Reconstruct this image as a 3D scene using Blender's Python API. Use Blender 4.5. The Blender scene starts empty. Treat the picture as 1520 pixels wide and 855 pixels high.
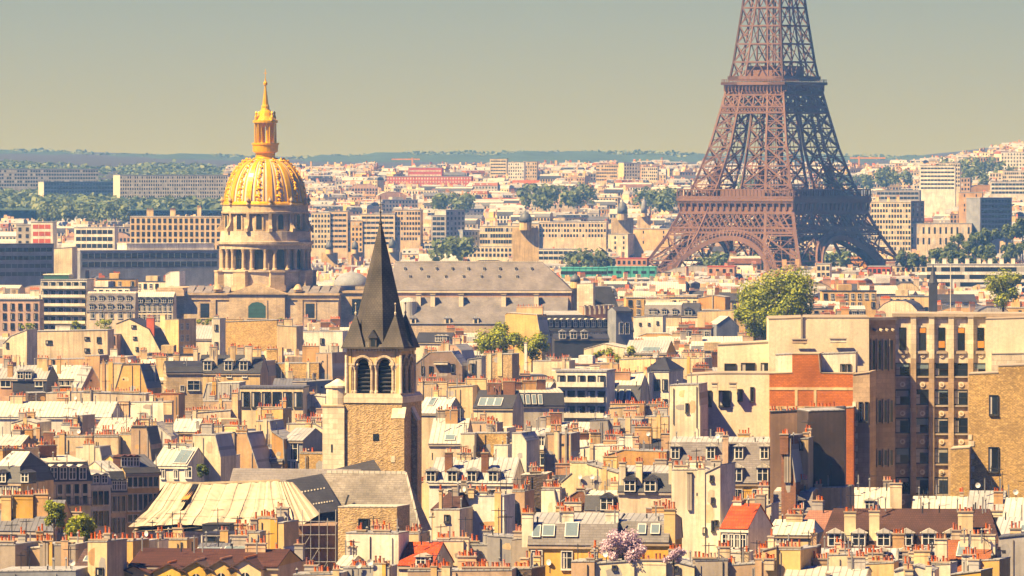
import bpy, math, random
from mathutils import Vector, Matrix
rnd = random.Random(7)
S = bpy.context.scene
COL = S.collection
R = math.radians
# ------------------------------------------------------------------ camera, sky, sun, exposure
FPX, HC = 11460.0, 68.0                  # focal length in photo pixels (1520 wide), eye height
PITCH = math.atan(175.5 / FPX)
cam_d = bpy.data.cameras.new('camera'); cam = bpy.data.objects.new('camera', cam_d); COL.objects.link(cam)
cam.location = (0, 0, HC); cam.rotation_euler = (math.pi / 2 - PITCH, 0, 0)
cam_d.sensor_width = 36; cam_d.lens = FPX / 1520 * 36; cam_d.clip_start = 5; cam_d.clip_end = 40000
S.camera = cam
SUN_E, SUN_AZ = R(50), math.atan2(-0.49, -0.87)    # direction towards the sun: left of and behind the camera
sd = Vector((math.cos(SUN_E) * math.cos(SUN_AZ), math.cos(SUN_E) * math.sin(SUN_AZ), math.sin(SUN_E)))
sun_d = bpy.data.lights.new('sun', 'SUN'); sun = bpy.data.objects.new('sun', sun_d); COL.objects.link(sun)
sun.rotation_euler = sd.to_track_quat('Z', 'Y').to_euler(); sun.location = (0, 0, 900)
sun_d.energy = 5.0; sun_d.angle = R(0.5); sun_d.color = (1.0, 0.755, 0.385)
W_ = bpy.data.worlds.new('World'); S.world = W_; W_.use_nodes = True
nt = W_.node_tree; nt.nodes.clear()
wo = nt.nodes.new('ShaderNodeOutputWorld'); bg = nt.nodes.new('ShaderNodeBackground')
sky = nt.nodes.new('ShaderNodeTexSky'); sky.sky_type = 'NISHITA'; sky.sun_disc = False
sky.sun_elevation = SUN_E; sky.sun_rotation = math.pi / 2 - SUN_AZ
sky.air_density = 1.5; sky.dust_density = 2.0; sky.ozone_density = 3.0
geo = nt.nodes.new('ShaderNodeTexCoord'); sep = nt.nodes.new('ShaderNodeSeparateXYZ')
nt.links.new(geo.outputs['Generated'], sep.inputs[0])
# the haze layer of a warm morning sky: beige at the skyline, grey green just above it, blue overhead
mr = nt.nodes.new('ShaderNodeMapRange'); mr.inputs[1].default_value = 0.0; mr.inputs[2].default_value = 0.12
nt.links.new(sep.outputs['Z'], mr.inputs[0])
rp = nt.nodes.new('ShaderNodeValToRGB'); nt.links.new(mr.outputs[0], rp.inputs[0])
SKY = [(0.0, (4.2, 3.4, .6)), (0.07, (3.5, 2.9, .6)), (0.18, (2.5, 2.3, .85)), (0.32, (2.0, 2.1, 1.3)), (1.0, (0.9, 1.6, 2.9))]
while len(rp.color_ramp.elements) < len(SKY): rp.color_ramp.elements.new(0.5)
for e, (p, c) in zip(rp.color_ramp.elements, SKY): e.position = p; e.color = (*c, 1)
tint = nt.nodes.new('ShaderNodeMix'); tint.data_type = 'RGBA'; tint.blend_type = 'MULTIPLY'; tint.inputs[0].default_value = 1
nt.links.new(sky.outputs[0], tint.inputs[6]); tint.inputs[7].default_value = (0.035, 0.13, 0.66, 1)
mr2 = nt.nodes.new('ShaderNodeMapRange'); mr2.inputs[1].default_value = 0.025; mr2.inputs[2].default_value = 0.075
nt.links.new(sep.outputs['Z'], mr2.inputs[0])
mx = nt.nodes.new('ShaderNodeMix'); mx.data_type = 'RGBA'
nt.links.new(mr2.outputs[0], mx.inputs[0]); nt.links.new(rp.outputs[0], mx.inputs[6]); nt.links.new(tint.outputs[2], mx.inputs[7])
nt.links.new(mx.outputs[2], bg.inputs[0]); bg.inputs[1].default_value = 0.05
nt.links.new(bg.outputs[0], wo.inputs[0])
S.view_settings.view_transform = 'Standard'; S.view_settings.look = 'None'
S.view_settings.exposure = 1.42; S.view_settings.gamma = 1.0; S.view_settings.use_curve_mapping = False
S.render.engine = 'CYCLES'; S.cycles.max_bounces = 5; S.cycles.diffuse_bounces = 1; S.cycles.glossy_bounces = 2
S.cycles.transparent_max_bounces = 8; S.cycles.volume_bounces = 0
S.cycles.use_denoising = True
S.cycles.sample_clamp_indirect = 4
# ------------------------------------------------------------------ materials
MATS = {}
def nodes_of(name):
    m = bpy.data.materials.new(name); m.use_nodes = True; t = m.node_tree
    b = t.nodes['Principled BSDF']; return m, t, b
def mat(name, col, rough=0.85, var=0.30, scale=0.25, streak=0.0, seams=0.0, cells=0.0, bump=0.0, metal=0.0, rand=0.0,
        bricks=None, spots=None, spec=0.3):
    """plain weathered surface: two noises vary the base colour; options add rain streaks, zinc seams, rubble cells or brick courses"""
    m, t, b = nodes_of(name); N, L = t.nodes, t.links
    b.inputs['Roughness'].default_value = rough; b.inputs['Metallic'].default_value = metal
    b.inputs['Specular IOR Level'].default_value = spec
    tc = N.new('ShaderNodeTexCoord')
    def noise(sc, det=4, stretch=None):
        n = N.new('ShaderNodeTexNoise'); n.inputs['Scale'].default_value = sc; n.inputs['Detail'].default_value = det
        if stretch:
            mp = N.new('ShaderNodeMapping'); mp.inputs['Scale'].default_value = stretch
            L.new(tc.outputs['Object'], mp.inputs[0]); L.new(mp.outputs[0], n.inputs[0])
        else: L.new(tc.outputs['Object'], n.inputs[0])
        return n.outputs[0]
    def mixc(fac, a, c, mode='MIX'):
        k = N.new('ShaderNodeMix'); k.data_type = 'RGBA'; k.blend_type = mode
        for s, v in ((0, fac), (6, a), (7, c)):
            if hasattr(v, 'is_linked') or hasattr(v, 'links'): L.new(v, k.inputs[s])
            else: k.inputs[s].default_value = v
        return k.outputs[2]
    def remap(v, a, c, lo=0.0, hi=1.0):
        k = N.new('ShaderNodeMapRange'); k.inputs[1].default_value = a; k.inputs[2].default_value = c
        k.inputs[3].default_value = lo; k.inputs[4].default_value = hi; L.new(v, k.inputs[0]); return k.outputs[0]
    c0 = tuple(x * (1 - var) for x in col) + (1,); c1 = tuple(min(1, x * (1 + var * .7)) for x in col) + (1,)
    c = mixc(remap(noise(scale), .3, .7), c0, c1)
    c = mixc(remap(noise(scale * 9, 3), .4, .66, 0, .5), c, tuple(x * .72 for x in col) + (1,))
    if streak:
        c = mixc(remap(noise(1.3, 3, (1, 1, .07)), .48, .75, 0, streak), c, (col[0] * .38, col[1] * .34, col[2] * .32, 1))
    hsrc = None
    if seams:
        sx = N.new('ShaderNodeSeparateXYZ'); L.new(tc.outputs['Object'], sx.inputs[0])
        ml = N.new('ShaderNodeMath'); ml.operation = 'MULTIPLY'; ml.inputs[1].default_value = 1 / seams; L.new(sx.outputs[0], ml.inputs[0])
        fr = N.new('ShaderNodeMath'); fr.operation = 'FRACT'; L.new(ml.outputs[0], fr.inputs[0])
        ln = remap(fr.outputs[0], .80, .84); c = mixc(ln, c, tuple(x * .48 for x in col) + (1,))
        fl = N.new('ShaderNodeMath'); fl.operation = 'FLOOR'; L.new(ml.outputs[0], fl.inputs[0])
        wn = N.new('ShaderNodeTexWhiteNoise'); wn.noise_dimensions = '1D'; L.new(fl.outputs[0], wn.inputs['W'])
        c = mixc(remap(wn.outputs[0], 0, 1, 0, .3), c, tuple(x * .6 for x in col) + (1,)); hsrc = ln
    if cells:
        vo = N.new('ShaderNodeTexVoronoi'); vo.inputs['Scale'].default_value = cells
        mp = N.new('ShaderNodeMapping'); mp.inputs['Scale'].default_value = (1, 1, 1.7); L.new(tc.outputs['Object'], mp.inputs[0]); L.new(mp.outputs[0], vo.inputs[0])
        sp = N.new('ShaderNodeSeparateColor'); L.new(vo.outputs['Color'], sp.inputs[0])
        c = mixc(remap(sp.outputs[0], 0, 1, 0, .75), c, tuple(x * .45 for x in col) + (1,))
        c = mixc(remap(sp.outputs[1], .7, 1, 0, .6), c, tuple(min(1, x * 1.35) for x in col) + (1,))
        hsrc = vo.outputs['Distance']
    if bricks:
        br = N.new('ShaderNodeTexBrick'); br.inputs['Scale'].default_value = 1.0
        br.inputs['Brick Width'].default_value = bricks[0]; br.inputs['Row Height'].default_value = bricks[1]
        br.inputs['Mortar Size'].default_value = bricks[2]
        mp = N.new('ShaderNodeMapping'); mp.inputs['Rotation'].default_value = (R(90), 0, 0); L.new(tc.outputs['Object'], mp.inputs[0]); L.new(mp.outputs[0], br.inputs[0])
        br.inputs['Color1'].default_value = (1, 1, 1, 1); br.inputs['Color2'].default_value = (.80, .78, .76, 1); br.inputs['Mortar'].default_value = (.62, .62, .62, 1)
        c = mixc(1.0, c, br.outputs[0], 'MULTIPLY')
    if rand:
        oi = N.new('ShaderNodeObjectInfo'); hs = N.new('ShaderNodeHueSaturation')
        L.new(remap(oi.outputs['Random'], 0, 1, 1 - rand, 1 + rand * .8), hs.inputs['Value'])
        ad = N.new('ShaderNodeMath'); ad.operation = 'MULTIPLY'; ad.inputs[1].default_value = 7.31; L.new(oi.outputs['Random'], ad.inputs[0])
        f2 = N.new('ShaderNodeMath'); f2.operation = 'FRACT'; L.new(ad.outputs[0], f2.inputs[0])
        L.new(remap(f2.outputs[0], 0, 1, .72, 1.18), hs.inputs['Saturation']); L.new(c, hs.inputs['Color']); c = hs.outputs[0]
    L.new(c, b.inputs['Base Color'])
    if bump and hsrc is not None:
        bp = N.new('ShaderNodeBump'); bp.inputs['Strength'].default_value = bump; bp.inputs['Distance'].default_value = .1
        L.new(hsrc, bp.inputs['Height']); L.new(bp.outputs[0], b.inputs['Normal'])
    MATS[name] = m; return m
def M_(k): return MATS[k]
mat('cream', (.70, .52, .29), streak=.75, rand=.16); mat('pale', (.76, .63, .41), streak=.65, rand=.12)
mat('white', (.80, .73, .58), streak=.55, rand=.08); mat('tan', (.56, .34, .16), streak=.5, rand=.2)
mat('ochre', (.70, .44, .15), streak=.4, rand=.12); mat('greyplaster', (.40, .34, .28), streak=.5, rand=.2)
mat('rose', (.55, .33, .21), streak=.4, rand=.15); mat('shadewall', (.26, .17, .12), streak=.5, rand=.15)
mat('stone', (.66, .50, .31), streak=.45, bricks=(1.1, .45, .03), rand=.08); mat('palestone', (.78, .66, .46), streak=.3, var=.16)
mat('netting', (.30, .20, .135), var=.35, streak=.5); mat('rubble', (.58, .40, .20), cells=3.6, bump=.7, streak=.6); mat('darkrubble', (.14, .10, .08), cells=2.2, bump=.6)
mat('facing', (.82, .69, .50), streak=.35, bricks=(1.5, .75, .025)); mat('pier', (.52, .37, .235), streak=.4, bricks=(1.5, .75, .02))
mat('brick', (.60, .18, .045), bricks=(.6, .24, .03), var=.3); mat('brownbrick', (.30, .14, .08), bricks=(.5, .2, .03), var=.3, streak=.4)
mat('goldbrick', (.78, .50, .19), bricks=(.5, .2, .04), var=.35, cells=3.2); mat('sootwall', (.085, .06, .052), streak=.5, var=.35)  # near-black brown of the last one is a wall's shade painted in
mat('zinc', (.41, .40, .385), rough=.55, seams=.75, var=.25, streak=.25, rand=.16, bump=.5)
mat('zincpale', (.60, .55, .46), rough=.6, seams=.8, var=.2, streak=.2, rand=.1, bump=.5)
mat('zincdark', (.15, .15, .17), rough=.5, seams=.7, var=.3, rand=.2, bump=.5)
mat('slate', (.065, .065, .08), rough=.6, bricks=(.5, .22, .03), var=.35, rand=.25)
mat('paleslate', (.235, .21, .205), rough=.7, bricks=(.9, .3, .03), var=.3, rand=.1)
mat('churchslate', (.25, .22, .19), rough=.75, bricks=(.8, .3, .03), var=.4, streak=.4)
mat('spireslate', (.115, .098, .085), rough=.75, bricks=(.45, .30, .06), var=.6, streak=.3)
mat('redtile', (.56, .085, .02), var=.4, bricks=(.35, .4, .06), scale=.8); mat('browntile', (.115, .05, .038), var=.35, bricks=(.3, .25, .04), rand=.25)
mat('rusttile', (.34, .11, .04), var=.4, bricks=(.3, .25, .04), rand=.2)
mat('pot', (.56, .13, .035), var=.35, rand=.45, scale=2); mat('palepot', (.62, .34, .17), var=.3, rand=.3, scale=2); mat('coping', (.42, .33, .24), var=.3, rand=.2)
mat('glass', (.018, .026, .04), rough=.12, var=.4, spec=.5, rand=.5); mat('skyglass', (.20, .26, .28), rough=.15, var=.3, spec=.6)
mat('frame', (.74, .70, .62), rough=.6, var=.1); mat('darkframe', (.06, .055, .05), var=.2); mat('iron', (.035, .035, .045), rough=.6)
mat('shutter', (.45, .40, .33), var=.2, rand=.3); mat('awning', (.75, .10, .02), var=.1); mat('curtain', (.55, .50, .42), var=.2, rand=.2)
mat('concrete', (.42, .39, .36), streak=.4, rand=.1); mat('bluegrey', (.26, .27, .30), streak=.3, rand=.1)
mat('tarp', (.55, .455, .32), var=.15, streak=.3, scale=.12); mat('tarpseam', (.54, .44, .29), var=.2)
mat('teal', (.10, .46, .36), rough=.4, var=.12, seams=3.0); mat('orangewall', (.62, .27, .05), var=.2)
mat('redwall', (.50, .10, .05), var=.25); mat('pinkwall', (.56, .30, .20), var=.2, rand=.15)
mat('towerpaint', (.20, .108, .075), rough=.7, var=.14, scale=.05)
mat('domestone', (.62, .46, .28), streak=.4, bricks=(1.4, .6, .03)); mat('gold', (1.0, .49, .003), rough=.30, metal=.35, var=.18, scale=.8); mat('lead', (.60, .50, .42), rough=.55, var=.2)
mat('darkdome', (.12, .13, .15), rough=.5, var=.3); mat('greenglass', (.05, .12, .10), rough=.2, var=.3)
mat('bark', (.09, .06, .04), var=.3); mat('asphalt', (.055, .05, .05), var=.2); mat('earth', (.055, .05, .045), var=.35, scale=.02)
mat('whitedish', (.75, .72, .66), var=.1, rough=.4)
def leafmat(name, a, c):
    m, t, b = nodes_of(name); N, L = t.nodes, t.links
    g = N.new('ShaderNodeNewGeometry'); rp = N.new('ShaderNodeValToRGB')
    L.new(g.outputs['Random Per Island'], rp.inputs[0])
    rp.color_ramp.elements[0].color = (*a, 1); rp.color_ramp.elements[1].color = (*c, 1)
    L.new(rp.outputs[0], b.inputs['Base Color']); b.inputs['Roughness'].default_value = .6
    tr = N.new('ShaderNodeBsdfTranslucent'); L.new(rp.outputs[0], tr.inputs[0])
    ms = N.new('ShaderNodeMixShader'); ms.inputs[0].default_value = .25
    L.new(b.outputs[0], ms.inputs[1]); L.new(tr.outputs[0], ms.inputs[2]); L.new(ms.outputs[0], t.nodes['Material Output'].inputs[0])
    MATS[name] = m
leafmat('leaf', (.13, .18, .005), (.44, .45, .008)); leafmat('darkleaf', (.05, .09, .015), (.17, .20, .03))
leafmat('blossom', (.55, .36, .45), (.8, .62, .68)); leafmat('farleaf', (.06, .10, .03), (.19, .22, .06))
# ------------------------------------------------------------------ pixel <-> world
def unp(px, py, D):
    a, b = (px - 760) / FPX, (427.5 - py) / FPX
    k = D / (math.cos(PITCH) + b * math.sin(PITCH))
    return Vector((a * k, D, HC + k * (b * math.cos(PITCH) - math.sin(PITCH))))
def proj(p):
    dx, dy, dz = p[0], p[1], p[2] - HC
    f = dy * math.cos(PITCH) - dz * math.sin(PITCH); u = dy * math.sin(PITCH) + dz * math.cos(PITCH)
    return 760 + FPX * dx / f, 427.5 - FPX * u / f
def dist_for(py, h):                      # how far a point of height h stands when it shows at row py
    b = (427.5 - py) / FPX
    s = -(b * math.cos(PITCH) - math.sin(PITCH)) / (math.cos(PITCH) + b * math.sin(PITCH))
    return (HC - h) / s
TILES = {}
for i in range(4):
    TILES['A%d' % (i + 1)] = (380 * i, 400, 1477 / 380); TILES['B%d' % (i + 1)] = (380 * i, 620, 1383 / 380); TILES['C%d' % (i + 1)] = (380 * i, 200, 1477 / 380)
TILES['P'] = (0, 0, 1.0)
def tp(t, cx, cy):
    x0, y0, s = TILES[t]; return x0 + cx / s, y0 + cy / s
# ------------------------------------------------------------------ mesh builder
class MB:
    def __init__(s): s.v, s.f, s.m = [], [], []; s.mi = []
    def k(s, name):
        if name not in s.mi: s.mi.append(name)
        return s.mi.index(name)
    def add(s, vs, fs, m):
        o = len(s.v); s.v += [tuple(p) for p in vs]; i = s.k(m)
        for f in fs: s.f.append(tuple(o + q for q in f)); s.m.append(i)
    def box(s, x0, x1, y0, y1, z0, z1, m):
        s.add([(x0, y0, z0), (x1, y0, z0), (x1, y1, z0), (x0, y1, z0), (x0, y0, z1), (x1, y0, z1), (x1, y1, z1), (x0, y1, z1)],
              [(0, 3, 2, 1), (4, 5, 6, 7), (0, 1, 5, 4), (1, 2, 6, 5), (2, 3, 7, 6), (3, 0, 4, 7)], m)
    def prism(s, poly, y0, y1, m):        # polygon in x-z, counter-clockwise seen from the front, extruded along y
        n = len(poly)
        s.add([(x, y0, z) for x, z in poly] + [(x, y1, z) for x, z in poly],
              [tuple(range(n)), tuple(range(2 * n - 1, n - 1, -1))] + [(i, i + n, (i + 1) % n + n, (i + 1) % n) for i in range(n)], m)
    def hprism(s, poly, z0, z1, m):       # polygon in x-y, counter-clockwise from above
        n = len(poly)
        s.add([(x, y, z0) for x, y in poly] + [(x, y, z1) for x, y in poly],
              [tuple(range(n - 1, -1, -1)), tuple(range(n, 2 * n))] + [(i, (i + 1) % n, (i + 1) % n + n, i + n) for i in range(n)], m)
    def xprism(s, poly, x0, x1, m):       # polygon in y-z extruded along x
        n = len(poly)
        s.add([(x0, y, z) for y, z in poly] + [(x1, y, z) for y, z in poly],
              [tuple(range(n - 1, -1, -1)), tuple(range(n, 2 * n))] + [(i, (i + 1) % n, (i + 1) % n + n, i + n) for i in range(n)], m)
    def quad(s, a, b, c, d, m): s.add([a, b, c, d], [(0, 1, 2, 3)], m)
    def slab(s, a, b, c, d, t, m):        # a quad given thickness t downwards
        n = (Vector(b) - Vector(a)).cross(Vector(d) - Vector(a))
        if n.length < 1e-6: n = Vector((0, 0, 1))
        n.normalize()
        if n.z < 0: n = -n
        lo = [Vector(p) - n * t for p in (a, b, c, d)]
        s.add([a, b, c, d] + lo, [(0, 1, 2, 3), (7, 6, 5, 4), (0, 4, 5, 1), (1, 5, 6, 2), (2, 6, 7, 3), (3, 7, 4, 0)], m)
    def beam(s, p, q, w, m, w2=None):
        p, q = Vector(p), Vector(q); d = q - p
        if d.length < 1e-6: return
        d.normalize(); up = Vector((0, 0, 1)) if abs(d.z) < .95 else Vector((1, 0, 0))
        a = d.cross(up).normalized() * w / 2; b = a.cross(d).normalized() * (w2 or w) / 2
        s.add([p - a - b, p + a - b, p + a + b, p - a + b, q - a - b, q + a - b, q + a + b, q - a + b],
              [(0, 1, 2, 3), (7, 6, 5, 4), (0, 4, 5, 1), (1, 5, 6, 2), (2, 6, 7, 3), (3, 7, 4, 0)], m)
    def lathe(s, prof, n, m, c=(0, 0), ph=0, cap=True):
        vs, fs = [], []
        for r, z in prof:
            for i in range(n):
                t = ph + 2 * math.pi * i / n; vs.append((c[0] + r * math.cos(t), c[1] + r * math.sin(t), z))
        for j in range(len(prof) - 1):
            for i in range(n):
                k = (i + 1) % n; fs.append((j * n + i, j * n + k, (j + 1) * n + k, (j + 1) * n + i))
        if cap: fs.append(tuple(range((len(prof) - 1) * n, len(prof) * n))); fs.append(tuple(range(n - 1, -1, -1)))
        s.add(vs, fs, m)
    def mesh(s, name):
        me = bpy.data.meshes.new(name); me.from_pydata(s.v, [], s.f)
        for k in s.mi: me.materials.append(MATS[k])
        if s.m: me.polygons.foreach_set('material_index', s.m)
        me.update(); return me
    def build(s, name, parent=None, loc=(0, 0, 0), rz=0, smooth=False):
        me = s.mesh(name)
        if smooth: me.polygons.foreach_set('use_smooth', [True] * len(me.polygons))
        return put(name, me, parent, loc, rz)
def put(name, me, parent=None, loc=(0, 0, 0), rz=0):
    o = bpy.data.objects.new(name, me); COL.objects.link(o); o.location = loc
    if rz: o.rotation_euler = (0, 0, rz)
    if parent is not None: o.parent = parent
    return o
def tag(o, label, cat, group=None):
    o['label'] = label; o['category'] = cat
    if group: o['group'] = group
    LABELS.append(o); return o
LABELS = []
def empty(name, loc, rz=0):
    o = put(name, None, None, loc, rz); o.empty_display_size = 1; return o
# ------------------------------------------------------------------ shared small meshes
CACHE = {}
def cached(key, fn):
    if key not in CACHE: CACHE[key] = fn()
    return CACHE[key]
def pot_mesh(k):
    def f():
        b = MB(); h = (.5, .66, .4, .82, .55)[k]; r = (.15, .14, .17, .12, .15)[k]; pm_ = 'palepot' if k == 4 else 'pot'
        b.lathe([(r, 0), (r * .86, h * .86), (r * 1.12, h * .88), (r * 1.12, h)], 8, pm_); return b.mesh('chimney_pot')
    return cached(('pot', k), f)
def q(x): return max(.3, round(x * 5) / 5)
def window_meshes(w, h, style):
    w, h = q(w), q(h)
    def fr():
        b = MB(); t = .10; fm = {'d': 'darkframe', 's': 'pale'}.get(style, 'frame'); p = .16
        b.box(-w / 2 - t, -w / 2, -p, .02, -t, h + t, fm); b.box(w / 2, w / 2 + t, -p, .02, -t, h + t, fm)
        b.box(-w / 2, w / 2, -p, .02, h, h + t, fm); b.box(-w / 2 - .12, w / 2 + .12, -p - .08, .02, -t - .12, -t + .1, fm)
        if style in 'wf':
            b.box(-.045, .045, -.085, -.03, 0, h, 'frame')
            if h > 1.5: b.box(-w / 2, -.045, -.08, -.03, h * .62, h * .62 + .07, 'frame'); b.box(.045, w / 2, -.08, -.03, h * .62, h * .62 + .07, 'frame')
        return b.mesh('window')
    def pn():
        b = MB(); b.box(-w / 2, w / 2, -.04, .02, 0, h, 'glass')
        if style in 'wd' and rnd.random() < .75: b.box(-w / 2, -w / 2 + w * .3, -.055, -.041, .05, h * .95, 'curtain')
        return b.mesh('pane')
    return cached(('fr', w, h, style), fr), cached(('pn', w, h, style, rnd.randrange(3)), pn)
# ------------------------------------------------------------------ house builder
PROT = []            # pixel boxes that hand-placed buildings keep free of filler in front: (x0, x1, yT, yB, D)
ALLB = []
class House:
    """one building: an Empty at its front left foot; x runs along the facade, y goes back, z up"""
    def __init__(s, name, O, rz, label, cat='building', group='buildings of the city'):
        s.root = empty(name, O, rz); tag(s.root, label, cat, group); s.O = Vector(O); s.rz = rz
        ALLB.append(s)
    def win(s, u, z, w, h, v=0, style='w', parent=None):
        a, b = window_meshes(w, h, style)
        f = put('window', a, parent or s.root, (u, v - .004, z)); put('pane', b, f)
        return f
    def winrow(s, u0, u1, z, n, w, h, v=0, style='w', rail=False, skip=()):
        for i in range(n):
            if i in skip: continue
            s.win(u0 + (i + .5) * (u1 - u0) / n, z, w, h, v, style)
        if rail:
            b = MB(); b.box(u0, u1, v - .75, v - .72, z + .9, z + .96, 'iron'); b.box(u0, u1, v - .8, v, z - .22, z - .1, 'coping')
            k = u0
            while k < u1: b.box(k, k + .05, v - .75, v - .72, z - .1, z + .9, 'iron'); k += .28
            b.build('balcony', s.root)
    def stack(s, u0, u1, v, z0, z1, n, m='cream', wv=.75, pots=True, far=False):
        b = MB(); b.box(u0, u1, v, v + wv, z0, z1, m); b.box(u0 - .04, u1 + .04, v - .04, v + wv + .04, z1 - .5, z1 - .38, m); b.box(u0 - .1, u1 + .1, v - .1, v + wv + .1, z1, z1 + .16, 'coping')
        if far and n:
            for i in range(n):
                c = u0 + (i + .5) * (u1 - u0) / n; b.box(c - .16, c + .16, v + .2, v + .5, z1 + .16, z1 + .16 + rnd.uniform(.5, .95), 'pot')
        o = b.build('chimney_stack', s.root)
        if n and not far:
            for i in range(n):
                if rnd.random() < .16: continue
                c = u0 + (i + .5) * (u1 - u0) / n
                put('chimney_pot', pot_mesh(rnd.choice((0, 0, 0, 1, 1, 2, 3, 4))), o, (c + rnd.uniform(-.06, .06), v + wv / 2 + rnd.uniform(-.12, .12), z1 + .16))
        return o
    def dormer(s, u, v, z, w, h, roof='zinc', ped=True, style='f', deep=2.4, cheek=None):
        w, h = q(w), q(h)
        def f():
            b = MB(); c = cheek or roof; t = .14
            b.box(-w / 2 - .2, w / 2 + .2, 0, deep, -.3, h + .12, c)
            if ped:
                b.prism([(-w / 2 - .42, h + .123), (w / 2 + .42, h + .123), (0, h + .123 + w * .42)], -.28, deep * .9, roof)
            else:
                b.slab((-w / 2 - .4, -.3, h + .22), (w / 2 + .4, -.3, h + .22), (w / 2 + .4, deep, h + .5), (-w / 2 - .4, deep, h + .5), t, roof)
            return b.mesh('dormer')
        o = put('dormer', cached(('dorm', w, h, roof, ped, deep, cheek), f), s.root, (u, v, z))
        a, b = window_meshes(w, h, style)
        wn = put('window', merged_window(w, h, style), o, (0, -.005, 0))
        return o
    def skylight(s, u, v, z, sl, w=1.1, h=1.5, open_=False):       # lies on a slope rising sl radians
        def f():
            b = MB(); b.box(-w / 2, w / 2, 0, h, -.05, .12, 'frame'); b.box(-w / 2 + .1, w / 2 - .1, .1, h - .1, .125, .14, 'skyglass'); return b.mesh('skylight')
        o = put('skylight', cached(('sky', q(w), q(h)), f), s.root, (u, v, z)); o.rotation_euler = (sl + (R(18) if open_ else 0), 0, 0); return o
    def antenna(s, u, v, z):
        k = rnd.randrange(3)
        def f():
            b = MB(); hh = (2.6, 3.4, 2.0)[k]; b.box(-.035, .035, -.035, .035, -1, hh, 'iron'); b.box(-.9, .9, -.03, .03, hh - .35, hh - .28, 'iron')
            for i in range(7): b.box(-.85 + i * .28, -.81 + i * .28, -.35, .35, hh - .36, hh - .3, 'iron')
            return b.mesh('antenna')
        o = put('antenna', cached(('ant', k), f), s.root, (u, v, z)); o.rotation_euler = (0, 0, rnd.uniform(0, 3)); return o
    def dish(s, u, v, z):
        def f():
            b = MB(); b.box(-.04, .04, -.04, .04, -.5, .4, 'iron'); n = 12
            vs = [(0, -.1, .75)] + [(.38 * math.cos(2 * math.pi * i / n), -.22, .75 + .38 * math.sin(2 * math.pi * i / n)) for i in range(n)] + [(0, .0, .75)]
            b.add(vs, [(0, i + 1, (i + 1) % n + 1) for i in range(n)] + [(n + 1, (i + 1) % n + 1, i + 1) for i in range(n)], 'whitedish'); return b.mesh('satellite_dish')
        o = put('satellite_dish', cached('dish', f), s.root, (u, v, z)); o.rotation_euler = (0, 0, rnd.uniform(-.8, .3))
    def clutter(s, L, depth, zf, wallz=None, cols=('cream', 'tan', 'greyplaster', 'concrete')):
        """small things every Paris roof carries: vent pipes, cowls, spare stacks, patched render, down pipes"""
        r = random.Random(int(s.O.x * 31 + s.O.y * 17))
        def vent(k):
            def f():
                b = MB(); h = (.7, 1.2, .5, 1.7)[k]; b.lathe([(.09, -.4), (.09, h)], 6, 'zinc' if k % 2 else 'iron'); k in (1, 2) and b.lathe([(.2, h), (.05, h + .22)], 6, 'zinc'); return b.mesh('vent_pipe')
            return cached(('vent', k), f)
        for _ in range(int(L * .5) + r.randrange(2)):
            u = r.uniform(.2, L - .2); put('vent_pipe', vent(r.randrange(4)), s.root, (u, r.uniform(.4, depth * .6), zf(u) + .1))
        for _ in range(r.choice((0, 1, 1, 2))):
            w = r.uniform(.7, min(2.6, L * .4)); u = r.uniform(0, L - w); z = zf(u + w / 2); s.stack(u, u + w, r.uniform(depth * .35, depth - 1.2), z - 2.5, z + r.uniform(.5, 1.7), int(w / .36), r.choice(cols), wv=r.uniform(.5, .9))
        if r.random() < .5: s.antenna(r.uniform(.1, .9) * L, depth * .4, zf(L / 2))
        if r.random() < .08: s.dish(r.uniform(.1, .9) * L, .6, zf(L / 2) + .2)
        if wallz:
            for i in range(r.choice((1, 2, 3)) if L > 2 else 0):
                w, h = r.uniform(.8, max(.9, L * .45)), r.uniform(.7, 2.8); u = r.uniform(0, max(.01, L - w)); z = min(wallz(u), wallz(u + w)) - r.uniform(.3, 5) - h
                b = MB(); e = .006 + .005 * i; n = 7
                P = [(u + w * (.5 + .5 * r.uniform(.7, 1.0) * max(-1, min(1, 1.3 * math.cos(2 * math.pi * k / n)))), z + h * (.5 + .5 * r.uniform(.7, 1.0) * max(-1, min(1, 1.3 * math.sin(2 * math.pi * k / n))))) for k in range(n)]
                b.prism(P, -e, .01, r.choice(cols)); b.build('render_patch', s.root)
            for _ in range(r.choice((0, 1, 1, 2)) if L > 4 else 0):      # chimney breast running up the party wall
                w = r.uniform(.6, 1.1); u = r.uniform(.2, L - w - .2); z = min(wallz(u), wallz(u + w)); b = MB(); m = r.choice(('cream', 'tan', 'pale', 'ochre')); e = r.uniform(.1, .22)
                b.box(u, u + w, -e, -.003, z - r.uniform(5, 14), z + .5, m); b.box(u - .06, u + w + .06, -e - .05, .3, z + .5, z + .62, 'coping'); o = b.build('chimney_breast', s.root)
                for k in range(int(w / .36)): put('chimney_pot', pot_mesh(r.randrange(5)), o, (u + (k + .5) * w / int(w / .36), .08, z + .62))
            for _ in range(r.choice((0, 1, 1, 2)) if L > 2.5 else 0):
                u = r.uniform(.2, L - .2); z = wallz(u); b = MB(); b.box(u - .05, u + .05, -.12, -.03, z - r.uniform(4, 9), z - r.uniform(.1, .6), r.choice(('iron', 'zinc', 'greyplaster'))); b.build('down_pipe', s.root)
            if r.random() < .4 and L > 2.5:
                u = r.uniform(.5, L - .5); z = wallz(u) - r.uniform(1.5, 4); b = MB(); b.box(u - .22, u + .22, -.03, .01, z, z + .4, 'iron'); b.build('air_vent', s.root)
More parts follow.
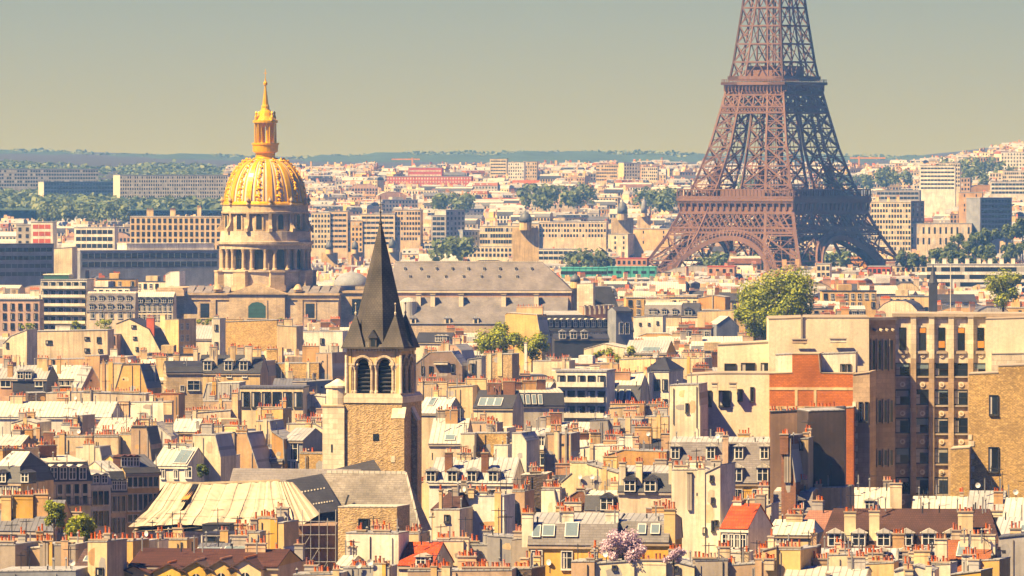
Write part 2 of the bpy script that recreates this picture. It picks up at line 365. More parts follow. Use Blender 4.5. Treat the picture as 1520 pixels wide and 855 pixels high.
    def flue(s, u, v, z0, z1, m='greyplaster'):
        def f(): pass
        b = MB(); b.box(u - .14, u + .14, v - .28, v - .003, z0, z1, m); b.box(u - .2, u + .2, v - .34, v + .06, z1, z1 + .12, 'iron'); return b.build('flue_pipe', s.root)
def merged_window(w, h, style):
    w, h = q(w), q(h)
    def f():
        b = MB(); fm = 'darkframe' if style == 'd' else 'frame'; t = .12
        b.box(-w / 2, w / 2, -.04, .02, 0, h, 'glass')
        b.box(-w / 2 - t, -w / 2, -.1, .02, -t, h + t, fm); b.box(w / 2, w / 2 + t, -.1, .02, -t, h + t, fm); b.box(-w / 2, w / 2, -.1, .02, h, h + t, fm); b.box(-w / 2, w / 2, -.12, .02, -t, 0, fm)
        b.box(-.06, .06, -.08, -.041, 0, h, fm); b.box(-w / 2, -.06, -.08, -.041, h * .6, h * .6 + .07, fm); b.box(.06, w / 2, -.08, -.041, h * .6, h * .6 + .07, fm)
        return b.mesh('window')
    return cached(('mw', w, h, style), f)
def frame_of(t, x0, x1, ytop, h, D, turn):
    pxa, pya = tp(t, x0, ytop); pxb, _ = tp(t, x1, ytop)
    if D is None: D = dist_for(pya, h)
    a = unp(pxa, pya, D); th = R(turn)
    # right foot: on the facade line through a, seen at column pxb
    ka, kb = (pxa - 760) / FPX, (pxb - 760) / FPX
    L = (kb - ka) * D / (math.cos(th) - kb * math.sin(th))
    return Vector((a.x, D, 0)), th, L, D
def zat(t, cy, D): return unp(760, tp(t, 0, cy)[1], D).z
def protect(t, x0, x1, yT, yB, D):
    a, c = tp(t, x0, yT); b, d = tp(t, x1, yB); PROT.append((a, b, c, d, D))
# ------------------------------------------------------------------ two kinds of Paris house
def contour_z(pts, u):
    for (a, za), (b, zb) in zip(pts, pts[1:]):
        if a <= u <= b: return za if b - a < 1e-6 else za + (zb - za) * (u - a) / (b - a)
    return pts[-1][1]
def gable(t, pts, yb, label, h=None, D=None, turn=None, wall='cream', roof='zinc', depth=9, stacks=(), wins=(), flues=(), name='party_wall_house',
          cat='building', wstyle='d', quoin=False, back=None, ants=0, stm=None, dishes=(), endwins=0, coping=True, tidy=False):
    """blank or sparsely windowed wall seen end-on; pts is its skyline left to right"""
    ytop = min(y for x, y in pts); x0, x1 = pts[0][0], pts[-1][0]
    if turn is None: turn = rnd.uniform(-17, -7)
    if D is None: D = dist_for(tp(t, 0, yb)[1], 19) if h is None else dist_for(tp(t, 0, ytop)[1], h)
    O, rz, L, D = frame_of(t, x0, x1, ytop, h, D, turn)
    H = House(name, O, rz, label, cat)
    us = lambda cx: (cx - x0) / (x1 - x0) * L
    D_at = lambda u: D + u * math.sin(rz)
    zz = lambda cx, cy: zat(t, cy, D_at(us(cx)))
    c = [(us(x), zz(x, y)) for x, y in pts]
    b = MB(); b.prism([(L, 0)] + [(u, z) for u, z in reversed(c)] + [(0, 0)] if False else [(0, 0), (L, 0)] + list(reversed(c)), 0, depth, wall)
    b.build('wall', H.root)
    if coping:
        r = MB()
        for (a, za), (d, zd) in zip(c, c[1:]):
            if d - a < .05: continue
            e = .06 if abs(za - zd) < .3 else .12
            r.slab((a - .03, -e, za + .14), (d + .03, -e, zd + .14), (d + .03, depth + .1, zd + .14), (a - .03, depth + .1, za + .14), .135, roof)
        r.build('roof', H.root)
    for s in stacks:
        a, d, cy, n = s[:4]; v = s[4] if len(s) > 4 else .3; m = s[5] if len(s) > 5 else (stm or wall)
        ua, ub = us(a), us(d); z1 = zz((a + d) / 2, cy); z0 = max(0, contour_z(c, max(0, min(L, (ua + ub) / 2))) - 2.5)
        H.stack(ua, ub, v, min(z0, z1 - .6), z1, n, m)
    for w in wins:
        a, ya, d, yd = w; za, zd = zz(a, yd), zz(a, ya)
        H.win((us(a) + us(d)) / 2, za, us(d) - us(a), zd - za, 0, wstyle)
    for f in flues: H.flue(us(f[0]), 0, zz(f[0], f[2]), zz(f[0], f[1]))
    for d in dishes: H.dish(us(d[0]), -.3 if contour_z(c, us(d[0])) > zz(*d) else 1, zz(*d))
    if endwins:
        for k in range(endwins):
            f = merged_window(1.0, 1.6, 'w'); zt = c[-1][1]
            for j in range(3):
                o = put('window', f, H.root, (L + .006, 1.6 + k * 2.4, zt - 2.8 - 3.1 * j), math.pi / 2)
    for _ in range(ants):
        u = rnd.uniform(.1, .9) * L; H.antenna(u, rnd.uniform(1, depth - 1), contour_z(c, u) + .1)
    H.L, H.D, H.c = L, D, c; H.us, H.zz = us, zz
    if D < 1900 and L > 1.6 and depth > 2 and not tidy: H.clutter(L, depth, lambda u: contour_z(c, u), lambda u: contour_z(c, u))
    protect(t, min(x0, *(s[0] for s in stacks)) if stacks else x0, x1, min([ytop] + [s[2] for s in stacks]), ytop + (yb - ytop) * (.62 if not wins else .85), D)
    H.px = tp(t, (x0 + x1) / 2, ytop); return H
def roofed(t, x0, x1, yr, ye, yb, label, yk=None, h=None, D=None, turn=None, wall='cream', roof='zinc', top=None, depth=11, dorms=None, wins=(), rows=(),
           stacks=(), name='house', cat='building', hip=0, hipr=None, sky=(), ants=0, wstyle='w', dstyle='f', ped=True, rails=(), droof=None, inset=0.0, cheek=None, dishes=()):
    """house whose long side faces the camera: yr ridge row, yk mansard break row, ye eave row"""
    if turn is None: turn = rnd.uniform(-15, -6)
    if D is None: D = dist_for(tp(t, 0, yb)[1], 19) if h is None else dist_for(tp(t, 0, yr)[1], h)
    O, rz, L, D = frame_of(t, x0, x1, yr, h, D, turn)
    if name == 'house': name = 'mansard_house' if yk is not None else 'pitched_house'
    H = House(name, O, rz, label, cat)
    us = lambda cx: (cx - x0) / (x1 - x0) * L
    zz = lambda cx, cy: zat(t, cy, D + us(cx) * math.sin(rz))
    xm = (x0 + x1) / 2; zr, ze = zz(xm, yr), zz(xm, ye); zk = zz(xm, yk) if yk is not None else None
    hl, hr = hip * L / (x1 - x0), (hip if hipr is None else hipr) * L / (x1 - x0)
    mid = depth / 2
    b = MB(); b.box(0, L, 0, depth, 0, ze, wall); b.box(-.15, L + .15, -.25, 0.002, ze - .45, ze - .02, 'coping' if wall != 'white' else 'white')
    b.build('wall', H.root)
    if zk is not None: prof = [(-.35, ze + .003), (max(.8, (zk - ze) * .38), zk), (mid, zr)]
    else: prof = [(-.35, ze + .003), (mid, zr)]
    r = MB(); T = top or roof
    for side in (0, 1):
        for j, ((va, za), (vb, zb)) in enumerate(zip(prof, prof[1:])):
            fa = (za - ze) / max(.01, zr - ze); fb = (zb - ze) / max(.01, zr - ze)
            A = [(hl * fa - .1, va, za), (L - hr * fa + .1, va, za), (L - hr * fb + .1, vb, zb), (hl * fb - .1, vb, zb)]
            if side: A = [(x, depth - y, z) for x, y, z in A]; A = A[::-1]
            r.slab(*A, .12, T if (zk is not None and j == 1) else roof)
    for e in (0, 1):                    # gable ends or hip planes
        hh = hr if e else hl
        P = []
        for va, za in prof: P.append(((L - hh * (za - ze) / max(.01, zr - ze) if e else hh * (za - ze) / max(.01, zr - ze)), va, za))
        Q = [(x, depth - y, z) for x, y, z in P]
        k = .0 if not hh else .02
        loop = P + Q[::-1][1:]
        if not e: loop = loop[::-1]
        r.add([(x, y, z - (.05 if not hh else 0)) for x, y, z in loop], [tuple(range(len(loop)))], wall if not hh else roof)
    r.build('roof', H.root)
    def v_of(z):
        for (va, za), (vb, zb) in zip(prof, prof[1:]):
            if za <= z <= zb: return va + (vb - va) * (z - za) / max(.01, zb - za)
        return prof[-1][0] if z > zr else 0
    if dorms:
        for dd in (dorms if isinstance(dorms, list) else [dorms]):
            yT, yB, xs, w = dd
            for cx in xs:
                zb_, zt_ = zz(cx, yB), zz(cx, yT); wm = w / (x1 - x0) * L if w > 3 else w
                H.dormer(us(cx), v_of(max(ze + .01, zb_)) - .12, max(zb_, ze + .15), wm, max(.8, (zt_ - zb_) * .8), droof or roof, ped, dstyle, cheek=cheek)
    for w in wins:
        a, ya, d, yd = w; H.win((us(a) + us(d)) / 2, zz(a, yd), us(d) - us(a), zz(a, ya) - zz(a, yd), 0, wstyle)
    for rw in rows:
        yT, yB, n = rw[:3]; wm = rw[3] if len(rw) > 3 else min(1.2, L / n * .5)
        H.winrow(.3, L - .3, zz(xm, yB), n, wm, zz(xm, yT) - zz(xm, yB), 0, wstyle, rail=len(rw) > 4)
    for s in stacks:
        a, d, cy, n = s[:4]; v = s[4] if len(s) > 4 else mid - .4; m = s[5] if len(s) > 5 else wall
        u = (us(a) + us(d)) / 2; z1 = zz((a + d) / 2, cy); vv = v if v <= mid else depth - v
        zb_ = min(zr, ze + (zr - ze) * max(0, min(1, (vv + .35) / (mid + .35)))) - .6
        zb_ = min(zb_, ze) if v < 1 else zb_
        H.stack(us(a), us(d), v, min(zb_, z1 - .8), z1, n, m, wv=(s[6] if len(s) > 6 else .75))
    for s in sky:
        cx, cy, w, hh = s; z = zz(cx, cy); v = v_of(z)
        sl = 0
        for (va, za), (vb, zb) in zip(prof, prof[1:]):
            if za <= z <= zb: sl = math.atan2(zb - za, vb - va)
        H.skylight(us(cx), v - .08, z + .08, sl, w, hh)
    for _ in range(ants): H.antenna(rnd.uniform(.1, .9) * L, mid, zr + .1)
    for d in dishes: H.dish(us(d[0]), v_of(zz(*d)), zz(*d))
    if D < 1900: H.clutter(L, depth, lambda u: zr if zk is None else zk, None)
    protect(t, min([x0] + [s[0] for s in stacks]), x1, min([yr] + [s[2] for s in stacks]), yb, D)
    H.L, H.D, H.us, H.zz, H.px = L, D, us, zz, tp(t, (x0 + x1) / 2, yr); return H
def block(t, x0, x1, yt, yb, label, floors=(), h=None, D=None, turn=-8, wall='white', roof='zinc', depth=14, name='apartment_block', ribbon=False, wstyle='d',
          endm=None, pent=None, stacks=(), win_w=1.2, balcony=False, cat='building', far=False, wm='glass', step=3.0, wh=1.7, cols=None, base=0.0, pots=False):
    """flat-roofed block with storeys of windows; far blocks keep their windows in one mesh per storey"""
    if D is None: D = dist_for(tp(t, 0, yb)[1], 19) if h is None else dist_for(tp(t, 0, yt)[1], h)
    O, rz, L, D = frame_of(t, x0, x1, yt, h, D, turn); O.z = base
    H = House(name, O, rz, label, cat)
    us = lambda cx: (cx - x0) / (x1 - x0) * L
    zz = lambda cx, cy: zat(t, cy, D + us(cx) * math.sin(rz)) - base
    z1 = zz((x0 + x1) / 2, yt)
    b = MB(); b.box(0, L, 0, depth, -2, z1, wall)
    if endm: b.box(-.02, L + .02, .3, depth - .3, -2, z1 - .3, endm)
    b.box(-.15, L + .15, -.15, depth + .15, z1, z1 + .35, roof); b.build('wall', H.root)
    zb_ = max(1.5, zz((x0 + x1) / 2, yb) - 3)
    nf = 0; z = z1 - step + .35
    n = cols or max(1, int(L / 2.7))
    while z > zb_ and nf < 14:
        if ribbon:
            s = MB(); s.box(.8, L - .8, -.05, .02, z, z + wh, wm)
            for i in range(n + 1): s.box(.8 + i * (L - 1.6) / n - .12, .8 + i * (L - 1.6) / n + .12, -.1, .02, z, z + wh, wall)
            s.build('window_band', H.root)
        elif n <= 20 and D < 4600 and nf < 100 // max(1, n):
            me_ = merged_window(win_w, wh, 'd')
            for i in range(n): H.win((i + .5) * L / n, z, win_w, wh, 0, wstyle) if not far else put('window', me_, H.root, ((i + .5) * L / n, -.004, z))
        elif far or n * 8 > 100 and not far:
            s = MB()
            for i in range(n):
                u = (i + .5) * L / n; s.box(u - win_w / 2, u + win_w / 2, -.04, .02, z, z + wh, wm if rnd.random() < .85 else 'curtain')
            s.build('window_row', H.root)['kind'] = 'stuff'
        else:
            for i in range(n): H.win((i + .5) * L / n, z, win_w, wh, 0, wstyle)
        if balcony:
            s = MB(); s.box(.4, L - .4, -1.1, -.003, z - .28, z - .1, 'white'); s.box(.4, L - .4, -1.1, -1.04, z - .1, z + .75, wall); s.build('balcony', H.root)
        z -= step; nf += 1
    if pent:
        a, d, cy, m = pent; s = MB(); s.box(us(a), us(d), 2, depth - 2, z1 + .3, zz(a, cy), m); s.box(us(a) - .2, us(d) + .2, 1.8, depth - 1.8, zz(a, cy), zz(a, cy) + .3, 'white'); s.build('penthouse', H.root)
    for s in stacks: H.stack(us(s[0]), us(s[1]), depth * .4, z1, zz(s[0], s[2]), s[3], s[4] if len(s) > 4 else 'cream', far=far)
    protect(t, x0, x1, yt, yb, D); H.L, H.D, H.z1, H.us, H.zz, H.px = L, D, z1, us, zz, tp(t, (x0 + x1) / 2, yt)
    return H
# ------------------------------------------------------------------ iron lattice tower
def iron_tower():
    D = 4100.0; c = unp(1149, 385, D); RZ = R(-35.8); m = 'towerpaint'
    root = empty('lattice_tower', (c.x, D, 0), RZ)
    tag(root, 'reddish brown iron lattice tower rising out of the top of the picture', 'tower')
    HW = [(0, 58), (20, 48.0), (34, 40.3), (45, 35.8), (60, 30.6), (80, 24.6), (101, 20.0), (113, 17.6), (119, 16.2), (158, 11.6), (200, 8.6), (250, 6.0), (290, 4.4)]
    TW = [(0, 25), (20, 21.5), (45, 17.2), (60, 15.6), (101, 10.6), (113, 9.8), (119, 9.2), (158, 8.3), (200, 8.0), (250, 5.9), (290, 4.3)]
    def lerp(T, z):
        for (a, x), (b, y) in zip(T, T[1:]):
            if a <= z <= b: return x + (y - x) * (z - a) / (b - a)
        return T[-1][1]
    w = lambda z: lerp(HW, z); t = lambda z: min(lerp(TW, z), lerp(HW, z) - .05)
    low = [0, 10, 20, 33.5, 45, 52, 60, 70, 80, 90, 98, 107.5, 113]
    for sx in (-1, 1):
        for sy in (-1, 1):
            b = MB()
            def cor(z, i, j): return (sx * (w(z) - i * t(z)), sy * (w(z) - j * t(z)), z)
            ring = [(0, 0), (1, 0), (1, 1), (0, 1)]
            for z0, z1 in zip(low, low[1:]):
                cw = 1.5 if z0 < 60 else 1.15
                for i, j in ring: b.beam(cor(z0, i, j), cor(z1, i, j), cw, m)
                for k in range(4):
                    A, B = ring[k], ring[(k + 1) % 4]
                    p, q_, r, s = (Vector(cor(z0, *A)), Vector(cor(z0, *B)), Vector(cor(z1, *B)), Vector(cor(z1, *A)))
                    b.beam(p, r, .66, m); b.beam(q_, s, .66, m); b.beam(s, r, .75, m)
                    mid = (p + q_ + r + s) / 4
                    for e, f in ((p, q_), (q_, r), (r, s), (s, p)): b.beam(mid, (e + f) / 2, .3, m)
                    for n_ in range(1, 4):              # fine inner lattice
                        f_ = n_ / 4; b.beam(p.lerp(s, f_), q_.lerp(r, f_ + (.12 if n_ % 2 else -.12)), .22, m)
            # lift shaft track inside the leg
            for z0, z1 in zip(low[:7], low[1:8]):
                p = Vector(cor(z0, .5, .5)); r = Vector(cor(z1, .5, .5)); b.beam(p, r, 3.0 if z0 < 57 else 2.2, m, 2.2)
            b.build('leg', root)
    # upper shaft above the second platform
    b = MB(); lev = [115.5 + 9.6 * i for i in range(19)]
    for z0, z1 in zip(lev, lev[1:]):
        for f in range(4):
            rot = Matrix.Rotation(f * math.pi / 2, 3, 'Z')
            xs0 = [-w(z0), -w(z0) + t(z0), w(z0) - t(z0), w(z0)]; xs1 = [-w(z1), -w(z1) + t(z1), w(z1) - t(z1), w(z1)]
            P0 = [rot @ Vector((x, -w(z0), z0)) for x in xs0]; P1 = [rot @ Vector((x, -w(z1), z1)) for x in xs1]
            for i in range(4): b.beam(P0[i], P1[i], 1.0 if i in (0, 3) else .75, m)
            b.beam(P0[0], P0[3], .85, m)
            for i in (0, 2):
                b.beam(P0[i], P1[i + 1], .48, m); b.beam(P0[i + 1], P1[i], .48, m)
                mid = (P0[i] + P1[i + 1]) / 2; b.beam((P0[i] + P1[i]) / 2, (P0[i + 1] + P1[i + 1]) / 2, .3, m)
            b.beam(P0[1], (P1[1] + P1[2]) / 2, .4, m); b.beam(P0[2], (P1[1] + P1[2]) / 2, .4, m)
        b.box(-2.2, 2.2, -2.2, 2.2, z0, z0 + .5, m)
        for x, y in ((-2, -2), (2, -2), (2, 2), (-2, 2)): b.beam((x, y, z0), (x, y, z1), .7, m)
    b.build('upper_shaft', root)
    # arches, girders and galleries: one of each per face
    for f in range(4):
        rz = f * math.pi / 2
        P = lambda x, z, o=0.0: (x, -w(z) - o, z)
        b = MB(); zc, r1 = -4.0, 40.2; r2 = r1 - 4.2; prev = None; n = 44
        for i in range(n + 1):
            a = R(14) + (math.pi - R(28)) * i / n
            p = [(r * math.cos(a), zc + r * math.sin(a)) for r in (r1, r2, r1 - 1.4)]
            if p[0][1] < 2 or abs(p[0][0]) > w(max(0, p[0][1])): prev = None; continue
            q0, q1, q2 = (P(x, z, .35) for x, z in p)
            if prev: b.beam(prev[0], q0, 1.1, m); b.beam(prev[1], q1, 1.0, m, 2.6); b.beam(prev[2], q2, .45, m); b.beam(prev[0], (Vector(prev[0]) + Vector(q1)) / 2, .3, m)
            b.beam(q0, q1, .5, m, 1.2); prev = (q0, q1, q2)
        b.build('arch', root, rz=rz)
        b = MB()                                 # spandrel: little arcade between arch and girder
        for i in range(-13, 14):
            x = i * 2.35
            if abs(x) > r1: continue
            zt = zc + math.sqrt(max(0, r1 * r1 - x * x))
            if zt < 34.5 and abs(x) < w(34) - t(34) + 6 and zt > 14: b.beam(P(x, zt), P(x, 34.8), .55, m)
        for z in (34.8, 37.4): b.beam(P(-w(z), z, .2), P(w(z), z, .2), 1.0, m)
        b.beam(P(-w(45.2), 45.2, .2), P(w(45.2), 45.2, .2), 1.2, m)
        k = int(2 * w(37.4) / 3.9)
        for i in range(-k, k + 1):               # double diamond trellis
            for dx in (7.2, -7.2):
                x0_, x1_ = i * 3.6, i * 3.6 + dx; z0_, z1_ = 37.4, 45.2
                for lim in (0,):
                    if abs(x0_) <= w(z0_) and abs(x1_) <= w(z1_): b.beam(P(x0_, z0_, .1), P(x1_, z1_, .1), .62, m)
        k = int(w(35) / 2.2)
        for i in range(-k, k):
            b.beam(P(i * 2.2, 34.9, .15), P(i * 2.2 + 2.2, 37.3, .15), .4, m); b.beam(P(i * 2.2 + 2.2, 34.9, .15), P(i * 2.2, 37.3, .15), .4, m)
        b.build('trellis_girder', root, rz=rz)
        b = MB(); g = 37.2                       # first gallery: corbels, frieze, rail and posts
        b.box(-g + 2.2, g - 2.2, -g + 1.6, -g + 2.2, 45.6, 50.8, m)
        for i in range(-9, 10):
            x = i * (g - 1.2) / 9; b.xprism([(-g + 1.7, 45.8), (-g + .9, 47), (-g + .1, 50.6), (-g + 1.7, 50.6)], x - .55, x + .55, m)
        b.box(-g, g, -g, -g + 9, 50.8, 51.5, m); b.box(-g - .3, g + .3, -g - .3, -g + .3, 51.5, 52.9, m)
        for i in range(-16, 17): b.box(i * g / 16 - .2, i * g / 16 + .2, -g + .3, -g + .7, 52.9, 57.2, m)
        b.box(-g + .1, g - .1, -g + .1, -g + 3.2, 57.2, 57.8, m); b.box(-g, g, -g + .25, -g + .4, 53, 54.1, m)
        for i in range(-20, 20): b.beam((i * g / 20, -g + .3, 52.9), ((i + 1) * g / 20, -g + .3, 54.1), .2, m)
        b.box(-20, 20, -g + 7, -g + 12, 51.5, 57.6, m) if f in (0, 1) else None
        b.build('first_gallery', root, rz=rz)
        b = MB(); g = 20.0
        for z in (98.2, 101.4, 107.6): b.beam(P(-w(z), z, .25), P(w(z), z, .25), .9, m)
        k = 10
        for i in range(-k, k):
            s = w(99) / k; b.beam(P(i * s, 98.4, .2), P((i + 1) * s * .97, 101.2, .2), .4, m); b.beam(P((i + 1) * s * .97, 98.4, .2), P(i * s * .97, 101.2, .2), .4, m)
        for i in range(-3, 3):
            s = w(107) / 3; b.beam(P(i * s, 101.6, .2), P((i + 1) * s, 107.5, .2), .65, m); b.beam(P((i + 1) * s, 101.6, .2), P(i * s, 107.5, .2), .65, m)
            b.beam(P(i * s, 101.5, .2), P(i * s, 107.5, .2), .7, m)
        b.xprism([(-17.9, 107.8), (-18.6, 110), (-g, 112.9), (-16, 112.9), (-16, 107.8)], -18.2, 18.2, m)
        for i in range(-8, 9): b.box(i * 2.25 - .16, i * 2.25 + .16, -g + .0, -18.0, 109.5, 112.9, m)
        b.box(-g - .4, g + .4, -g - .4, -10, 112.9, 114.4, m); b.box(-g + 2.2, g - 2.2, -g + 2.2, -11, 116.0, 117.6, m)
        for i in range(-14, 15): b.box(i * g / 14.2 - .12, i * g / 14.2 + .12, -g - .2, -g, 114.4, 116.0, m)
        b.box(-g, g, -g - .25, -g - .1, 115.6, 115.8, m); b.box(-9, 9, -13, -9, 117.6, 123 if f in (0, 1) else 121, m)
        b.build('second_gallery', root, rz=rz)
    b = MB(); b.box(-37, 37, -37, 37, 50.3, 50.75, m); b.build('first_deck', root)
    b = MB(); b.box(-19, 19, -19, 19, 112.3, 112.85, m); b.build('second_deck', root)
iron_tower()
# ------------------------------------------------------------------ gilded dome church
def arch_poly(w, h, n=8):
    return [(-w / 2, 0), (w / 2, 0)] + [(w / 2 * math.cos(math.pi * i / n), h - w / 2 + w / 2 * math.sin(math.pi * i / n)) for i in range(n + 1)]
def ring_put(mesh, name, root, n, r, ph, z=0, span=None, mats=None):
    for i in range(n):
        a = ph + 2 * math.pi * i / n
        o = put(name, mesh, root, (r * math.sin(a), -r * math.cos(a), z)); o.rotation_euler = (0, 0, a)
def dome_church():
    D = 2740.0; c = unp(394, 300, D); k = D / FPX
    Z = lambda py: unp(394, py, D).z
    root = empty('dome_church', (c.x, D, 0), R(-7)); tag(root, 'baroque stone church crowned by a golden ribbed dome and lantern', 'church')
    st, ps = 'stone', 'domestone'
    # dome shell
    zb, zt = Z(304), Z(236); rb = 14.5; prof = []
    for i in range(15):
        a = i / 14; prof.append((rb * math.cos(a * 1.36) ** .92 if a < 1 else 4.0, zb + (zt - zb) * math.sin(a * math.pi / 2) ** 1.06))
    prof = [(r if r > 4.0 else 4.0, z) for r, z in prof]
    b = MB(); b.lathe(prof, 48, 'lead'); b.build('dome', root, smooth=True)
    def along(a0, da, wd, off, mm, lo=0, hi=14):
        b = MB()
        for j in range(lo, hi):
            (r0, z0), (r1, z1) = prof[j], prof[j + 1]; r0 += off; r1 += off
            w0, w1 = wd * (.35 + .65 * r0 / rb), wd * (.35 + .65 * r1 / rb)
            vs = []
            for r, z, w_ in ((r0, z0, w0), (r1, z1, w1)):
                for s_, e in ((-1, -.9), (-1, 0), (1, 0), (1, -.9)):
                    vs.append((s_ * w_ / 2, -(r + e), z + (e * -.15)))
            b.add(vs, [(0, 1, 5, 4), (1, 2, 6, 5), (2, 3, 7, 6)], mm)
        return b.mesh('rib')
    rib = along(0, 0, 1.9, .42, 'gold'); thin = along(0, 0, .45, .22, 'gold')
    for i in range(12):
        a = 2 * math.pi * (i + .5) / 12
        o = put('rib', rib, root); o.rotation_euler = (0, 0, a)
        for s_ in (-1, 1):
            o2 = put('moulding', thin, root); o2.rotation_euler = (0, 0, a + s_ * .155)
    def trophy():                        # gilded trophies hanging down the panel between two ribs
        b = MB(); rr = random.Random(3)
        for j in range(1, 12):
            r0, z0 = prof[j]; s_ = .35 + .5 * r0 / rb
            for q_ in range(7):
                x = rr.gauss(0, .5) * s_; dz = rr.uniform(-1.2, 1.2); h = rr.uniform(.35, .8) * s_
                rad = r0 + .1; 
                b.lathe([(h * .2, z0 + dz - h), (h, z0 + dz), (h * .25, z0 + dz + h)], 6, 'gold', c=(x, -math.sqrt(max(1, rad * rad - x * x)) + .1 + .9 * (dz > 0) * (j / 14) ** 2 * dz))
        return b.mesh('trophy')
    tr = trophy()
    for i in range(12):
        o = put('trophy', tr, root); o.rotation_euler = (0, 0, 2 * math.pi * i / 12)
    b = MB(); b.lathe([(rb + .6, zb - .5), (rb + .7, zb + .5), (rb + .2, zb + 1.2)], 48, 'gold'); b.lathe([(6.9, zt - 2.0), (6.9, zt - 1.3), (5.9, zt - .4)], 32, 'gold'); b.build('dome_moulding', root)
    # lantern
    zl = zt - .3; za = Z(207); zq = Z(178)
    b = MB(); b.lathe([(4.2, zl - .6), (4.3, zl + .6), (3.5, zl + .9), (3.5, zl + 2.4), (4.5, zl + 2.9), (4.6, zl + 5.2), (4.9, zl + 5.4), (4.9, zl + 6.0), (3.2, zl + 6.1)], 24, 'gold')
    z0 = zl + 6.0
    for i in range(8):
        a = math.pi / 8 + i * math.pi / 4
        x, y = 2.75 * math.cos(a), 2.75 * math.sin(a); b.lathe([(.72, z0), (.52, z0 + .6), (.5, zq - 2.6), (.75, zq - 2.0), (1.05, zq - 1.2), (1.05, zq)], 10, 'gold', c=(x, y))
    b.build('lantern', root)
    def col():
        b = MB(); b.lathe([(.3, 0), (.24, zq - z0 - 1.0), (.4, zq - z0 - .8)], 8, 'gold'); return b.mesh('column')
    cm = col()
    for i in range(4):
        a = math.pi / 4 + i * math.pi / 2
        for d in (-.25, .25): put('lantern_column', cm, root, (3.95 * math.cos(a + d), 3.95 * math.sin(a + d), z0))
    b = MB(); b.lathe([(3.3, zq - 1.2), (4.5, zq - 1.0), (4.5, zq - .2), (3.9, zq + .1), (2.9, zq + 1.4), (2.5, zq + 2.6), (1.6, zq + 3.6), (1.3, zq + 4.6)], 20, 'gold')
    for i in range(4):
        a = math.pi / 4 + i * math.pi / 2; b.lathe([(.55, zq), (.6, zq + 1), (.3, zq + 1.9), (.45, zq + 2.4), (.1, zq + 3.1)], 8, 'gold', c=(4.0 * math.cos(a), 4.0 * math.sin(a)))
        for s_ in (-1, 1):
            pass
    b.build('lantern_cap', root)
    zs = zq + 4.4; ze = Z(122)
    b = MB(); b.lathe([(1.5, zs), (1.35, zs + .7), (1.1, zs + 1), (.28, ze - 1.2), (.7, ze - .9), (.75, ze - .2), (.3, ze + .4), (.12, ze + 1.6)], 10, 'gold'); b.build('spire', root)
    b = MB(); b.box(-.09, .09, -.09, .09, ze + 1, ze + 4.6, 'gold'); b.box(-.55, .55, -.08, .08, ze + 3.1, ze + 3.35, 'gold'); b.build('cross', root)
    # attic drum
    z1, z2 = Z(304), Z(345)
    b = MB(); b.lathe([(14.6, z2), (14.6, z1 - 3.2), (15.6, z1 - 3.0), (15.7, z1 - 2.3), (15.2, z1 - 2.2), (15.2, z1 - .2), (15.5, z1), (14.2, z1 + .2)], 48, st); b.build('attic_drum', root)
    def awin(w_, h_):
        b = MB(); P = arch_poly(w_ + 1.2, h_ + .7); b.prism([(x, z - .3) for x, z in P], -.22, .6, ps); b.prism(arch_poly(w_, h_), -.26, .3, 'glass'); b.box(-.09, .09, -.3, .0, 0, h_ - .2, 'iron'); b.box(-w_ / 2, w_ / 2, -.3, 0, h_ * .5, h_ * .5 + .14, 'iron'); return b.mesh('window')
    ring_put(awin(2.0, 5.4), 'window', root, 12, 14.72, 0, z2 + 1.1)
    def volute():
        b = MB(); zt_ = z1 - z2 - 3
        b.xprism([(0, 0), (-2.6, 0), (-2.7, 1.2), (-1.5, 2.4), (-.9, 4.4), (-1.1, zt_), (0, zt_)], -.55, .55, ps); return b.mesh('buttress_scroll')
    ring_put(volute(), 'buttress_scroll', root, 12, 14.5, math.pi / 12, z2 + .3)
    def urn():
        b = MB(); b.lathe([(.55, 0), (.6, .5), (.25, .7), (.7, 1.6), (.5, 2.1), (.2, 2.6), (.12, 3.1)], 8, ps); return b.mesh('urn')
    ring_put(urn(), 'urn', root, 12, 15.5, math.pi / 12, z1)
    # column drum
    z3, z4, z5 = Z(358), Z(400), Z(426)
    b = MB()
    b.lathe([(14.2, z4 - .2), (14.2, z3 - 2.8), (16.3, z3 - 2.7), (16.4, z3 - 1.4), (17.1, z3 - .9), (17.2, z3 - .1), (16.2, z3), (16.0, z2 + .5), (14.2, z2 + .6)], 48, st); b.build('column_drum', root)
    ring_put(awin(3.0, 7.2), 'window', root, 12, 14.3, 0, z4 + .3)
    def colm():
        b = MB(); h = z3 - 2.8 - z4
        b.lathe([(.95, 0), (.95, .4), (.72, .6), (.62, h - 1.4), (.62, h - 1.3), (.95, h - .2), (.95, h)], 10, ps); return b.mesh('column')
    cm = colm()
    for i in range(12):
        for d in (-.105, .105):
            a = 2 * math.pi * (i + .5) / 12 + d; put('column', cm, root, (15.5 * math.sin(a), -15.5 * math.cos(a), z4))
    b = MB(); b.lathe([(16.0, z5 - 1), (16.0, z4 - .9), (16.6, z4 - .7), (16.6, z4)], 48, st)
    for i in range(12):
        a = 2 * math.pi * (i + .5) / 12; x, y = math.sin(a), -math.cos(a)
    b.build('drum_base', root)
    def ped():
        b = MB(); b.box(-2.5, 2.5, -1.6, 1.6, z5 - 1.2 - z4, -.8, ps); b.box(-2.7, 2.7, -1.8, 1.8, -.8, -.25, ps); b.box(-2.9, 2.9, -2.1, 1.6, z5 - 1.2 - z4, z5 + .8 - z4, ps); return b.mesh('pedestal')
    ring_put(ped(), 'pedestal', root, 8, 16.4, math.pi / 8, z4)
    # square body, its front towards us
    zc_, x0, x1 = Z(433), -26.0, 29.0; yb = -20.0
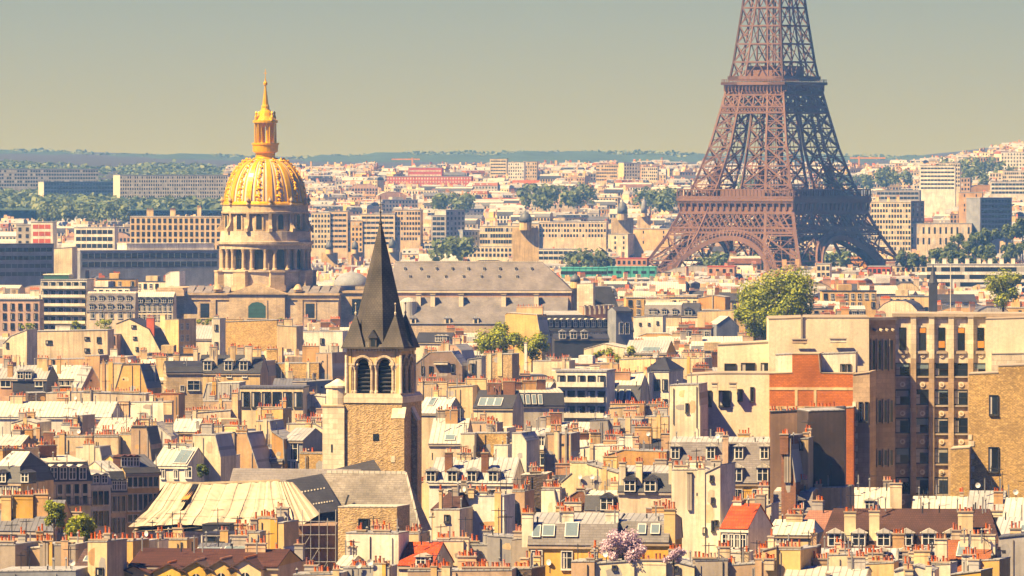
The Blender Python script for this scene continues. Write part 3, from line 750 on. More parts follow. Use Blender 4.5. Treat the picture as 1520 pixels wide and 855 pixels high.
    b = MB(); b.box(x0, x1, yb, 30, 0, zc_ - .9, st); b.box(x0 - .6, x1 + .6, yb - .7, 30.6, zc_ - .9, zc_ - .2, ps); b.box(x0 - .3, x1 + .3, yb - .35, 30.3, zc_ - 2.6, zc_ - 2.1, ps)
    for x in (-15.5, -8.2, 8.6, 15.5): b.box(x - .9, x + .9, yb - .45, yb + .1, 0, zc_ - 2.6, ps)
    b.build('body', root)
    b = MB(); b.box(-9.6, 10.2, yb - 1.3, yb + 8, 0, zc_ - .6, st)
    b.prism([(-10.6, zc_ - .6), (11.2, zc_ - .6), (.3, zc_ + 3.4)], yb - 1.9, yb + 14, ps); b.prism([(-8.2, zc_ - .1), (8.8, zc_ - .1), (.3, zc_ + 2.6)], yb - 1.95, yb - 1.6, st)
    b.build('pediment_front', root)
    b = MB()
    for xa, xb in ((x0, -10), (11, x1)):
        n = 5
        for i in range(n):
            ua, ub = xa + (xb - xa) * i / n, xa + (xb - xa) * (i + 1) / n
            b.slab((ua, yb + .2, zc_ - .1), (ub, yb + .2, zc_ - .1), (ub - .5, yb + 10, zc_ + 2.3), (ua + .5, yb + 10, zc_ + 2.3), .3, 'paleslate')
    b.box(x0 + 1, x1 - 1, yb + 9, 29, zc_ - .2, zc_ + 1.6, 'paleslate'); b.build('roof', root)
    def swin(w_, h_, arched):
        b = MB(); b.box(-w_ / 2 - .6, w_ / 2 + .6, -.25, .3, -.5, h_ + .6, ps)
        if arched: b.prism([(-w_ / 2, 0), (w_ / 2, 0), (w_ / 2, h_ * .72), (w_ * .3, h_ * .93), (0, h_), (-w_ * .3, h_ * .93), (-w_ / 2, h_ * .72)], -.3, 0, 'greenglass')
        else: b.box(-w_ / 2, w_ / 2, -.3, 0, 0, h_, 'glass')
        for i in range(1, 4): b.box(-w_ / 2, w_ / 2, -.34, -.3, h_ * i / 4 - .05, h_ * i / 4 + .05, 'iron')
        return b.mesh('window')
    put('window', swin(6.2, 5.6, True), root, (.3, yb - 1.31, Z(470)))
    sw = swin(3.2, 5.0, False)
    for x in (-18.5, 19.0): put('window', sw, root, (x, yb - .01, Z(470)))
    b = MB(); b.lathe([(1.4, zc_ + .2), (1.9, zc_ + 1.1), (.9, zc_ + 2.6), (.3, zc_ + 3)], 10, ps, c=(-14, yb + 1)); b.lathe([(1.4, zc_ + .2), (1.9, zc_ + 1.1), (.9, zc_ + 2.6), (.3, zc_ + 3)], 10, ps, c=(14.6, yb + 1)); b.build('finial', root)
    # corner porch with two tall columns on the left
    b = MB(); b.box(-33.5, -26, yb + .5, 12, 0, Z(428) - 2.4, st); b.box(-35.5, -25.5, yb - 3.2, 12, Z(428) - 2.4, Z(428) - .2, ps); b.box(-35, -26, yb - 2.8, 12, Z(428) - .2, Z(428) + .5, st); b.build('porch', root)
    h = Z(428) - 2.4
    b = MB(); b.lathe([(1.2, 0), (1.2, .6), (.9, .9), (.78, h - 1.8), (1.15, h - .4), (1.15, h)], 12, ps); me = b.mesh('column')
    for x in (-34.0, -30.6): put('column', me, root, (x, yb - 1.9, 0))
    # lower annex to the right, in shade, with its own window
    b = MB(); b.box(29.01, 40, -13, 20, 0, Z(434), st); b.box(29.01, 40.5, -13.6, 20, Z(434), Z(434) + .7, ps); b.build('annex', root); put('window', swin(3.4, 5.6, False), root, (34.6, -13.01, Z(466)))
    PROT.append((250, 545, 100, 468, D - 40))
    b = MB(); dm = []
    # small blue lead cupola beside it
    c2 = unp(522, 430, 2790); r2 = empty('lead_cupola', (c2.x, 2790, 0)); tag(r2, 'low bluish lead cupola to the right of the golden dome church', 'dome')
    b = MB(); zz_ = unp(522, 425, 2790).z; b.box(-7, 7, -7, 7, 0, zz_, st); b.build('wall', r2)
    b = MB(); b.lathe([(6.6 * math.cos(i * .155), zz_ + 5.2 * math.sin(i * .155)) for i in range(10)] + [(.4, zz_ + 5.6), (.1, zz_ + 7)], 24, 'bluegrey'); b.build('cupola', r2, smooth=True)
dome_church()
# ------------------------------------------------------------------ long slate roofed hall right of the dome
def slate_hall():
    D = 2720.0; k = D / FPX; Z = lambda py: unp(700, py, D).z
    a = unp(578, 440, D); L = (848 - 578) * k
    root = empty('slate_hall', (a.x, D, 0), R(-3)); tag(root, 'long grey slate roofed hall with a lower aisle roof, right of the black spire', 'church')
    zr, ze, za, zl = Z(389), Z(431), Z(441), Z(480)
    b = MB(); b.box(0, L, 0, 16, 0, ze - .02, 'rose'); b.box(-.3, L + .3, -.5, 0, ze - .8, ze - .1, 'palestone'); b.build('wall', root)
    b = MB(); hipw = 10.5
    b.slab((-.3, -.6, ze), (L + .3, -.6, ze), (L - hipw, 8, zr), (1.5, 8, zr), .2, 'paleslate'); b.slab((L + .3, 16.6, ze), (-.3, 16.6, ze), (1.5, 8, zr), (L - hipw, 8, zr), .2, 'paleslate')
    b.add([(L + .3, -.6, ze), (L + .3, 16.6, ze), (L - hipw, 8, zr)], [(0, 1, 2)], 'paleslate'); b.add([(-.3, 16.6, ze), (-.3, -.6, ze), (1.5, 8, zr)], [(0, 1, 2)], 'paleslate')
    b.box(1.5, L - hipw, 7.8, 8.2, zr - .1, zr + .2, 'zincpale'); b.build('roof', root)
    b = MB(); b.slab((-.3, -9.5, zl), (L - 1, -9.5, zl), (L - 1, -.02, za), (-.3, -.02, za), .25, 'paleslate'); b.box(0, L - 1.3, -9.2, -.2, 0, zl - .35, 'stone'); b.build('aisle', root)
    def lucarne():
        b = MB(); b.box(-.3, .3, 0, 1.2, -.2, 1.1, 'zincpale'); b.prism([(-.5, 1.1), (.5, 1.1), (0, 1.7)], -.1, 1.6, 'zincpale'); b.box(-.18, .18, -.02, .01, .2, .9, 'glass'); return b.mesh('roof_vent')
    lm = lucarne()
    for i in range(7): put('roof_vent', lm, root, (7 + i * 6.3, 3.0, ze + (zr - ze) * .42))
    for i in range(9): put('roof_vent', lm, root, (5 + i * 5.6, 5.2, ze + (zr - ze) * .7))
    def buttress():
        b = MB(); b.box(-.75, .75, -3.4, -.7, zl + 1, za + .8, 'palestone'); b.box(-.95, .95, -3.6, -.7, za + .8, za + 1.2, 'coping'); return b.mesh('buttress')
    bm = buttress()
    for x in (10.5, 15.5, 25.5, 40.5, 52): put('buttress', bm, root, (x, 0, 0))
    b = MB(); b.lathe([(3.0, zl + .4), (3.0, za - 1.5), (1.6, za - .4), (.1, za)], 18, 'zincpale', c=(7, -4)); b.build('stair_turret', root)
    for x in (5.5, 9, 21, 31, 45):
        b = MB(); b.box(-1, 1, -9.3, -6, zl - .2, zl + 2, 'palestone'); b.prism([(-1.3, zl + 2), (1.3, zl + 2), (0, zl + 3.1)], -9.5, -5.5, 'zinc'); b.box(-.5, .5, -9.34, -9.2, zl + .3, zl + 1.6, 'glass'); b.build('dormer', root, (x, 0, 0))
    PROT.append((578, 850, 389, 478, D - 12))
slate_hall()
# ------------------------------------------------------------------ abbey church: tower, spire, roofs
def abbey():
    D = 1135.0; k = D / FPX; c = unp(565, 560, D); TZ = R(-13.5); Z = lambda py: unp(565, py, D - 4).z
    root = empty('abbey_church', (c.x, D, 0), TZ); tag(root, 'medieval abbey church with a rubble bell tower and pointed dark slate spire', 'church')
    hw = 4.0; zs, zf, zb = Z(517), Z(584), Z(690); st = 'stone'
    # shaft
    zsh = Z(598)
    b = MB(); b.box(-4.3, 4.3, -4.3, 7.6, 0, zsh, 'rubble'); b.box(-4.45, 4.45, -4.45, 7.7, zsh, zsh + .9, 'facing'); b.prism([(-4.42, zsh + .9), (4.42, zsh + .9), (4.0, zf), (-4.0, zf)], -4.35, 7.6, 'facing'); b.build('tower_shaft', root)
    b = MB()
    for xx, w_, zt_ in ((-5.75, 1.9, Z(600)),): pass
    b.box(-7.6, -4.305, -4.7, -1.5, 0, Z(602), 'facing'); b.slab((-7.7, -4.8, Z(602)), (-4.3, -4.8, Z(602)), (-4.3, -1.4, Z(600)), (-7.7, -1.4, Z(600)), .2, st)
    b.lathe([(1.75, Z(602)), (1.75, Z(577)), (1.95, Z(576)), (1.95, Z(573)), (1.2, Z(569)), (.2, Z(563))], 14, 'facing', c=(-5.7, -3.0)); b.box(-6.3, -6.05, -4.73, -4.69, Z(672), Z(660), 'glass'); b.build('stair_turret', root)
    b = MB(); b.box(2.95, 4.9, -5.2, -3.2, 0, Z(620), 'rubble'); b.slab((2.9, -5.25, Z(620)), (4.95, -5.25, Z(620)), (4.95, -4.2, Z(604)), (2.9, -4.2, Z(604)), .3, 'facing')
    for i in range(22):
        if i % 2: b.box(2.9, 3.5, -5.26, -5.2, i * 1.2, i * 1.2 + .9, 'facing')
    b.box(4.31, 5.2, 1.5, 3.2, 0, Z(625), 'rubble'); b.slab((4.31, 1.4, Z(605)), (5.3, 1.4, Z(625)), (5.3, 3.3, Z(625)), (4.31, 3.3, Z(605)), .3, 'facing'); b.build('buttress', root)
    b = MB(); b.box(-.45, .45, -.06, .1, 0, 1.0, 'glass'); put('window', b.mesh('window'), root, (.4, -4.31, Z(654)))
    # belfry: corner piers, twin round arches on all four sides, louvres inside
    def face_mesh():
        b = MB(); H_ = zs - zf; y = -hw; n = 10
        spr = H_ * .62; ra = .95
        for s_ in (-1, 1):
            cx = s_ * 1.65
            # wall above the arch between springing and top
            pts = [(cx - 1.65, spr)] + [(cx - ra * math.cos(math.pi * i / n), spr + ra * math.sin(math.pi * i / n)) for i in range(n + 1)] + [(cx + 1.65, spr), (cx + 1.65, H_), (cx - 1.65, H_)]
            # split into strips so the polygon stays well behaved
            for i in range(n):
                xa, xb = cx - ra * math.cos(math.pi * i / n), cx - ra * math.cos(math.pi * (i + 1) / n)
                z0, z1 = spr + ra * math.sin(math.pi * i / n), spr + ra * math.sin(math.pi * (i + 1) / n)
                b.prism([(xa, z0), (xb, z1), (xb, H_), (xa, H_)], y, y + .9, 'ochre')
            b.box(cx - 1.65, cx - ra, y, y + .9, spr, H_, 'ochre'); b.box(cx + ra, cx + 1.65, y, y + .9, spr, H_, 'ochre')
            for rr, dy, tt in ((ra + .42, -.14, .22), (ra + .12, .1, .16)):       # roll mouldings
                pv = None
                for i in range(n + 1):
                    p = (cx - rr * math.cos(math.pi * i / n), y + dy, spr + rr * math.sin(math.pi * i / n))
                    if pv: b.beam(pv, p, tt * 1.5, 'stone')
                    pv = p
            b.box(cx - ra, cx + ra, y + 1.1, y + 1.3, 0, spr + ra, 'glass')
            for i in range(9): b.slab((cx - ra, y + .55, .35 + i * .62), (cx + ra, y + .55, .35 + i * .62), (cx + ra, y + 1.05, .72 + i * .62), (cx - ra, y + 1.05, .72 + i * .62), .06, 'iron')
        for cx in (-3.35, -2.85, -.35, .35, 2.85, 3.35):
            b.lathe([(.32, 0), (.32, .3), (.22, .45), (.2, spr - .75), (.36, spr - .25), (.36, spr)], 8, 'stone', c=(cx, y + .18))
        for cx in (-3.1, 0, 3.1): b.box(cx - .45, cx + .45, y + .45, y + 1.0, 0, spr, 'ochre'); b.box(cx - .75, cx + .75, y - .15, y + .95, spr, spr + .3, 'stone')
        b.box(-hw + .2, hw - .2, y - .2, y + 1, -.35, 0, 'stone'); b.box(-3.3, 3.3, y - .02, y + 1, H_ - .35, H_, 'ochre')
        return b.mesh('belfry_face')
    me = face_mesh()
    for f in range(4): o = put('belfry_face', me, root, (0, 0, zf)); o.rotation_euler = (0, 0, f * math.pi / 2)
    for sx in (-1, 1):
        for sy in (-1, 1):
            b = MB(); b.box(sx * 3.75 - .35, sx * 3.75 + .35, sy * 3.75 - .35, sy * 3.75 + .35, zf - .4, zs, 'ochre'); b.lathe([(.26, zf), (.22, zs - 1)], 8, 'facing', c=(sx * 4.12, sy * 4.12)); b.build('corner_pier', root)
    b = MB(); b.box(-4.02, 4.02, -4.02, 4.02, zs - .1, zs - .06, 'facing')
    for i in range(-9, 10): b.box(i * .45 - .1, i * .45 + .1, -4.35, -4.0, zs - .45, zs - .1, 'facing'); b.box(4.0, 4.35, i * .45 - .1, i * .45 + .1, zs - .45, zs - .1, 'facing')
    b.build('corbel_table', root)
    # spire: octagon with four corner pinnacles, dormer and cross
    zt = Z(332); b = MB(); e = 4.75
    b.hprism([(-e, -e), (e, -e), (e, e), (-e, e)], zs - .05, zs + .18, 'spireslate')
    A_ = [R(d + 13.5) for d in (-84, -14, 34, 80, 130, 180, 228)]; vs = []
    for r_, z_ in ((4.75, zs + .185), (4.3, zs + .9), (.16, zt)): vs += [(r_ * math.cos(t_), r_ * math.sin(t_), z_) for t_ in A_]
    b.add(vs, [(k * 7 + i, k * 7 + (i + 1) % 7, k * 7 + 7 + (i + 1) % 7, k * 7 + 7 + i) for k in (0, 1) for i in range(7)], 'spireslate'); b.build('spire', root)
    b = MB(); b.lathe([(.2, zt - .3), (.3, zt), (.12, zt + .5), (.08, zt + 1.5), (.2, zt + 1.7), (.06, zt + 2)], 8, 'iron'); b.box(-.05, .05, -.05, .05, zt + 1.5, zt + 4.0, 'iron'); b.box(-.5, .5, -.05, .05, zt + 2.7, zt + 2.82, 'iron'); b.build('cross', root)
    def pin():
        b = MB(); b.add([(-1.7, -1.7, 0), (1.7, -1.7, 0), (1.7, 1.7, 0), (-1.7, 1.7, 0), (0, 0, 4.9)], [(0, 1, 4), (1, 2, 4), (2, 3, 4), (3, 0, 4)], 'spireslate'); b.lathe([(.12, 4.7), (.18, 5.0), (.05, 5.2), (.05, 6.1), (.16, 6.3), (.03, 6.5)], 6, 'facing'); return b.mesh('pinnacle')
    pm = pin()
    for sx in (-1, 1):
        for sy in (-1, 1): put('pinnacle', pm, root, (sx * 3.0, sy * 3.0, zs + .19))
    b = MB(); b.box(-.55, .55, -4.55, -3, zs + .2, zs + 1.5, 'spireslate'); b.prism([(-.8, zs + 1.5), (.8, zs + 1.5), (0, zs + 2.7)], -4.7, -2.6, 'slate'); b.box(-.32, .32, -4.58, -4.5, zs + .3, zs + 1.5, 'glass'); b.build('spire_dormer', root)
    # transept with its big slate roof, right end hipped
    b0 = MB(); D2 = D - 30; k2 = D2 / FPX
    Zt = lambda py: unp(565, py, D2).z
    inv = Matrix.Rotation(-TZ, 3, 'Z')
    def loc(px, py, d): return inv @ (unp(px, py, d) - Vector((c.x, D, 0)))
    zr, ze = unp(540, 701, D2 + 5).z, unp(560, 792, D2 - 4).z
    la = loc(482, 760, D2 + 5); lb = loc(606, 760, D2 + 5); yr = (la.y + lb.y) / 2
    xl, xr = la.x, lb.x
    roof = MB(); w2 = 6.5; hip = (636 - 606) * k2 * .9
    cf, cb = xr + 3.9, xr + 2.2
    roof.slab((xl - 6, yr - w2, ze), (cf, yr - w2, ze), (xr, yr, zr), (xl, yr, zr), .2, 'churchslate')
    roof.slab((cb, yr + w2, ze), (xl - 6, yr + w2, ze), (xl, yr, zr), (xr, yr, zr), .2, 'churchslate')
    roof.add([(cf, yr - w2, ze), (cb, yr + w2, ze), (xr, yr, zr)], [(0, 1, 2)], 'churchslate')
    roof.beam((xl, yr, zr), (xr, yr, zr), .4, 'zincpale'); roof.beam((cf, yr - w2, ze), (xr, yr, zr), .25, 'zincpale')
    # nave ridge behind, running left
    ln = loc(335, 702, D2 + 14); xn = ln.x
    roof.slab((xn, yr + 2, zr - 5.5), (xl + 3, yr + 2, zr - 5.5), (xl + 3, yr + 8, zr + .1), (xn, yr + 8, zr + .1), .2, 'paleslate'); roof.slab((xl + 3, yr + 14, zr - 5.5), (xn, yr + 14, zr - 5.5), (xn, yr + 8, zr + .1), (xl + 3, yr + 8, zr + .1), .2, 'paleslate')
    # right-facing valley slope, shade painted as darker slate, with a line of pale hooks
    pa, pb, pc, pd = loc(424, 713, D2 + 2), loc(478, 703, D2 + 6), loc(509, 757, D2 - 1), loc(474, 762, D2 - 4)
    roof.add([pa, pd, pc, pb], [(0, 1, 2, 3)], 'slate')
    for f_ in (.38, .74):
        for g_ in range(8):
            e_ = pa.lerp(pd, f_).lerp(pb.lerp(pc, f_), .12 + .1 * g_); roof.box(e_.x - .09, e_.x + .09, e_.y - .12, e_.y + .1, e_.z - .05, e_.z + .14, 'white')
    p1, p2, p3 = loc(485, 699, D2 + 17), loc(555, 682, D2 + 22), loc(566, 699, D2 + 17); roof.add([p1, p3, p2], [(0, 1, 2)], 'slate')
    roof.build('roof', root)
    b = MB(); b.box(xl - 6, xr + 2.0, yr - w2 + .3, yr + w2 - .3, 0, ze - .25, 'stone'); b.box(xn, xl, yr + 2.2, yr + 13.8, 0, zr - 5.8, 'stone'); b.build('wall', root)
    b = MB(); u = (xl + xr) / 2 - 2.2; b.beam((u, yr - w2 * .62, ze + 3.5), (u + .6, yr - w2 * .62, ze + 5.3), .22, 'iron'); b.beam((u - 2, yr - w2 * .66, ze + 3.6), (u, yr - w2 * .66, ze + 3.7), .3, 'iron'); b.build('roof_hook', root)
    PROT.append((484, 637, 292, 700, D - 8)); PROT.append((330, 645, 690, 765, D2 - 10))
    # apse chapel in front with stone parapet
    D3 = D2 - 22; h3 = unp(545, 757, D3).z
    g = gable('B2', [(443, 484), (762, 484)], 600, 'low rubble chapel with round arch in front of the big slate church roof', D=D3, wall='rubble', roof='zincpale', depth=7, wins=((555, 545, 610, 640),), name='chapel', cat='chapel', turn=-14, tidy=True)
abbey()
# nave scaffold cover
def tarp_roof():
    D = 1098.0; a = unp(628 - 380 + 0, 700, D)
    root = empty('sheeted_nave', (0, 0, 0)); tag(root, 'long church nave roof wrapped in cream sheeting, left of the bell tower', 'church')
    P = lambda tx, ty, d, t='B1': unp(*tp(t, tx, ty), d)
    ridge = [P(900, 352, D + 8), P(1085, 358, D + 8), P(1383, 348, D + 8), P(130, 342, D + 8, 'B2')]
    eave = [P(690, 592, D - 3), P(960, 575, D - 4), P(1300, 590, D - 4), P(205, 608, D - 4, 'B2')]
    mid = [P(800, 500, D + .5), P(1020, 488, D + .5), P(1340, 490, D + .5), P(185, 490, D + .5, 'B2')]
    b = MB(); n = 66
    def at(L_, f):
        x = f * 3; i = min(2, int(x)); return L_[i].lerp(L_[i + 1], x - i)
    rows = []
    for r_ in range(13):
        g = r_ / 12; row = []
        for i in range(n + 1):
            f = i / n; p = at(ridge, f).lerp(at(mid, f), g * 2) if g < .5 else at(mid, f).lerp(at(eave, f), g * 2 - 1)
            fold = .16 * math.sin(f * 62 + g * 1.2) + .10 * math.sin(f * 139 + 2 * g) + .12 * math.sin(g * 20 + f * 9)
            row.append(p + Vector((.08 * math.sin(g * 8 + f * 40), -fold * (.4 + g) - .5 * math.sin(g * math.pi) * 0, fold * .3)))
        rows.append(row)
    vs = [p for r in rows for p in r]; fs = []
    for r_ in range(12):
        for i in range(n):
            f = i / n
            if .27 < f < .315 and r_ < 7: continue
            fs.append(((r_ + 1) * (n + 1) + i, (r_ + 1) * (n + 1) + i + 1, r_ * (n + 1) + i + 1, r_ * (n + 1) + i))
    b.add(vs, fs, 'tarp')
    for i in range(2, n, 5):                # taped seams of the sheets
        if .26 < i / n < .325: continue
        for r_ in range(12): b.beam(rows[r_][i] + Vector((0, -.05, .05)), rows[r_ + 1][i] + Vector((0, -.03, .02)), .05, 'tarp', .02)
    for r_ in (4, 9):
        for i in range(n):
            if not .26 < i / n < .32: b.beam(rows[r_][i] + Vector((0, -.04, .04)), rows[r_][i + 1] + Vector((0, -.03, .02)), .05, 'tarp', .02)
    b.build('sheeting', root, smooth=True)
    b = MB()
    for A, B in zip(ridge, ridge[1:]): b.beam(A + Vector((0, 0, .1)), B + Vector((0, 0, .1)), .3, 'tarpseam'); b.quad(A, B, B + Vector((1.5, 9, -7)), A + Vector((1.5, 9, -7)), 'tarp')
    r0, e0 = ridge[0], eave[0]; b.add([e0, r0, r0 + Vector((1.5, 9, -7)), e0 + Vector((2, 12, -1))], [(0, 1, 2, 3)], 'tarp')
    b.build('cover_back', root)
    b = MB(); x0_, x1_ = eave[0].x + .6, eave[3].x
    b.box(x0_, x1_, D - 2.5, D + 18, 0, eave[0].z - .6, 'stone'); b.build('wall', root)
    b = MB(); p, q_ = at(ridge, .275), at(mid, .31); b.quad(at(mid, .265) + Vector((0, 1.2, 1.2)), at(mid, .325) + Vector((0, 1.2, 1.2)), at(ridge, .32) + Vector((0, .6, 0)), at(ridge, .265) + Vector((0, .6, 0)), 'orangewall')
    for i in range(3): b.beam(at(mid, .275 + i * .018) + Vector((0, .8, .9)), at(ridge, .275 + i * .018) + Vector((0, .4, .1)), .16, 'iron')
    b.build('exposed_panel', root)
    # end of the sheeting and the scaffold tower below it
    b = MB(); A, B_, C_, D_ = P(130, 345, D + 8, 'B2'), P(205, 608, D - 4, 'B2'), P(345, 520, D + 2, 'B2'), P(200, 348, D + 9, 'B2')
    n = 14
    for i in range(n):
        f0, f1 = i / n, (i + 1) / n; o0 = .25 * math.sin(i * 1.9); o1 = .25 * math.sin((i + 1) * 1.9)
        b.quad(B_.lerp(C_, f0) + Vector((0, o0, 0)), B_.lerp(C_, f1) + Vector((0, o1, 0)), A.lerp(D_, f1) + Vector((0, o1, 0)), A.lerp(D_, f0) + Vector((0, o0, 0)), 'tarp' if i % 3 else 'tarpseam')
    b.build('sheet_end', root)
    s = empty('scaffold', (0, 0, 0)); tag(s, 'tube scaffold hung with brown netting under the end of the cream sheeting', 'scaffold')
    c0 = P(205, 600, D - 9, 'B2'); w_ = P(430, 600, D - 9, 'B2').x - c0.x; z1 = P(205, 560, D - 9, 'B2').z
    b = MB()
    for i in range(6):
        for y in (0, 1.6): b.beam((c0.x + i * w_ / 5, D - 9 + y, 0), (c0.x + i * w_ / 5, D - 9 + y, z1 + (1.6 if i % 2 else .4)), .07, 'zinc')
    for j in range(11):
        z = z1 - j * 1.9
        if z < 1: break
        b.beam((c0.x, D - 9, z), (c0.x + w_, D - 9, z), .09, 'zinc'); b.box(c0.x, c0.x + w_, D - 9, D - 7.5, z - .12, z - .05, 'rusttile')
        b.beam((c0.x + (j % 5) * w_ / 5, D - 9.05, z - 1.9), (c0.x + (j % 5 + 1) * w_ / 5, D - 9.05, z), .08, 'zinc')
    b.build('frame', s)
    b = MB(); b.box(c0.x + .1, c0.x + w_, D - 7.4, D + 4, 0, z1 - .7, 'netting'); b.build('netting', s)
    for o_ in (root, s):                    # feet of both on the ground below them
        kids = list(o_.children); base = Vector((sum((v.co.x for v in kids[0].data.vertices)) / len(kids[0].data.vertices), D, 0)); o_.location = base
        for k_ in kids: k_.location = -base
    PROT.append((186, 440, 712, 785, D - 6)); PROT.append((430, 500, 765, 840, D - 10))
tarp_roof()
# ------------------------------------------------------------------ roofs of the foreground, left quarter
G, F_ = gable, roofed
F_('B1', -60, 112, 188, 350, 430, 'corner house at left edge with pale zinc top and slate mansard', yk=262, roof='slate', top='zincpale', turn=-22, D=1112, dorms=(285, 345, [18, 140], 34), rows=((368, 415, 4),), hip=40)
F_('B1', 105, 490, 212, 345, 470, 'long street house with six slate dormers and iron balcony, by two trees', yk=242, roof='slate', top='zincpale', turn=34, D=1122, wstyle='s', dorms=(252, 330, [185, 235, 285, 335, 385, 440], 30),
   rows=((362, 412, 8, .8), (425, 470, 8, .8, 1)), stacks=((75, 200, 180, 8, 3.2, 'tan'), (205, 295, 172, 5, 4.5, 'ochre'), (300, 400, 158, 6, 5, 'brownbrick')), wall='pale', depth=13, droof='zincpale', cheek='slate')
F_('B1', 486, 598, 285, 362, 628, 'narrow whitish street house with three window columns in shade', yk=300, roof='zinc', turn=30, D=1133, wstyle='s', wall='white', rows=((395, 470, 3, .7), (505, 585, 3, .7)), dorms=(300, 350, [515, 560], 26), depth=10)
F_('B1', 596, 682, 238, 402, 626, 'narrow street house with tall blue grey mansard between two lighter ones', yk=290, roof='slate', top='zinc', turn=30, D=1136, wstyle='s', wall='cream', rows=((425, 505, 3, .9), (545, 622, 3, .9)), dorms=(335, 388, [612, 638, 664], 18), depth=10)
F_('B1', 678, 862, 205, 298, 560, 'yellow plaster street house with three rows of windows in the shaded street', yk=268, roof='slate', top='zincdark', turn=30, D=1138, wstyle='s', wall='ochre', rows=((322, 372, 6, .75), (415, 500, 6, .75), (520, 560, 6, .75)), dorms=(205, 262, [690, 722, 754], 24), depth=10, droof='browntile')
F_('B1', -30, 292, 452, 612, 700, 'grey zinc roofed house with three ochre party chimneys, lower left corner', roof='zincdark', turn=-12, wall='tan', stacks=((-10, 42, 428, 3, 1.5, 'ochre'), (46, 155, 425, 7, 2, 'ochre'), (158, 232, 420, 5, 2.4, 'tan')), sky=((20, 540, 1.3, 2.0), (190, 500, 1, 2.4)), ants=1)
G('B1', [(135, 632), (265, 632)], 690, 'small cream wall topped by two rows of red pots, near the trees', stacks=((140, 262, 660, 9, .2),), depth=5, wall='cream')
G('B1', [(270, 632), (405, 632)], 700, 'grey shaded wall beside the two small trees at left', wall='greyplaster', depth=6, stacks=((275, 395, 628, 5),))
G('B1', [(-20, 690), (82, 690)], 880, 'grey rendered wall filling the lower left corner', wall='greyplaster', depth=8, stacks=((-10, 70, 672, 4),))
G('B1', [(80, 705), (215, 705)], 870, 'plain tan wall with one dark slot window, lower left', wall='tan', depth=7, wins=((84, 755, 94, 820),), roof='zincpale')
G('B1', [(215, 690), (408, 690)], 880, 'wide grey tan party wall with twin drain pipes, lower left', wall='greyplaster', depth=7, flues=((240, 670, 820), (256, 672, 820)), stacks=((225, 262, 676, 3), (300, 390, 680, 0)), ants=1)
G('B1', [(-20, 832), (410, 828)], 930, 'low flat roof with lilac tint at the lower left border', wall='bluegrey', depth=9, roof='zinc', turn=-8, ants=2, dishes=((380, 820),))
F_('B1', 404, 560, 720, 815, 900, 'small house with brown tiled slope and one skylight, lower left', roof='browntile', wall='cream', turn=-10, sky=((455, 785, 1, 1.6),))
G('B1', [(474, 672), (578, 672)], 920, 'tall cream chimney wall with three ledges, left of brown tile roof', wall='cream', depth=6, stacks=((476, 576, 664, 6),), wins=((520, 812, 558, 850),), turn=-20)
G('B1', [(560, 732), (606, 732)], 900, 'slim cream chimney block leaning against a taller wall', wall='pale', depth=4, turn=-18)
G('B1', [(580, 668), (718, 668)], 860, 'yellowish stepped chimney wall above the brown gabled dormers', wall='ochre', depth=5, stacks=((585, 640, 660, 5), (645, 712, 660, 5)), turn=-20)
G('B1', [(716, 672), (782, 672)], 840, 'narrow pale chimney wall before the cream sheeted roof', wall='pale', depth=5, stacks=((718, 780, 664, 5),), turn=-16)
G('B1', [(780, 668), (855, 668)], 790, 'short pale chimney wall with thick red pots under cream sheeting', wall='pale', depth=4, stacks=((782, 852, 660, 6),), turn=-16)
G('B1', [(868, 660), (1010, 660)], 730, 'broad cream chimney wall with antennas under cream sheeting', wall='cream', depth=5, stacks=((872, 930, 655, 4), (935, 1005, 655, 5)), ants=3, turn=-14)
H = F_('B1', 700, 1500, 722, 800, 905, 'brown tiled house with a row of gabled dormers along the bottom', roof='browntile', wall='ochre', turn=-10, depth=14, ants=1)
for cx, cy in ((645, 800), (745, 798), (868 + 65, 785), (1080, 772), (1215, 765), (1345, 760)):
    u, z = H.us(cx), H.zz(cx, 868); zt = H.zz(cx, cy); b = MB(); w_ = 1.9
    b.prism([(-w_, z), (w_, z), (w_, z + (zt - z) * .55), (0, zt), (-w_, z + (zt - z) * .55)], -2.0, 3.5, 'ochre'); o = None
    o = b.build('gabled_dormer', H.root, (u, 0, 0)); r = MB(); zk = z + (zt - z) * .55
    r.slab((-w_ - .25, -2.3, zk - .1), (0, -2.3, zt + .12), (0, 4.5, zt + .12), (-w_ - .25, 4.5, zk - .1), .14, 'browntile'); r.slab((0, -2.3, zt + .12), (w_ + .25, -2.3, zk - .1), (w_ + .25, 4.5, zk - .1), (0, 4.5, zt + .12), .14, 'browntile')
    for i in range(12): r.box(-.12, .12, -2.3 + i * .55, -1.95 + i * .55, zt + .1, zt + .28, 'rusttile')
    r.build('dormer_roof', H.root, (u, 0, 0)); wn = MB(); wn.prism(arch_poly(1.1, 1.5), -.04, .02, 'glass'); wn.box(-.05, .05, -.08, -.04, 0, 1.5, 'frame'); wn.build('window', o, (0, -2.0, zk - 2.0))
F_('B1', 1035, 1330, 688, 760, 810, 'glazed studio roof with tilted skylights near the bottom', roof='zincdark', wall='cream', turn=-10, sky=((1075, 745, 1.6, 2.6), (1135, 748, 1.6, 2.8), (1225, 745, 1.8, 3), (1290, 742, 1.6, 2.8)))
G('B1', [(1086, 632), (1300, 632)], 700, 'white penthouse terrace with black parapet and planters', wall='white', depth=7, wins=((1100, 645, 1165, 668), (1180, 645, 1210, 668)), roof='iron', turn=-8)
H = G('B1', [(1092, 580), (1240, 580)], 640, 'black slatted roof terrace screen carrying small shrubs', wall='iron', depth=5, roof='darkframe', turn=-8, name='terrace_screen', cat='screen')
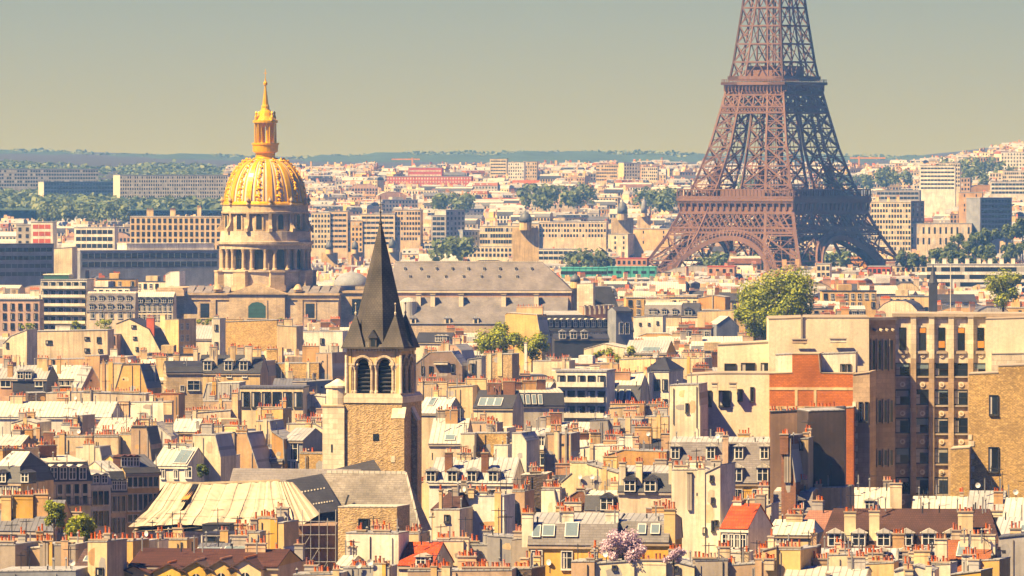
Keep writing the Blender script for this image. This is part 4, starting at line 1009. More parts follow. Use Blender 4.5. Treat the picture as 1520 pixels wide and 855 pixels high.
G('B1', [(1282, 622), (1383 + 20, 622)], 760, 'cream chimney wall with a tight row of pots by the black terrace', wall='cream', depth=4, stacks=((1288, 1375, 614, 7),))
# rows above the street
G('B1', [(290, 105), (640, 105)], 225, 'long cream blank wall with a crowded red pot row, centre left', wall='cream', stacks=((300, 470, 98, 15), (480, 635, 96, 13)), depth=7, turn=-10)
G('B1', [(410, 162), (540, 160), (560, 270)], 290, 'pale slanting party wall over the street mansards', wall='pale', depth=6)
G('B1', [(640, 92), (725, 92)], 225, 'cream chimney block just right of the crowded pot row', wall='cream', stacks=((645, 720, 82, 6),), depth=5, turn=-18)
G('B1', [(708, 55), (795, 55), (815, 150), (825, 250)], 262, 'tall tan party wall with a dark slate flank, over the yellow house', wall='tan', depth=8, roof='slate', stacks=((712, 780, 46, 5),))
F_('B1', 505, 690, 5, 85, 120, 'pale seamed zinc roof upper centre of the left quarter', roof='zincpale', wall='cream', ants=2, dishes=((600, 75),), turn=-14)
G('B1', [(790, 30), (838, 30), (925, 105)], 150, 'white wedge shaped zinc roof end beside a ladder', wall='white', depth=8, roof='zincpale')
F_('B1', 825, 1010, 165, 260, 330, 'white zinc house with sloping glass studio roof and green shutters', roof='zincpale', wall='white', wins=((1003, 265, 1035, 322), (870, 265, 890, 325), (940, 285, 960, 325)), sky=((950, 250, 1.2, 4.5), (985, 252, 1.2, 4.5)), stacks=((830, 895, 150, 7),), turn=-16)
G('B1', [(925, 148), (1000, 148), (1045, 165), (1110, 232)], 245, 'white rendered block with red pots and a slanted right side', wall='white', depth=7, stacks=((930, 995, 140, 5),))
G('B1', [(1040, 95), (1165, 95), (1192, 215)], 320, 'bright cream gable with small white annex at right', wall='pale', depth=8, turn=-16)
G('B1', [(1185, 205), (1245, 208)], 310, 'little white annex with two dark windows beside bright cream gable', wall='white', depth=5, wins=((1200, 238, 1212, 290), (1222, 238, 1234, 290)), turn=-16)
G('B1', [(1085, 50), (1200, 50)], 100, 'ochre chimney wall low behind the bright cream gable', wall='ochre', depth=6, stacks=((1090, 1195, 42, 7),))
G('B1', [(1170, 85), (1262, 85), (1262, 85), (1335, 85), (1400, 290)], 300, 'tall tan party wall with a bricked flue and ladder marks', wall='tan', depth=9, stacks=((1272, 1330, 70, 4),), flues=((1265, 80, 280),))
F_('B1', -40, 110, 95, 150, 190, 'white zinc roofed house near the left edge under antennas', roof='zincpale', wall='tan', ants=2, stacks=((90, 130, 70, 4), (150, 170, 60, 2)))
G('B1', [(60, 30), (130, 10), (200, 30)], 75, 'pale shallow gable near the left edge', wall='pale', depth=9, roof='zincpale')
G('B1', [(330, 40), (410, 40)], 75, 'small white chimney house with scarlet pots at left', wall='white', depth=5, stacks=((335, 385, 30, 5),))
G('B1', [(405, -10), (445, -10)], 72, 'slim grey tan stack wall left of the seamed zinc roof', wall='greyplaster', depth=6, turn=-20)
F_('B1', 920, 1060, 10, 75, 100, 'pale zinc mansard with a narrow dark window, below the tan blocks', roof='zincpale', wall='cream', wins=((1062, 20, 1074, 60),))
# ------------------------------------------------------------------ around the abbey church
G('B2', [(0, 560), (0, 545), (100, 545), (110, 570), (150, 570), (152, 700), (175, 780)], 800, 'yellow party wall with a mansard side, under the sheeted roof', wall='ochre', depth=7, stacks=((5, 95, 538, 7),), turn=-14, D=985)
G('B2', [(60, 775), (115, 740), (178, 790)], 870, 'small gabled cream house left of the scaffold', wall='cream', depth=7, roof='browntile', wins=((115, 810, 140, 845),), stacks=((102, 116, 715, 2),))
G('B2', [(485, 625), (770, 628)], 830, 'big white rendered wall with orange pots before the slate church roof', wall='white', depth=5, stacks=((540, 590, 612, 5, .2, 'cream'), (630, 720, 612, 8, .2, 'cream')), turn=-14, ants=1)
F_('B2', 772, 952, 680, 798, 835, 'bright orange red tiled roof beside the white rendered wall', roof='redtile', wall='cream', turn=-16, depth=9, dorms=(752, 795, [895], 40), droof='zincpale')
G('B2', [(798, 628), (885, 628)], 760, 'yellow chimney stack wall above the orange red roof', wall='ochre', depth=3, stacks=((802, 882, 620, 7),), turn=-16)
G('B2', [(892, 680), (948, 684)], 790, 'small blue grey zinc shed roof right of the orange red roof', wall='bluegrey', depth=5, roof='zinc')
G('B2', [(950, 668), (1120, 668)], 815, 'plain cream tan wall right of the orange red roof', wall='cream', depth=5, stacks=((975, 1040, 656, 6), (1050, 1145, 652, 4)))
G('B2', [(1100, 690), (1262, 690)], 812, 'grey white roughcast wall, bottom middle', wall='concrete', depth=5, stacks=((1150, 1200, 672, 2),), ants=1)
G('B2', [(1250, 640), (1400, 650)], 818, 'pale grey wall running towards the domed grey tank roof', wall='concrete', depth=6, ants=2)
F_('B2', 425, 500, 755, 800, 850, 'tiny grey zinc lean to by the white rendered wall', roof='zincpale', wall='white')
G('B2', [(820, 830), (1383, 825)], 930, 'long low tan parapet lined with red pots along the bottom', wall='tan', depth=5, stacks=((830, 1050, 818, 16), (1110, 1370, 812, 18)), turn=-6)
G('B2', [(200, 850), (460, 845)], 930, 'low wall with scattered red pots at the bottom, left of centre', wall='cream', depth=5, stacks=((290, 390, 838, 9),), turn=-8, dishes=((430, 845),))
G('B2', [(470, 815), (620, 812), (720, 812)], 920, 'low grey zinc flat with dishes under the white rendered wall', wall='concrete', depth=6, stacks=((510, 590, 806, 6), (640, 720, 806, 5)), dishes=((555, 830), (620, 815)), turn=-8)
F_('B2', 935, 1385, 222, 352, 420, 'blue white zinc mansard with three dormers right of the bell tower', roof='zinc', wall='white', turn=-10, dorms=(275, 342, [945, 1060, 1165, 1280], 40), wins=((1040, 388, 1080, 418), (1135, 388, 1165, 418), (1255, 388, 1295, 418)), stacks=((1005, 1045, 195, 2, 2.2, 'brownbrick'), (1203, 1240, 195, 2, 2.2, 'brownbrick')), dstyle='f', droof='zinc', depth=12, cheek='zincpale')
G('B2', [(866, 372), (930, 335), (1012, 375)], 400, 'brown pyramid roofed turret house beside the bell tower', wall='tan', depth=6, roof='browntile')
G('B2', [(960, 498), (1100, 498)], 690, 'cream house with brown hipped roof and one small window', wall='cream', depth=7, wins=((1022, 530, 1042, 560),), turn=-14, stacks=((985, 1000, 395, 1),), D=1020)
F_('B2', 950, 1102, 412, 495, 560, 'brown tiled hip roof between chimneys right of the church', roof='browntile', wall='cream', hip=40, turn=-14, D=1022, stacks=((1095, 1125, 395, 2), (945, 965, 440, 2)))
G('B2', [(1100, 425), (1340, 425)], 650, 'large bright white party wall with ladder rungs, centre', wall='white', depth=6, flues=((1132, 420, 600),), stacks=((1130, 1160, 414, 3), (1190, 1245, 405, 4)), turn=-14, ants=2)
H = G('B2', [(1300, 590), (1400, 590)], 640, 'round topped slate blue mansard turret, centre foreground', wall='slate', depth=6, turn=-10)
b = MB(); r_ = H.L * .62; z_ = H.c[0][1]; b.lathe([(r_, z_ + .1), (r_ * 1.02, z_ + 1.2), (r_ * .86, z_ + 3.0), (r_ * .5, z_ + 3.5), (.1, z_ + 3.7)], 18, 'slate', c=(H.L / 2, 3)); b.build('dome_roof', H.root, smooth=False)
H.dormer(H.L * .5, -.6, z_ - .3, 1.0, 1.6, 'zinc', True)
G('B2', [(1105, 88), (1180, 88)], 225, 'bright cream block with a brick gable behind, right of tower', wall='pale', depth=5)
G('B2', [(1180, 85), (1355, 85)], 222, 'golden brick party wall right of the bell tower', wall='goldbrick', depth=5, stacks=((1185, 1240, 182, 3, -.8),), turn=-6)
G('B2', [(1138, 30), (1302, 30)], 82, 'orange tan chimney wall with a full row of pots right of tower', wall='tan', depth=4, stacks=((1142, 1300, 22, 13),))
F_('B2', 935, 1130, 8, 140, 200, 'crumpled pale zinc roof with vents right of the bell tower', roof='zincpale', wall='cream', ants=3, sky=((1045, 125, 1.8, 1.5),), stacks=((1025, 1050, 2, 2),))
G('B2', [(1285, 150), (1360, 150)], 225, 'white box penthouse below the golden brick wall', wall='white', depth=4)
G('B2', [(165, 35), (322, 35), (360, 60)], 190, 'cream blank wall left of the bell tower buttress', wall='cream', depth=7, stacks=((215, 300, 15, 5), (322, 350, 22, 2)), turn=-12)
G('B2', [(235, 195), (375, 195)], 292, 'brick topped low wall with pots touching the bell tower', wall='goldbrick', depth=5, stacks=((240, 270, 188, 3), (275, 372, 190, 6)))
F_('B2', 0, 140, 150, 235, 292, 'dark slate house with long skylights left of the church', roof='zincdark', wall='cream', sky=((30, 225, 1, 3.6), (60, 225, 1, 3.6), (90, 225, 1, 3.6)), turn=-14)
G('B2', [(85, 75), (150, 120), (155, 255)], 292, 'tan stepped gable with dark hatch left of the church', wall='tan', depth=8)
G('B2', [(0, 20), (75, 20), (80, 60), (120, 160)], 175, 'tall cream chimney gable far left of the bell tower', wall='cream', depth=9)
F_('B2', 148, 252, 60, 122, 290, 'slate house with dark green shuttered window near the church', roof='zinc', wall='bluegrey', turn=-20, wins=((175, 135, 225, 225), (190, 240, 215, 285)))
# ------------------------------------------------------------------ foreground right of centre
F_('B3', 90, 560, 525, 688, 900, 'yellow stone house with rounded slate mansard and white skylights', yk=575, roof='paleslate', top='zinc', wall='ochre', turn=-9, depth=13, sky=((130, 650, 1.0, 1.5), (195, 645, 1.5, 1.5), (320, 648, 1.6, 1.9)),
   wins=((108, 722, 160, 810), (272, 722, 322, 815)), stacks=((245, 320, 515, 6, 1.8, 'white'), (490, 560, 510, 6, 2.2, 'white'), (52, 112, 520, 5, .2, 'white')), dishes=((205, 815),))
F_('B3', 560, 845, 528, 672, 900, 'yellow stone house whose mansard sits behind the pink blossom', yk=562, roof='paleslate', top='zinc', wall='ochre', turn=-9, depth=12, sky=((700, 632, 1.0, 1.3), (772, 632, 1.1, 1.3)), stacks=((820, 880, 500, 4, .2, 'cream'),))
G('B3', [(846, 505), (890, 505)], 745, 'narrow wine dark shaded wall right of the blossom', wall='brownbrick', depth=8, turn=20)
G('B3', [(862, 282), (945, 282), (950, 282), (1003, 282), (1040, 300), (1125, 258)], 745, 'tall cream slab of a party wall with rust streaked flank', wall='pale', depth=9, turn=-14, roof='zincpale', stacks=((872, 945, 262, 7), (905, 1002, 244, 7, 4)), wins=((1038, 598, 1045, 622), (1082, 432, 1089, 460), (1084, 560, 1091, 610), (1102, 556, 1109, 582), (1076, 315, 1083, 340)), flues=((955, 300, 500), (968, 300, 500)))
G('B3', [(945, 508), (1008, 508)], 742, 'dark stained rubble patch low on the tall cream slab', wall='darkrubble', depth=.5, turn=-14, D=998, name='lean_to_wall', cat='wall')
F_('B3', 575, 860, 265, 400, 530, 'tall slate roofed house with white dormers and balconies, centre right', yk=300, roof='slate', top='zinc', wall='cream', dorms=[(320, 392, [645, 760], 46), (445, 515, [640, 750], 50)], stacks=((578, 612, 245, 3, .1, 'pale'), (668, 702, 243, 3, .1, 'pale'), (845, 862, 240, 1, .2, 'pale')), turn=-12, ants=1)
G('B3', [(262, 350), (320, 300), (320, 245), (405, 245), (405, 250), (575, 300)], 400, 'broad cream gable with two satellite dishes, centre right', wall='pale', depth=8, stacks=((312, 400, 238, 8),), dishes=((375, 345), (438, 345)), turn=-12)
G('B3', [(265, 455), (350, 398), (392, 398), (410, 460)], 525, 'red brown brick gable with a small chimney and pots', wall='brownbrick', depth=7, stacks=((346, 390, 385, 2), (290, 380, 458, 5, -1, 'pale')), turn=-10)
F_('B3', 395, 580, 400, 500, 528, 'dark slate roof with one large white dormer, centre', roof='slate', top='zincpale', wall='cream', yk=420, dorms=(430, 505, [515], 60), turn=-10)
G('B3', [(158, 392), (230, 392), (245, 480)], 510, 'white flared chimney wall with a crown of red pots', wall='white', depth=5, stacks=((160, 255, 380, 9),), turn=-18)
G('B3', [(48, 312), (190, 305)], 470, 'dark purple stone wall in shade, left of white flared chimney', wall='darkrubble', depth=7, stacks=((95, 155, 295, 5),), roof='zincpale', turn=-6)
G('B3', [(0, 400), (68, 400)], 480, 'short orange wall with pots at the foot of a shaded wall', wall='tan', depth=5, stacks=((2, 60, 390, 6),))
G('B3', [(172, 180), (180, 90), (245, 90), (262, 90), (320, 90), (322, 300)], 300, 'flat tan party wall with two thick flue pipes, centre', wall='tan', depth=9, flues=((252, 75, 285), (292, 60, 285)), stacks=((182, 240, 84, 0),))
F_('B3', 78, 178, 60, 172, 295, 'pale blue zinc curved roof with one tall white window', roof='zinc', wall='ochre', wins=((135, 195, 172, 255),), dorms=(95, 150, [155], 26), turn=-10)
G('B3', [(0, 85), (50, 85), (78, 130), (78, 300)], 310, 'white wall with dark rubble edge at the centre of the picture', wall='white', depth=8)
F_('B3', 850, 1385, 110, 352, 470, 'long lavender slate mansard with two tiers of white dormers', yk=135, roof='paleslate', top='zinc', wall='ochre', dorms=[(150, 220, [878, 1070, 1222, 1360], 40), (255, 340, [1215, 1355], 50)], rows=((388, 432, 5, 1.3, 1),), stacks=((1135, 1165, 100, 2, .6, 'tan'), (1200, 1262, 98, 4)), turn=-7, depth=13, droof='zincpale', cheek='zincpale')
G('B3', [(500, 205), (600, 175), (680, 180), (835, 185)], 260, 'cluttered low roof terrace of vents and red pots', wall='tan', depth=6, stacks=((525, 640, 180, 9), (755, 790, 190, 2), (800, 830, 185, 2)), dishes=((995, 225),) if False else (), ants=4)
G('B3', [(350, 165), (420, 155), (605, 150)], 240, 'white blue zinc terrace roof lit from the left', wall='white', depth=9, roof='zincpale', stacks=((578, 605, 105, 3), (600, 650, 92, 0, .3, 'white'), (650, 680, 105, 3, .2, 'tan')))
F_('B3', 670, 850, 118, 180, 210, 'small grey slate hump roof with antennas', roof='slate', wall='tan', top='zinc', ants=3, stacks=((805, 850, 88, 3, .2, 'tan'), (650, 740, 55, 6, 3, 'tan')))
G('B3', [(420, 18), (520, 15), (525, 70)], 80, 'brown grey wall in shade behind the zinc terrace', wall='greyplaster', depth=6, roof='zincdark')
G('B3', [(525, 10), (700, 12)], 80, 'grey block with stacked red pots, centre right middle rows', wall='concrete', depth=6, stacks=((555, 590, 45, 4, -1.2), (655, 735, 38, 6, -1.4)))
G('B3', [(715, -5), (845, -5)], 70, 'flat orange plaster wall, centre right', wall='ochre', depth=6)
H = G('B3', [(960, 25), (1015, 10), (1096, 15)], 105, 'tan wall bearing two short lines of dark graffiti, centre right', wall='tan', depth=6, wins=((924 + 38, 45, 934 + 38, 80),), turn=-8)
b = MB(); gr = random.Random(8)          # brushed black scrawl, two short lines
for yy, x0_ in ((52, 1030), (69, 1032)):
    for i in range(5):
        u = H.us(x0_ + i * 8.2); z = H.zz(1050, yy + gr.uniform(-1, 1)); d = gr.choice((-1, 1)) * .25
        b.beam((u, -.03, z - .45), (u + d, -.03, z + .45), .16, 'iron', .02); b.beam((u - .25, -.035, z + gr.uniform(-.3, .3)), (u + .4, -.035, z + gr.uniform(-.4, .4)), .15, 'iron', .02)
b.build('graffiti', H.root)
G('B3', [(870, 25), (912, -5), (958, -5)], 108, 'cream sliver gable left of the tan graffiti wall', wall='cream', depth=6, wins=((924, 40, 936, 85),))
F_('B3', 1098, 1385, 8, 100, 112, 'dark sunlit slate roof with skylights beside the tan graffiti wall', roof='churchslate', wall='tan', sky=((1160, 68, 1, 1.4),), stacks=((1215, 1258, 5, 2, 1.2, 'cream'),))
F_('B3', 1130, 1275, 470, 600, 760, 'small house with bright scarlet tiles right of the tall slab', roof='redtile', wall='white', turn=-24, rows=((630, 700, 4, .7),), depth=8, stacks=((1135, 1180, 460, 5),))
G('B3', [(1110, 775), (1160, 730), (1275, 735)], 850, 'white gabled shed at the bottom, right of the blossom', wall='white', depth=6, roof='zincpale')
G('B3', [(445, 790), (640, 775), (660, 800)], 920, 'low pale gable with a round dark vent, bottom centre', wall='pale', depth=6, wins=((545, 802, 562, 815),), turn=-8, stacks=((650, 830, 772, 8),))
G('B3', [(800, 800), (890, 780), (985, 805)], 920, 'second low pale gable with round vent, bottom centre right', wall='pale', depth=6, wins=((876, 806, 892, 822),), turn=-8)
G('B3', [(990, 775), (1165, 772)], 920, 'bare brown grey wall at the bottom edge, right of centre', wall='greyplaster', depth=6, roof='zincdark', turn=-10, stacks=((975, 1100, 762, 6),))
G('B3', [(320, 780), (445, 778)], 920, 'tan chimney wall at the bottom edge under the blossom', wall='tan', depth=6, turn=-10, stacks=((400, 440, 765, 2),))
G('B3', [(0, 660), (95, 650)], 860, 'grey sunlit wall left of the yellow stone house', wall='greyplaster', depth=8, turn=-16, stacks=((5, 60, 620, 6),), roof='zinc')
G('B3', [(0, 820), (105, 818)], 920, 'dark low parapet with three pots, bottom left of centre', wall='darkrubble', depth=6, stacks=((5, 90, 812, 4),))
G('B3', [(1165, 800), (1300, 790), (1383, 785)], 920, 'tan bottom wall with a jumble of red pots, right of centre', wall='tan', depth=6, stacks=((1168, 1200, 792, 3),), ants=1)
G('B3', [(1318, 725), (1383, 725)], 860, 'yellow wall below a shaded gap, right of centre bottom', wall='ochre', depth=6, stacks=((1325, 1380, 712, 6),))
F_('B3', 1130, 1385, 480, 505, 560, 'pale flat terrace roof with red pots under the lavender mansard', roof='zincpale', wall='cream', stacks=((1150, 1215, 470, 6), (1330, 1383, 372, 6, .3, 'pale')), turn=-8)
G('B3', [(1285, 545), (1345, 490), (1400, 468)], 660, 'white and ochre gable right of the scarlet tiled house', wall='cream', depth=7, roof='zincpale')
# ------------------------------------------------------------------ foreground right quarter
F_('B4', 268, 1262, 505, 708, 780, 'long brown tiled roof with six white pedimented dormers, lower right', roof='browntile', wall='cream', turn=-5, depth=15, hip=75, dorms=(610, 690, [360, 490, 625, 745, 868, 990], 62), droof='zincpale', cheek='white',
   stacks=((410, 472, 515, 2, 1.2, 'pale'), (545, 600, 510, 2, 1.2, 'pale'), (1025, 1105, 515, 5, 2.0, 'pale')))
H = F_('B4', 268, 930, 712, 768, 800, 'grey zinc lower mansard strip with three small dormers, lower right', roof='zinc', wall='tan', turn=-5, dorms=(720, 765, [615, 735, 855], 50), droof='zincpale', depth=7)
F_('B4', -10, 245, 558, 632, 700, 'pale zinc hipped roof house with four low windows, right side', roof='zincpale', wall='cream', hip=25, turn=-10, wins=((45, 635, 65, 680), (85, 635, 105, 680)), depth=10)
G('B4', [(20, 480), (165, 475)], 560, 'cream flat chimney block with a yellow pot row, right side', wall='cream', depth=5, stacks=((60, 160, 468, 9),), turn=-14)
F_('B4', 165, 310, 510, 615, 640, 'small rust brown tiled roof wedge, right side', roof='rusttile', wall='tan', turn=-18)
F_('B4', 30, 235, 385, 505, 560, 'tan mansard with a big curved dormer, below the dark shaded wall', roof='paleslate', top='zincpale', yk=400, wall='tan', dorms=(440, 495, [160], 60), turn=-8)
G('B4', [(235, 390), (255, 380), (420, 378)], 545, 'cream wall with diagonal zinc flashing, right of curved dormer', wall='cream', depth=6, stacks=((255, 425, 372, 7, 3),), turn=-14, ants=2)
F_('B4', 425, 665, 385, 495, 505, 'low zinc roof with one white window, beneath tall ribbed building', roof='zincpale', wall='concrete', dorms=(452, 495, [548], 38), turn=-6, stacks=((658, 722, 358, 4, .2, 'cream'),))
F_('B4', 780, 1070, 432, 495, 510, 'long pale zinc strip roof below the tall ribbed building', roof='zincpale', wall='cream', turn=-5, stacks=((1030, 1050, 415, 2),), ants=1)
F_('B4', 1075, 1270, 402, 500, 520, 'pale zinc roof with roof box below the golden brick wall', roof='zinc', wall='cream', turn=-8, stacks=((1215, 1265, 405, 4, 1.5, 'tan'), (1140, 1290, 505, 6, -1.2, 'pale')), ants=2)
F_('B4', 1265, 1420, 440, 560, 600, 'bright seamed zinc slope at the right edge', roof='zincpale', wall='cream', turn=-10)
F_('B4', 1215, 1420, 545, 640, 690, 'glass and zinc lean to at the right edge', roof='zinc', wall='concrete', turn=-12, sky=((1385, 620, 1.5, 2),))
G('B4', [(1245, 650), (1420, 632)], 850, 'weathered dark grey wall at the right edge bottom', wall='concrete', depth=7, turn=-8, roof='zincdark')
F_('B4', 930, 1180, 672, 855, 900, 'rust brown roof with a large open skylight, bottom right', roof='rusttile', wall='ochre', turn=-12, sky=((1040, 760, 1.9, 2.8),), stacks=((900, 965, 660, 3, .1, 'pale'), (1045, 1120, 745, 5, .2, 'white'), (1010, 1200, 645, 9, 4, 'pale')))
G('B4', [(1130, 775), (1250, 770)], 900, 'ochre wall at the bottom right with brown flank', wall='ochre', depth=6, turn=-16)
G('B4', [(40, 715), (175, 715)], 920, 'yellow stained chimney wall, bottom of the right quarter', wall='ochre', depth=6, stacks=((45, 170, 705, 6),), turn=-20)
G('B4', [(-30, 720), (45, 700)], 920, 'cream wall crowded with potted flowers, bottom right of centre', wall='cream', depth=6, stacks=((-10, 40, 765, 4, -1),))
G('B4', [(175, 705), (262, 702)], 860, 'small orange brown wall beside the hipped zinc roof', wall='rusttile', depth=6)
G('B4', [(320, 745), (475, 740), (480, 780)], 870, 'pale chimney wall beside a slate wedge, bottom right', wall='pale', depth=5, stacks=((328, 375, 738, 4), (480, 570, 745, 6, 1)))
G('B4', [(475, 795), (680, 785)], 900, 'cream wall with a long tray of red pots, bottom right', wall='cream', depth=5, stacks=((545, 675, 780, 9),))
G('B4', [(805, 798), (985, 792)], 920, 'white stepped wall with clustered pots, bottom right', wall='white', depth=5, stacks=((812, 980, 785, 11),))
G('B4', [(690, 790), (800, 785)], 890, 'small grey slate stub between two pot rows, bottom right', wall='greyplaster', depth=5, roof='zincdark')
F_('B4', 90, 530, 815, 855, 930, 'white seamed zinc roof along the bottom edge at right', roof='zincpale', wall='white', turn=-6, stacks=((315, 335, 845, 2, -.5),))
G('B4', [(680, 830), (800, 800), (900, 830)], 940, 'pale zinc ridge roof at the bottom edge, right quarter', wall='pale', roof='zinc', depth=6, stacks=((742, 785, 825, 4, -.5),))
G('B4', [(985, 850), (1150, 830)], 940, 'ochre roof corner at the bottom edge below the skylight', wall='ochre', depth=6)
F_('B4', -40, 100, 355, 400, 470, 'flat terrace with red pots beside a tall chimney wall, right', roof='zinc', wall='cream', stacks=((-10, 50, 360, 8),))
G('B4', [(72, 100), (118, 100), (150, 355)], 372, 'leaning dark chimney flank with bundled flue pipes', wall='brownbrick', depth=6, turn=-20, flues=((95, 95, 350), (108, 95, 350), (122, 110, 350)), stacks=((70, 115, 92, 4, -.5, 'brownbrick'),), D=1075)
G('B4', [(146, 118), (218, 115)], 372, 'cream house end with two small windows right of the flue pipes', wall='cream', depth=7, wins=((175, 130, 186, 170), (160, 245, 178, 288)), D=1078, turn=-8, stacks=((165, 215, 335, 4, -1.5),))
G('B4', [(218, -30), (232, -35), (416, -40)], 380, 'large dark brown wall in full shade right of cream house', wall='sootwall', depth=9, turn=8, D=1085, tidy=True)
# ------------------------------------------------------------------ tall stone building with vertical piers, upper right
def faculty():
    D = 1185.0
    O, rz, L, _ = frame_of('P', 1326, 1530, 470, None, D, -5); k = D / FPX
    H = House('ribbed_building', O, rz, 'tall pale stone building with vertical piers and recessed office windows, right', 'office building')
    Z = lambda py: unp(1400, py, D).z
    zt = Z(470); b = MB(); b.box(0, L, 0, 14, 0, zt, 'facing'); b.box(-.2, L + .2, -.5, 14, zt, zt + .5, 'coping'); b.build('wall', H.root)
    U = lambda px: (px - 1326) / (1530 - 1326) * L
    for px in (1356, 1383, 1412, 1441, 1470):
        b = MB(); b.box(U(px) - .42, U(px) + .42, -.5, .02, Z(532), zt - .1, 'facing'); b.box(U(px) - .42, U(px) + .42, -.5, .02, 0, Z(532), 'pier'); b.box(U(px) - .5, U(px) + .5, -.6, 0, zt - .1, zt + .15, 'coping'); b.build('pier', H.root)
    def med():
        b = MB(); b.lathe([(.42, -.12), (.42, .02)], 14, 'facing'); b.lathe([(.2, -.16), (.2, .02)], 10, 'pier'); return b.mesh('medallion')
    mm = med()
    for i, px in enumerate((1340, 1369.5, 1398, 1427, 1456)):
        u = U(px)
        b = MB(); b.box(-.52, .52, -.06, .02, 0, Z(486) - Z(520), 'glass'); b.box(-.8, .8, -.3, .02, -.5, -.1, 'coping')
        if i in (1, 2, 3, 4): b.box(-.48, .48, -.09, -.061, *((Z(494) - Z(520), Z(487) - Z(520)) if i in (1, 3) else (Z(516) - Z(520), Z(506) - Z(520))), 'orangewall')
        b.build('slit_window', H.root, (u, -.003, Z(520)))
        m = put('medallion', mm, H.root, (u, -.02, Z(527))); m.rotation_euler = (R(-90), 0, 0)
        for y0, y1 in ((539, 557), (579, 600), (621, 642), (665, 687), (709, 732)):
            w_ = 2.0; h_ = Z(y0) - Z(y1); f = H.win(u, Z(y1), w_, h_, 0, 'd')
            b = MB(); b.box(-w_ / 2 + .1, w_ / 2 - .1, -.075, -.055, h_ * rnd.choice((.55, .7, .85)), h_ * .97, rnd.choice(('shutter', 'glass', 'skyglass'))); b.box(-w_ / 2, w_ / 2, -.09, -.05, h_ * .45, h_ * .48, 'darkframe'); b.build('blind', f)
            b = MB(); b.box(-1.15, 1.15, -.35, .02, -.35, -.13, 'coping'); b.box(-1.12, 1.12, -.03, .02, -2.5, -.35, 'pier'); b.build('spandrel', f)
            m = put('medallion', mm, H.root, (u, -.05, Z(y1) - 1.4)); m.rotation_euler = (R(-90), 0, 0)
    PROT.append((1322, 1520, 466, 738, D - 5))
    # wing with slit windows that steps forward on the left
    O2, rz2, L2, _ = frame_of('P', 1291, 1329, 472, None, D - 2.2, 26)
    H2 = House('stair_wing', O2, rz2, 'canted stair wing with four tall slit windows beside the ribbed building', 'office building')
    zt2 = Z(472) - .3; b = MB(); b.box(0, L2, 0, 2, 0, zt2, 'pier'); b.box(-.2, L2 + .2, -.3, 2, zt2, zt2 + .45, 'coping'); b.build('wall', H2.root)
    for i in range(4):
        u = (i + .6) * L2 / 4.3
        for y0, y1 in ((505, 548), (594, 626), (668, 690)):
            b = MB(); b.box(-.3, .3, -.05, .02, 0, Z(y0) - Z(y1), 'glass'); b.box(-.42, -.3, -.25, .02, -.2, Z(y0) - Z(y1) + .2, 'facing'); b.build('slit_window', H2.root, (u, -.003, Z(y1)))
        b = MB(); b.beam((0, 0, 0), (0, -1.0, -.25), .3, 'coping'); b.build('spout', H2.root, (u, 0, Z(488)))
    # cream slab to the left
    gable(tidy=True, t='P', pts=[(1141, 474), (1200, 472), (1290, 472)], yb=560, label='broad cream windowless block left of the ribbed building', D=D - 6.5, wall='palestone', roof='coping', depth=20, turn=-1, flues=((1190, 467, 505),), stacks=((1176, 1198, 504, 0, -1.5, 'tan'), (1232, 1256, 503, 0, -1.5, 'pale')))
    gable(tidy=True, t='P', pts=[(1463, 474), (1532, 472)], yb=545, label='plain cream stone flank at the right edge above golden brick', D=D - 9, wall='palestone', roof='coping', depth=10, turn=-4)
    gable(tidy=True, t='P', pts=[(1472, 526), (1532, 525)], yb=548, label='low cream stone ledge block at the right edge', D=D - 12, wall='facing', roof='coping', depth=6, turn=-4)
    H3 = gable(tidy=True, t='P', pts=[(1438, 556), (1482, 554), (1482, 544), (1535, 542)], yb=735, label='golden brick wall with quoins and tall slit opening, right edge', D=D - 32, wall='goldbrick', roof='coping', depth=10, turn=-6, wins=((1469, 587, 1481, 615), (1468, 664, 1482, 700)))
    b = MB()
    for i in range(28): b.box(-.05, .5 if i % 2 else .85, -.08, .02, 2 + i * .95, 2 + i * .95 + .8, 'facing')
    b.build('quoin', H3.root)
    H4 = gable(tidy=True, t='P', pts=[(1411, 667), (1439, 665)], yb=735, label='low golden brick step with quoins under the tall brick wall', D=D - 36, wall='goldbrick', roof='coping', depth=10, turn=-6)
    # red brick building with cream bands
    H5 = gable(tidy=True, t='P', pts=[(1142, 555), (1176, 554), (1176, 526), (1216, 526), (1218, 554), (1266, 555)], yb=610, label='red brick building with cream bands and a raised block', D=D - 22, wall='brick', roof='coping', depth=10, turn=-6)
    b = MB(); u = H5.us
    for y in (577, 605): b.box(-.05, H5.L + .05, -.06, .02, H5.zz(1200, y + 2), H5.zz(1200, y - 2), 'cream')
    for x in (1182, 1210): b.box(u(x) - .2, u(x) + .2, -.07, .02, H5.zz(1200, 603), H5.zz(1200, 579), 'cream')
    b.build('band', H5.root)
    gable(tidy=True, t='P', pts=[(1151, 527), (1176, 526)], yb=556, label='small white roof cabin left of the red brick block', D=D - 20, wall='white', depth=5, turn=-6)
    gable(tidy=True, t='P', pts=[(1217, 526), (1246, 525), (1270, 524)], yb=556, label='white roof cabin with two dark windows right of red brick', D=D - 19, wall='white', depth=5, turn=-6, wins=((1248, 541, 1254, 553), (1257, 541, 1262, 553)))
    H6 = gable(tidy=True, t='P', pts=[(1266, 556), (1291, 553)], yb=725, label='narrow tan stone wing with quoins beside red brick building', D=D - 25, wall='pier', roof='coping', depth=10, turn=-8, wins=((1276, 598, 1279, 625), (1285, 598, 1288, 625)))
    b = MB()
    for i in range(34): b.box(-.05, .45 if i % 2 else .75, -.08, .02, 1 + i * .95, 1 + i * .95 + .8, 'facing')
    b.build('quoin', H6.root)
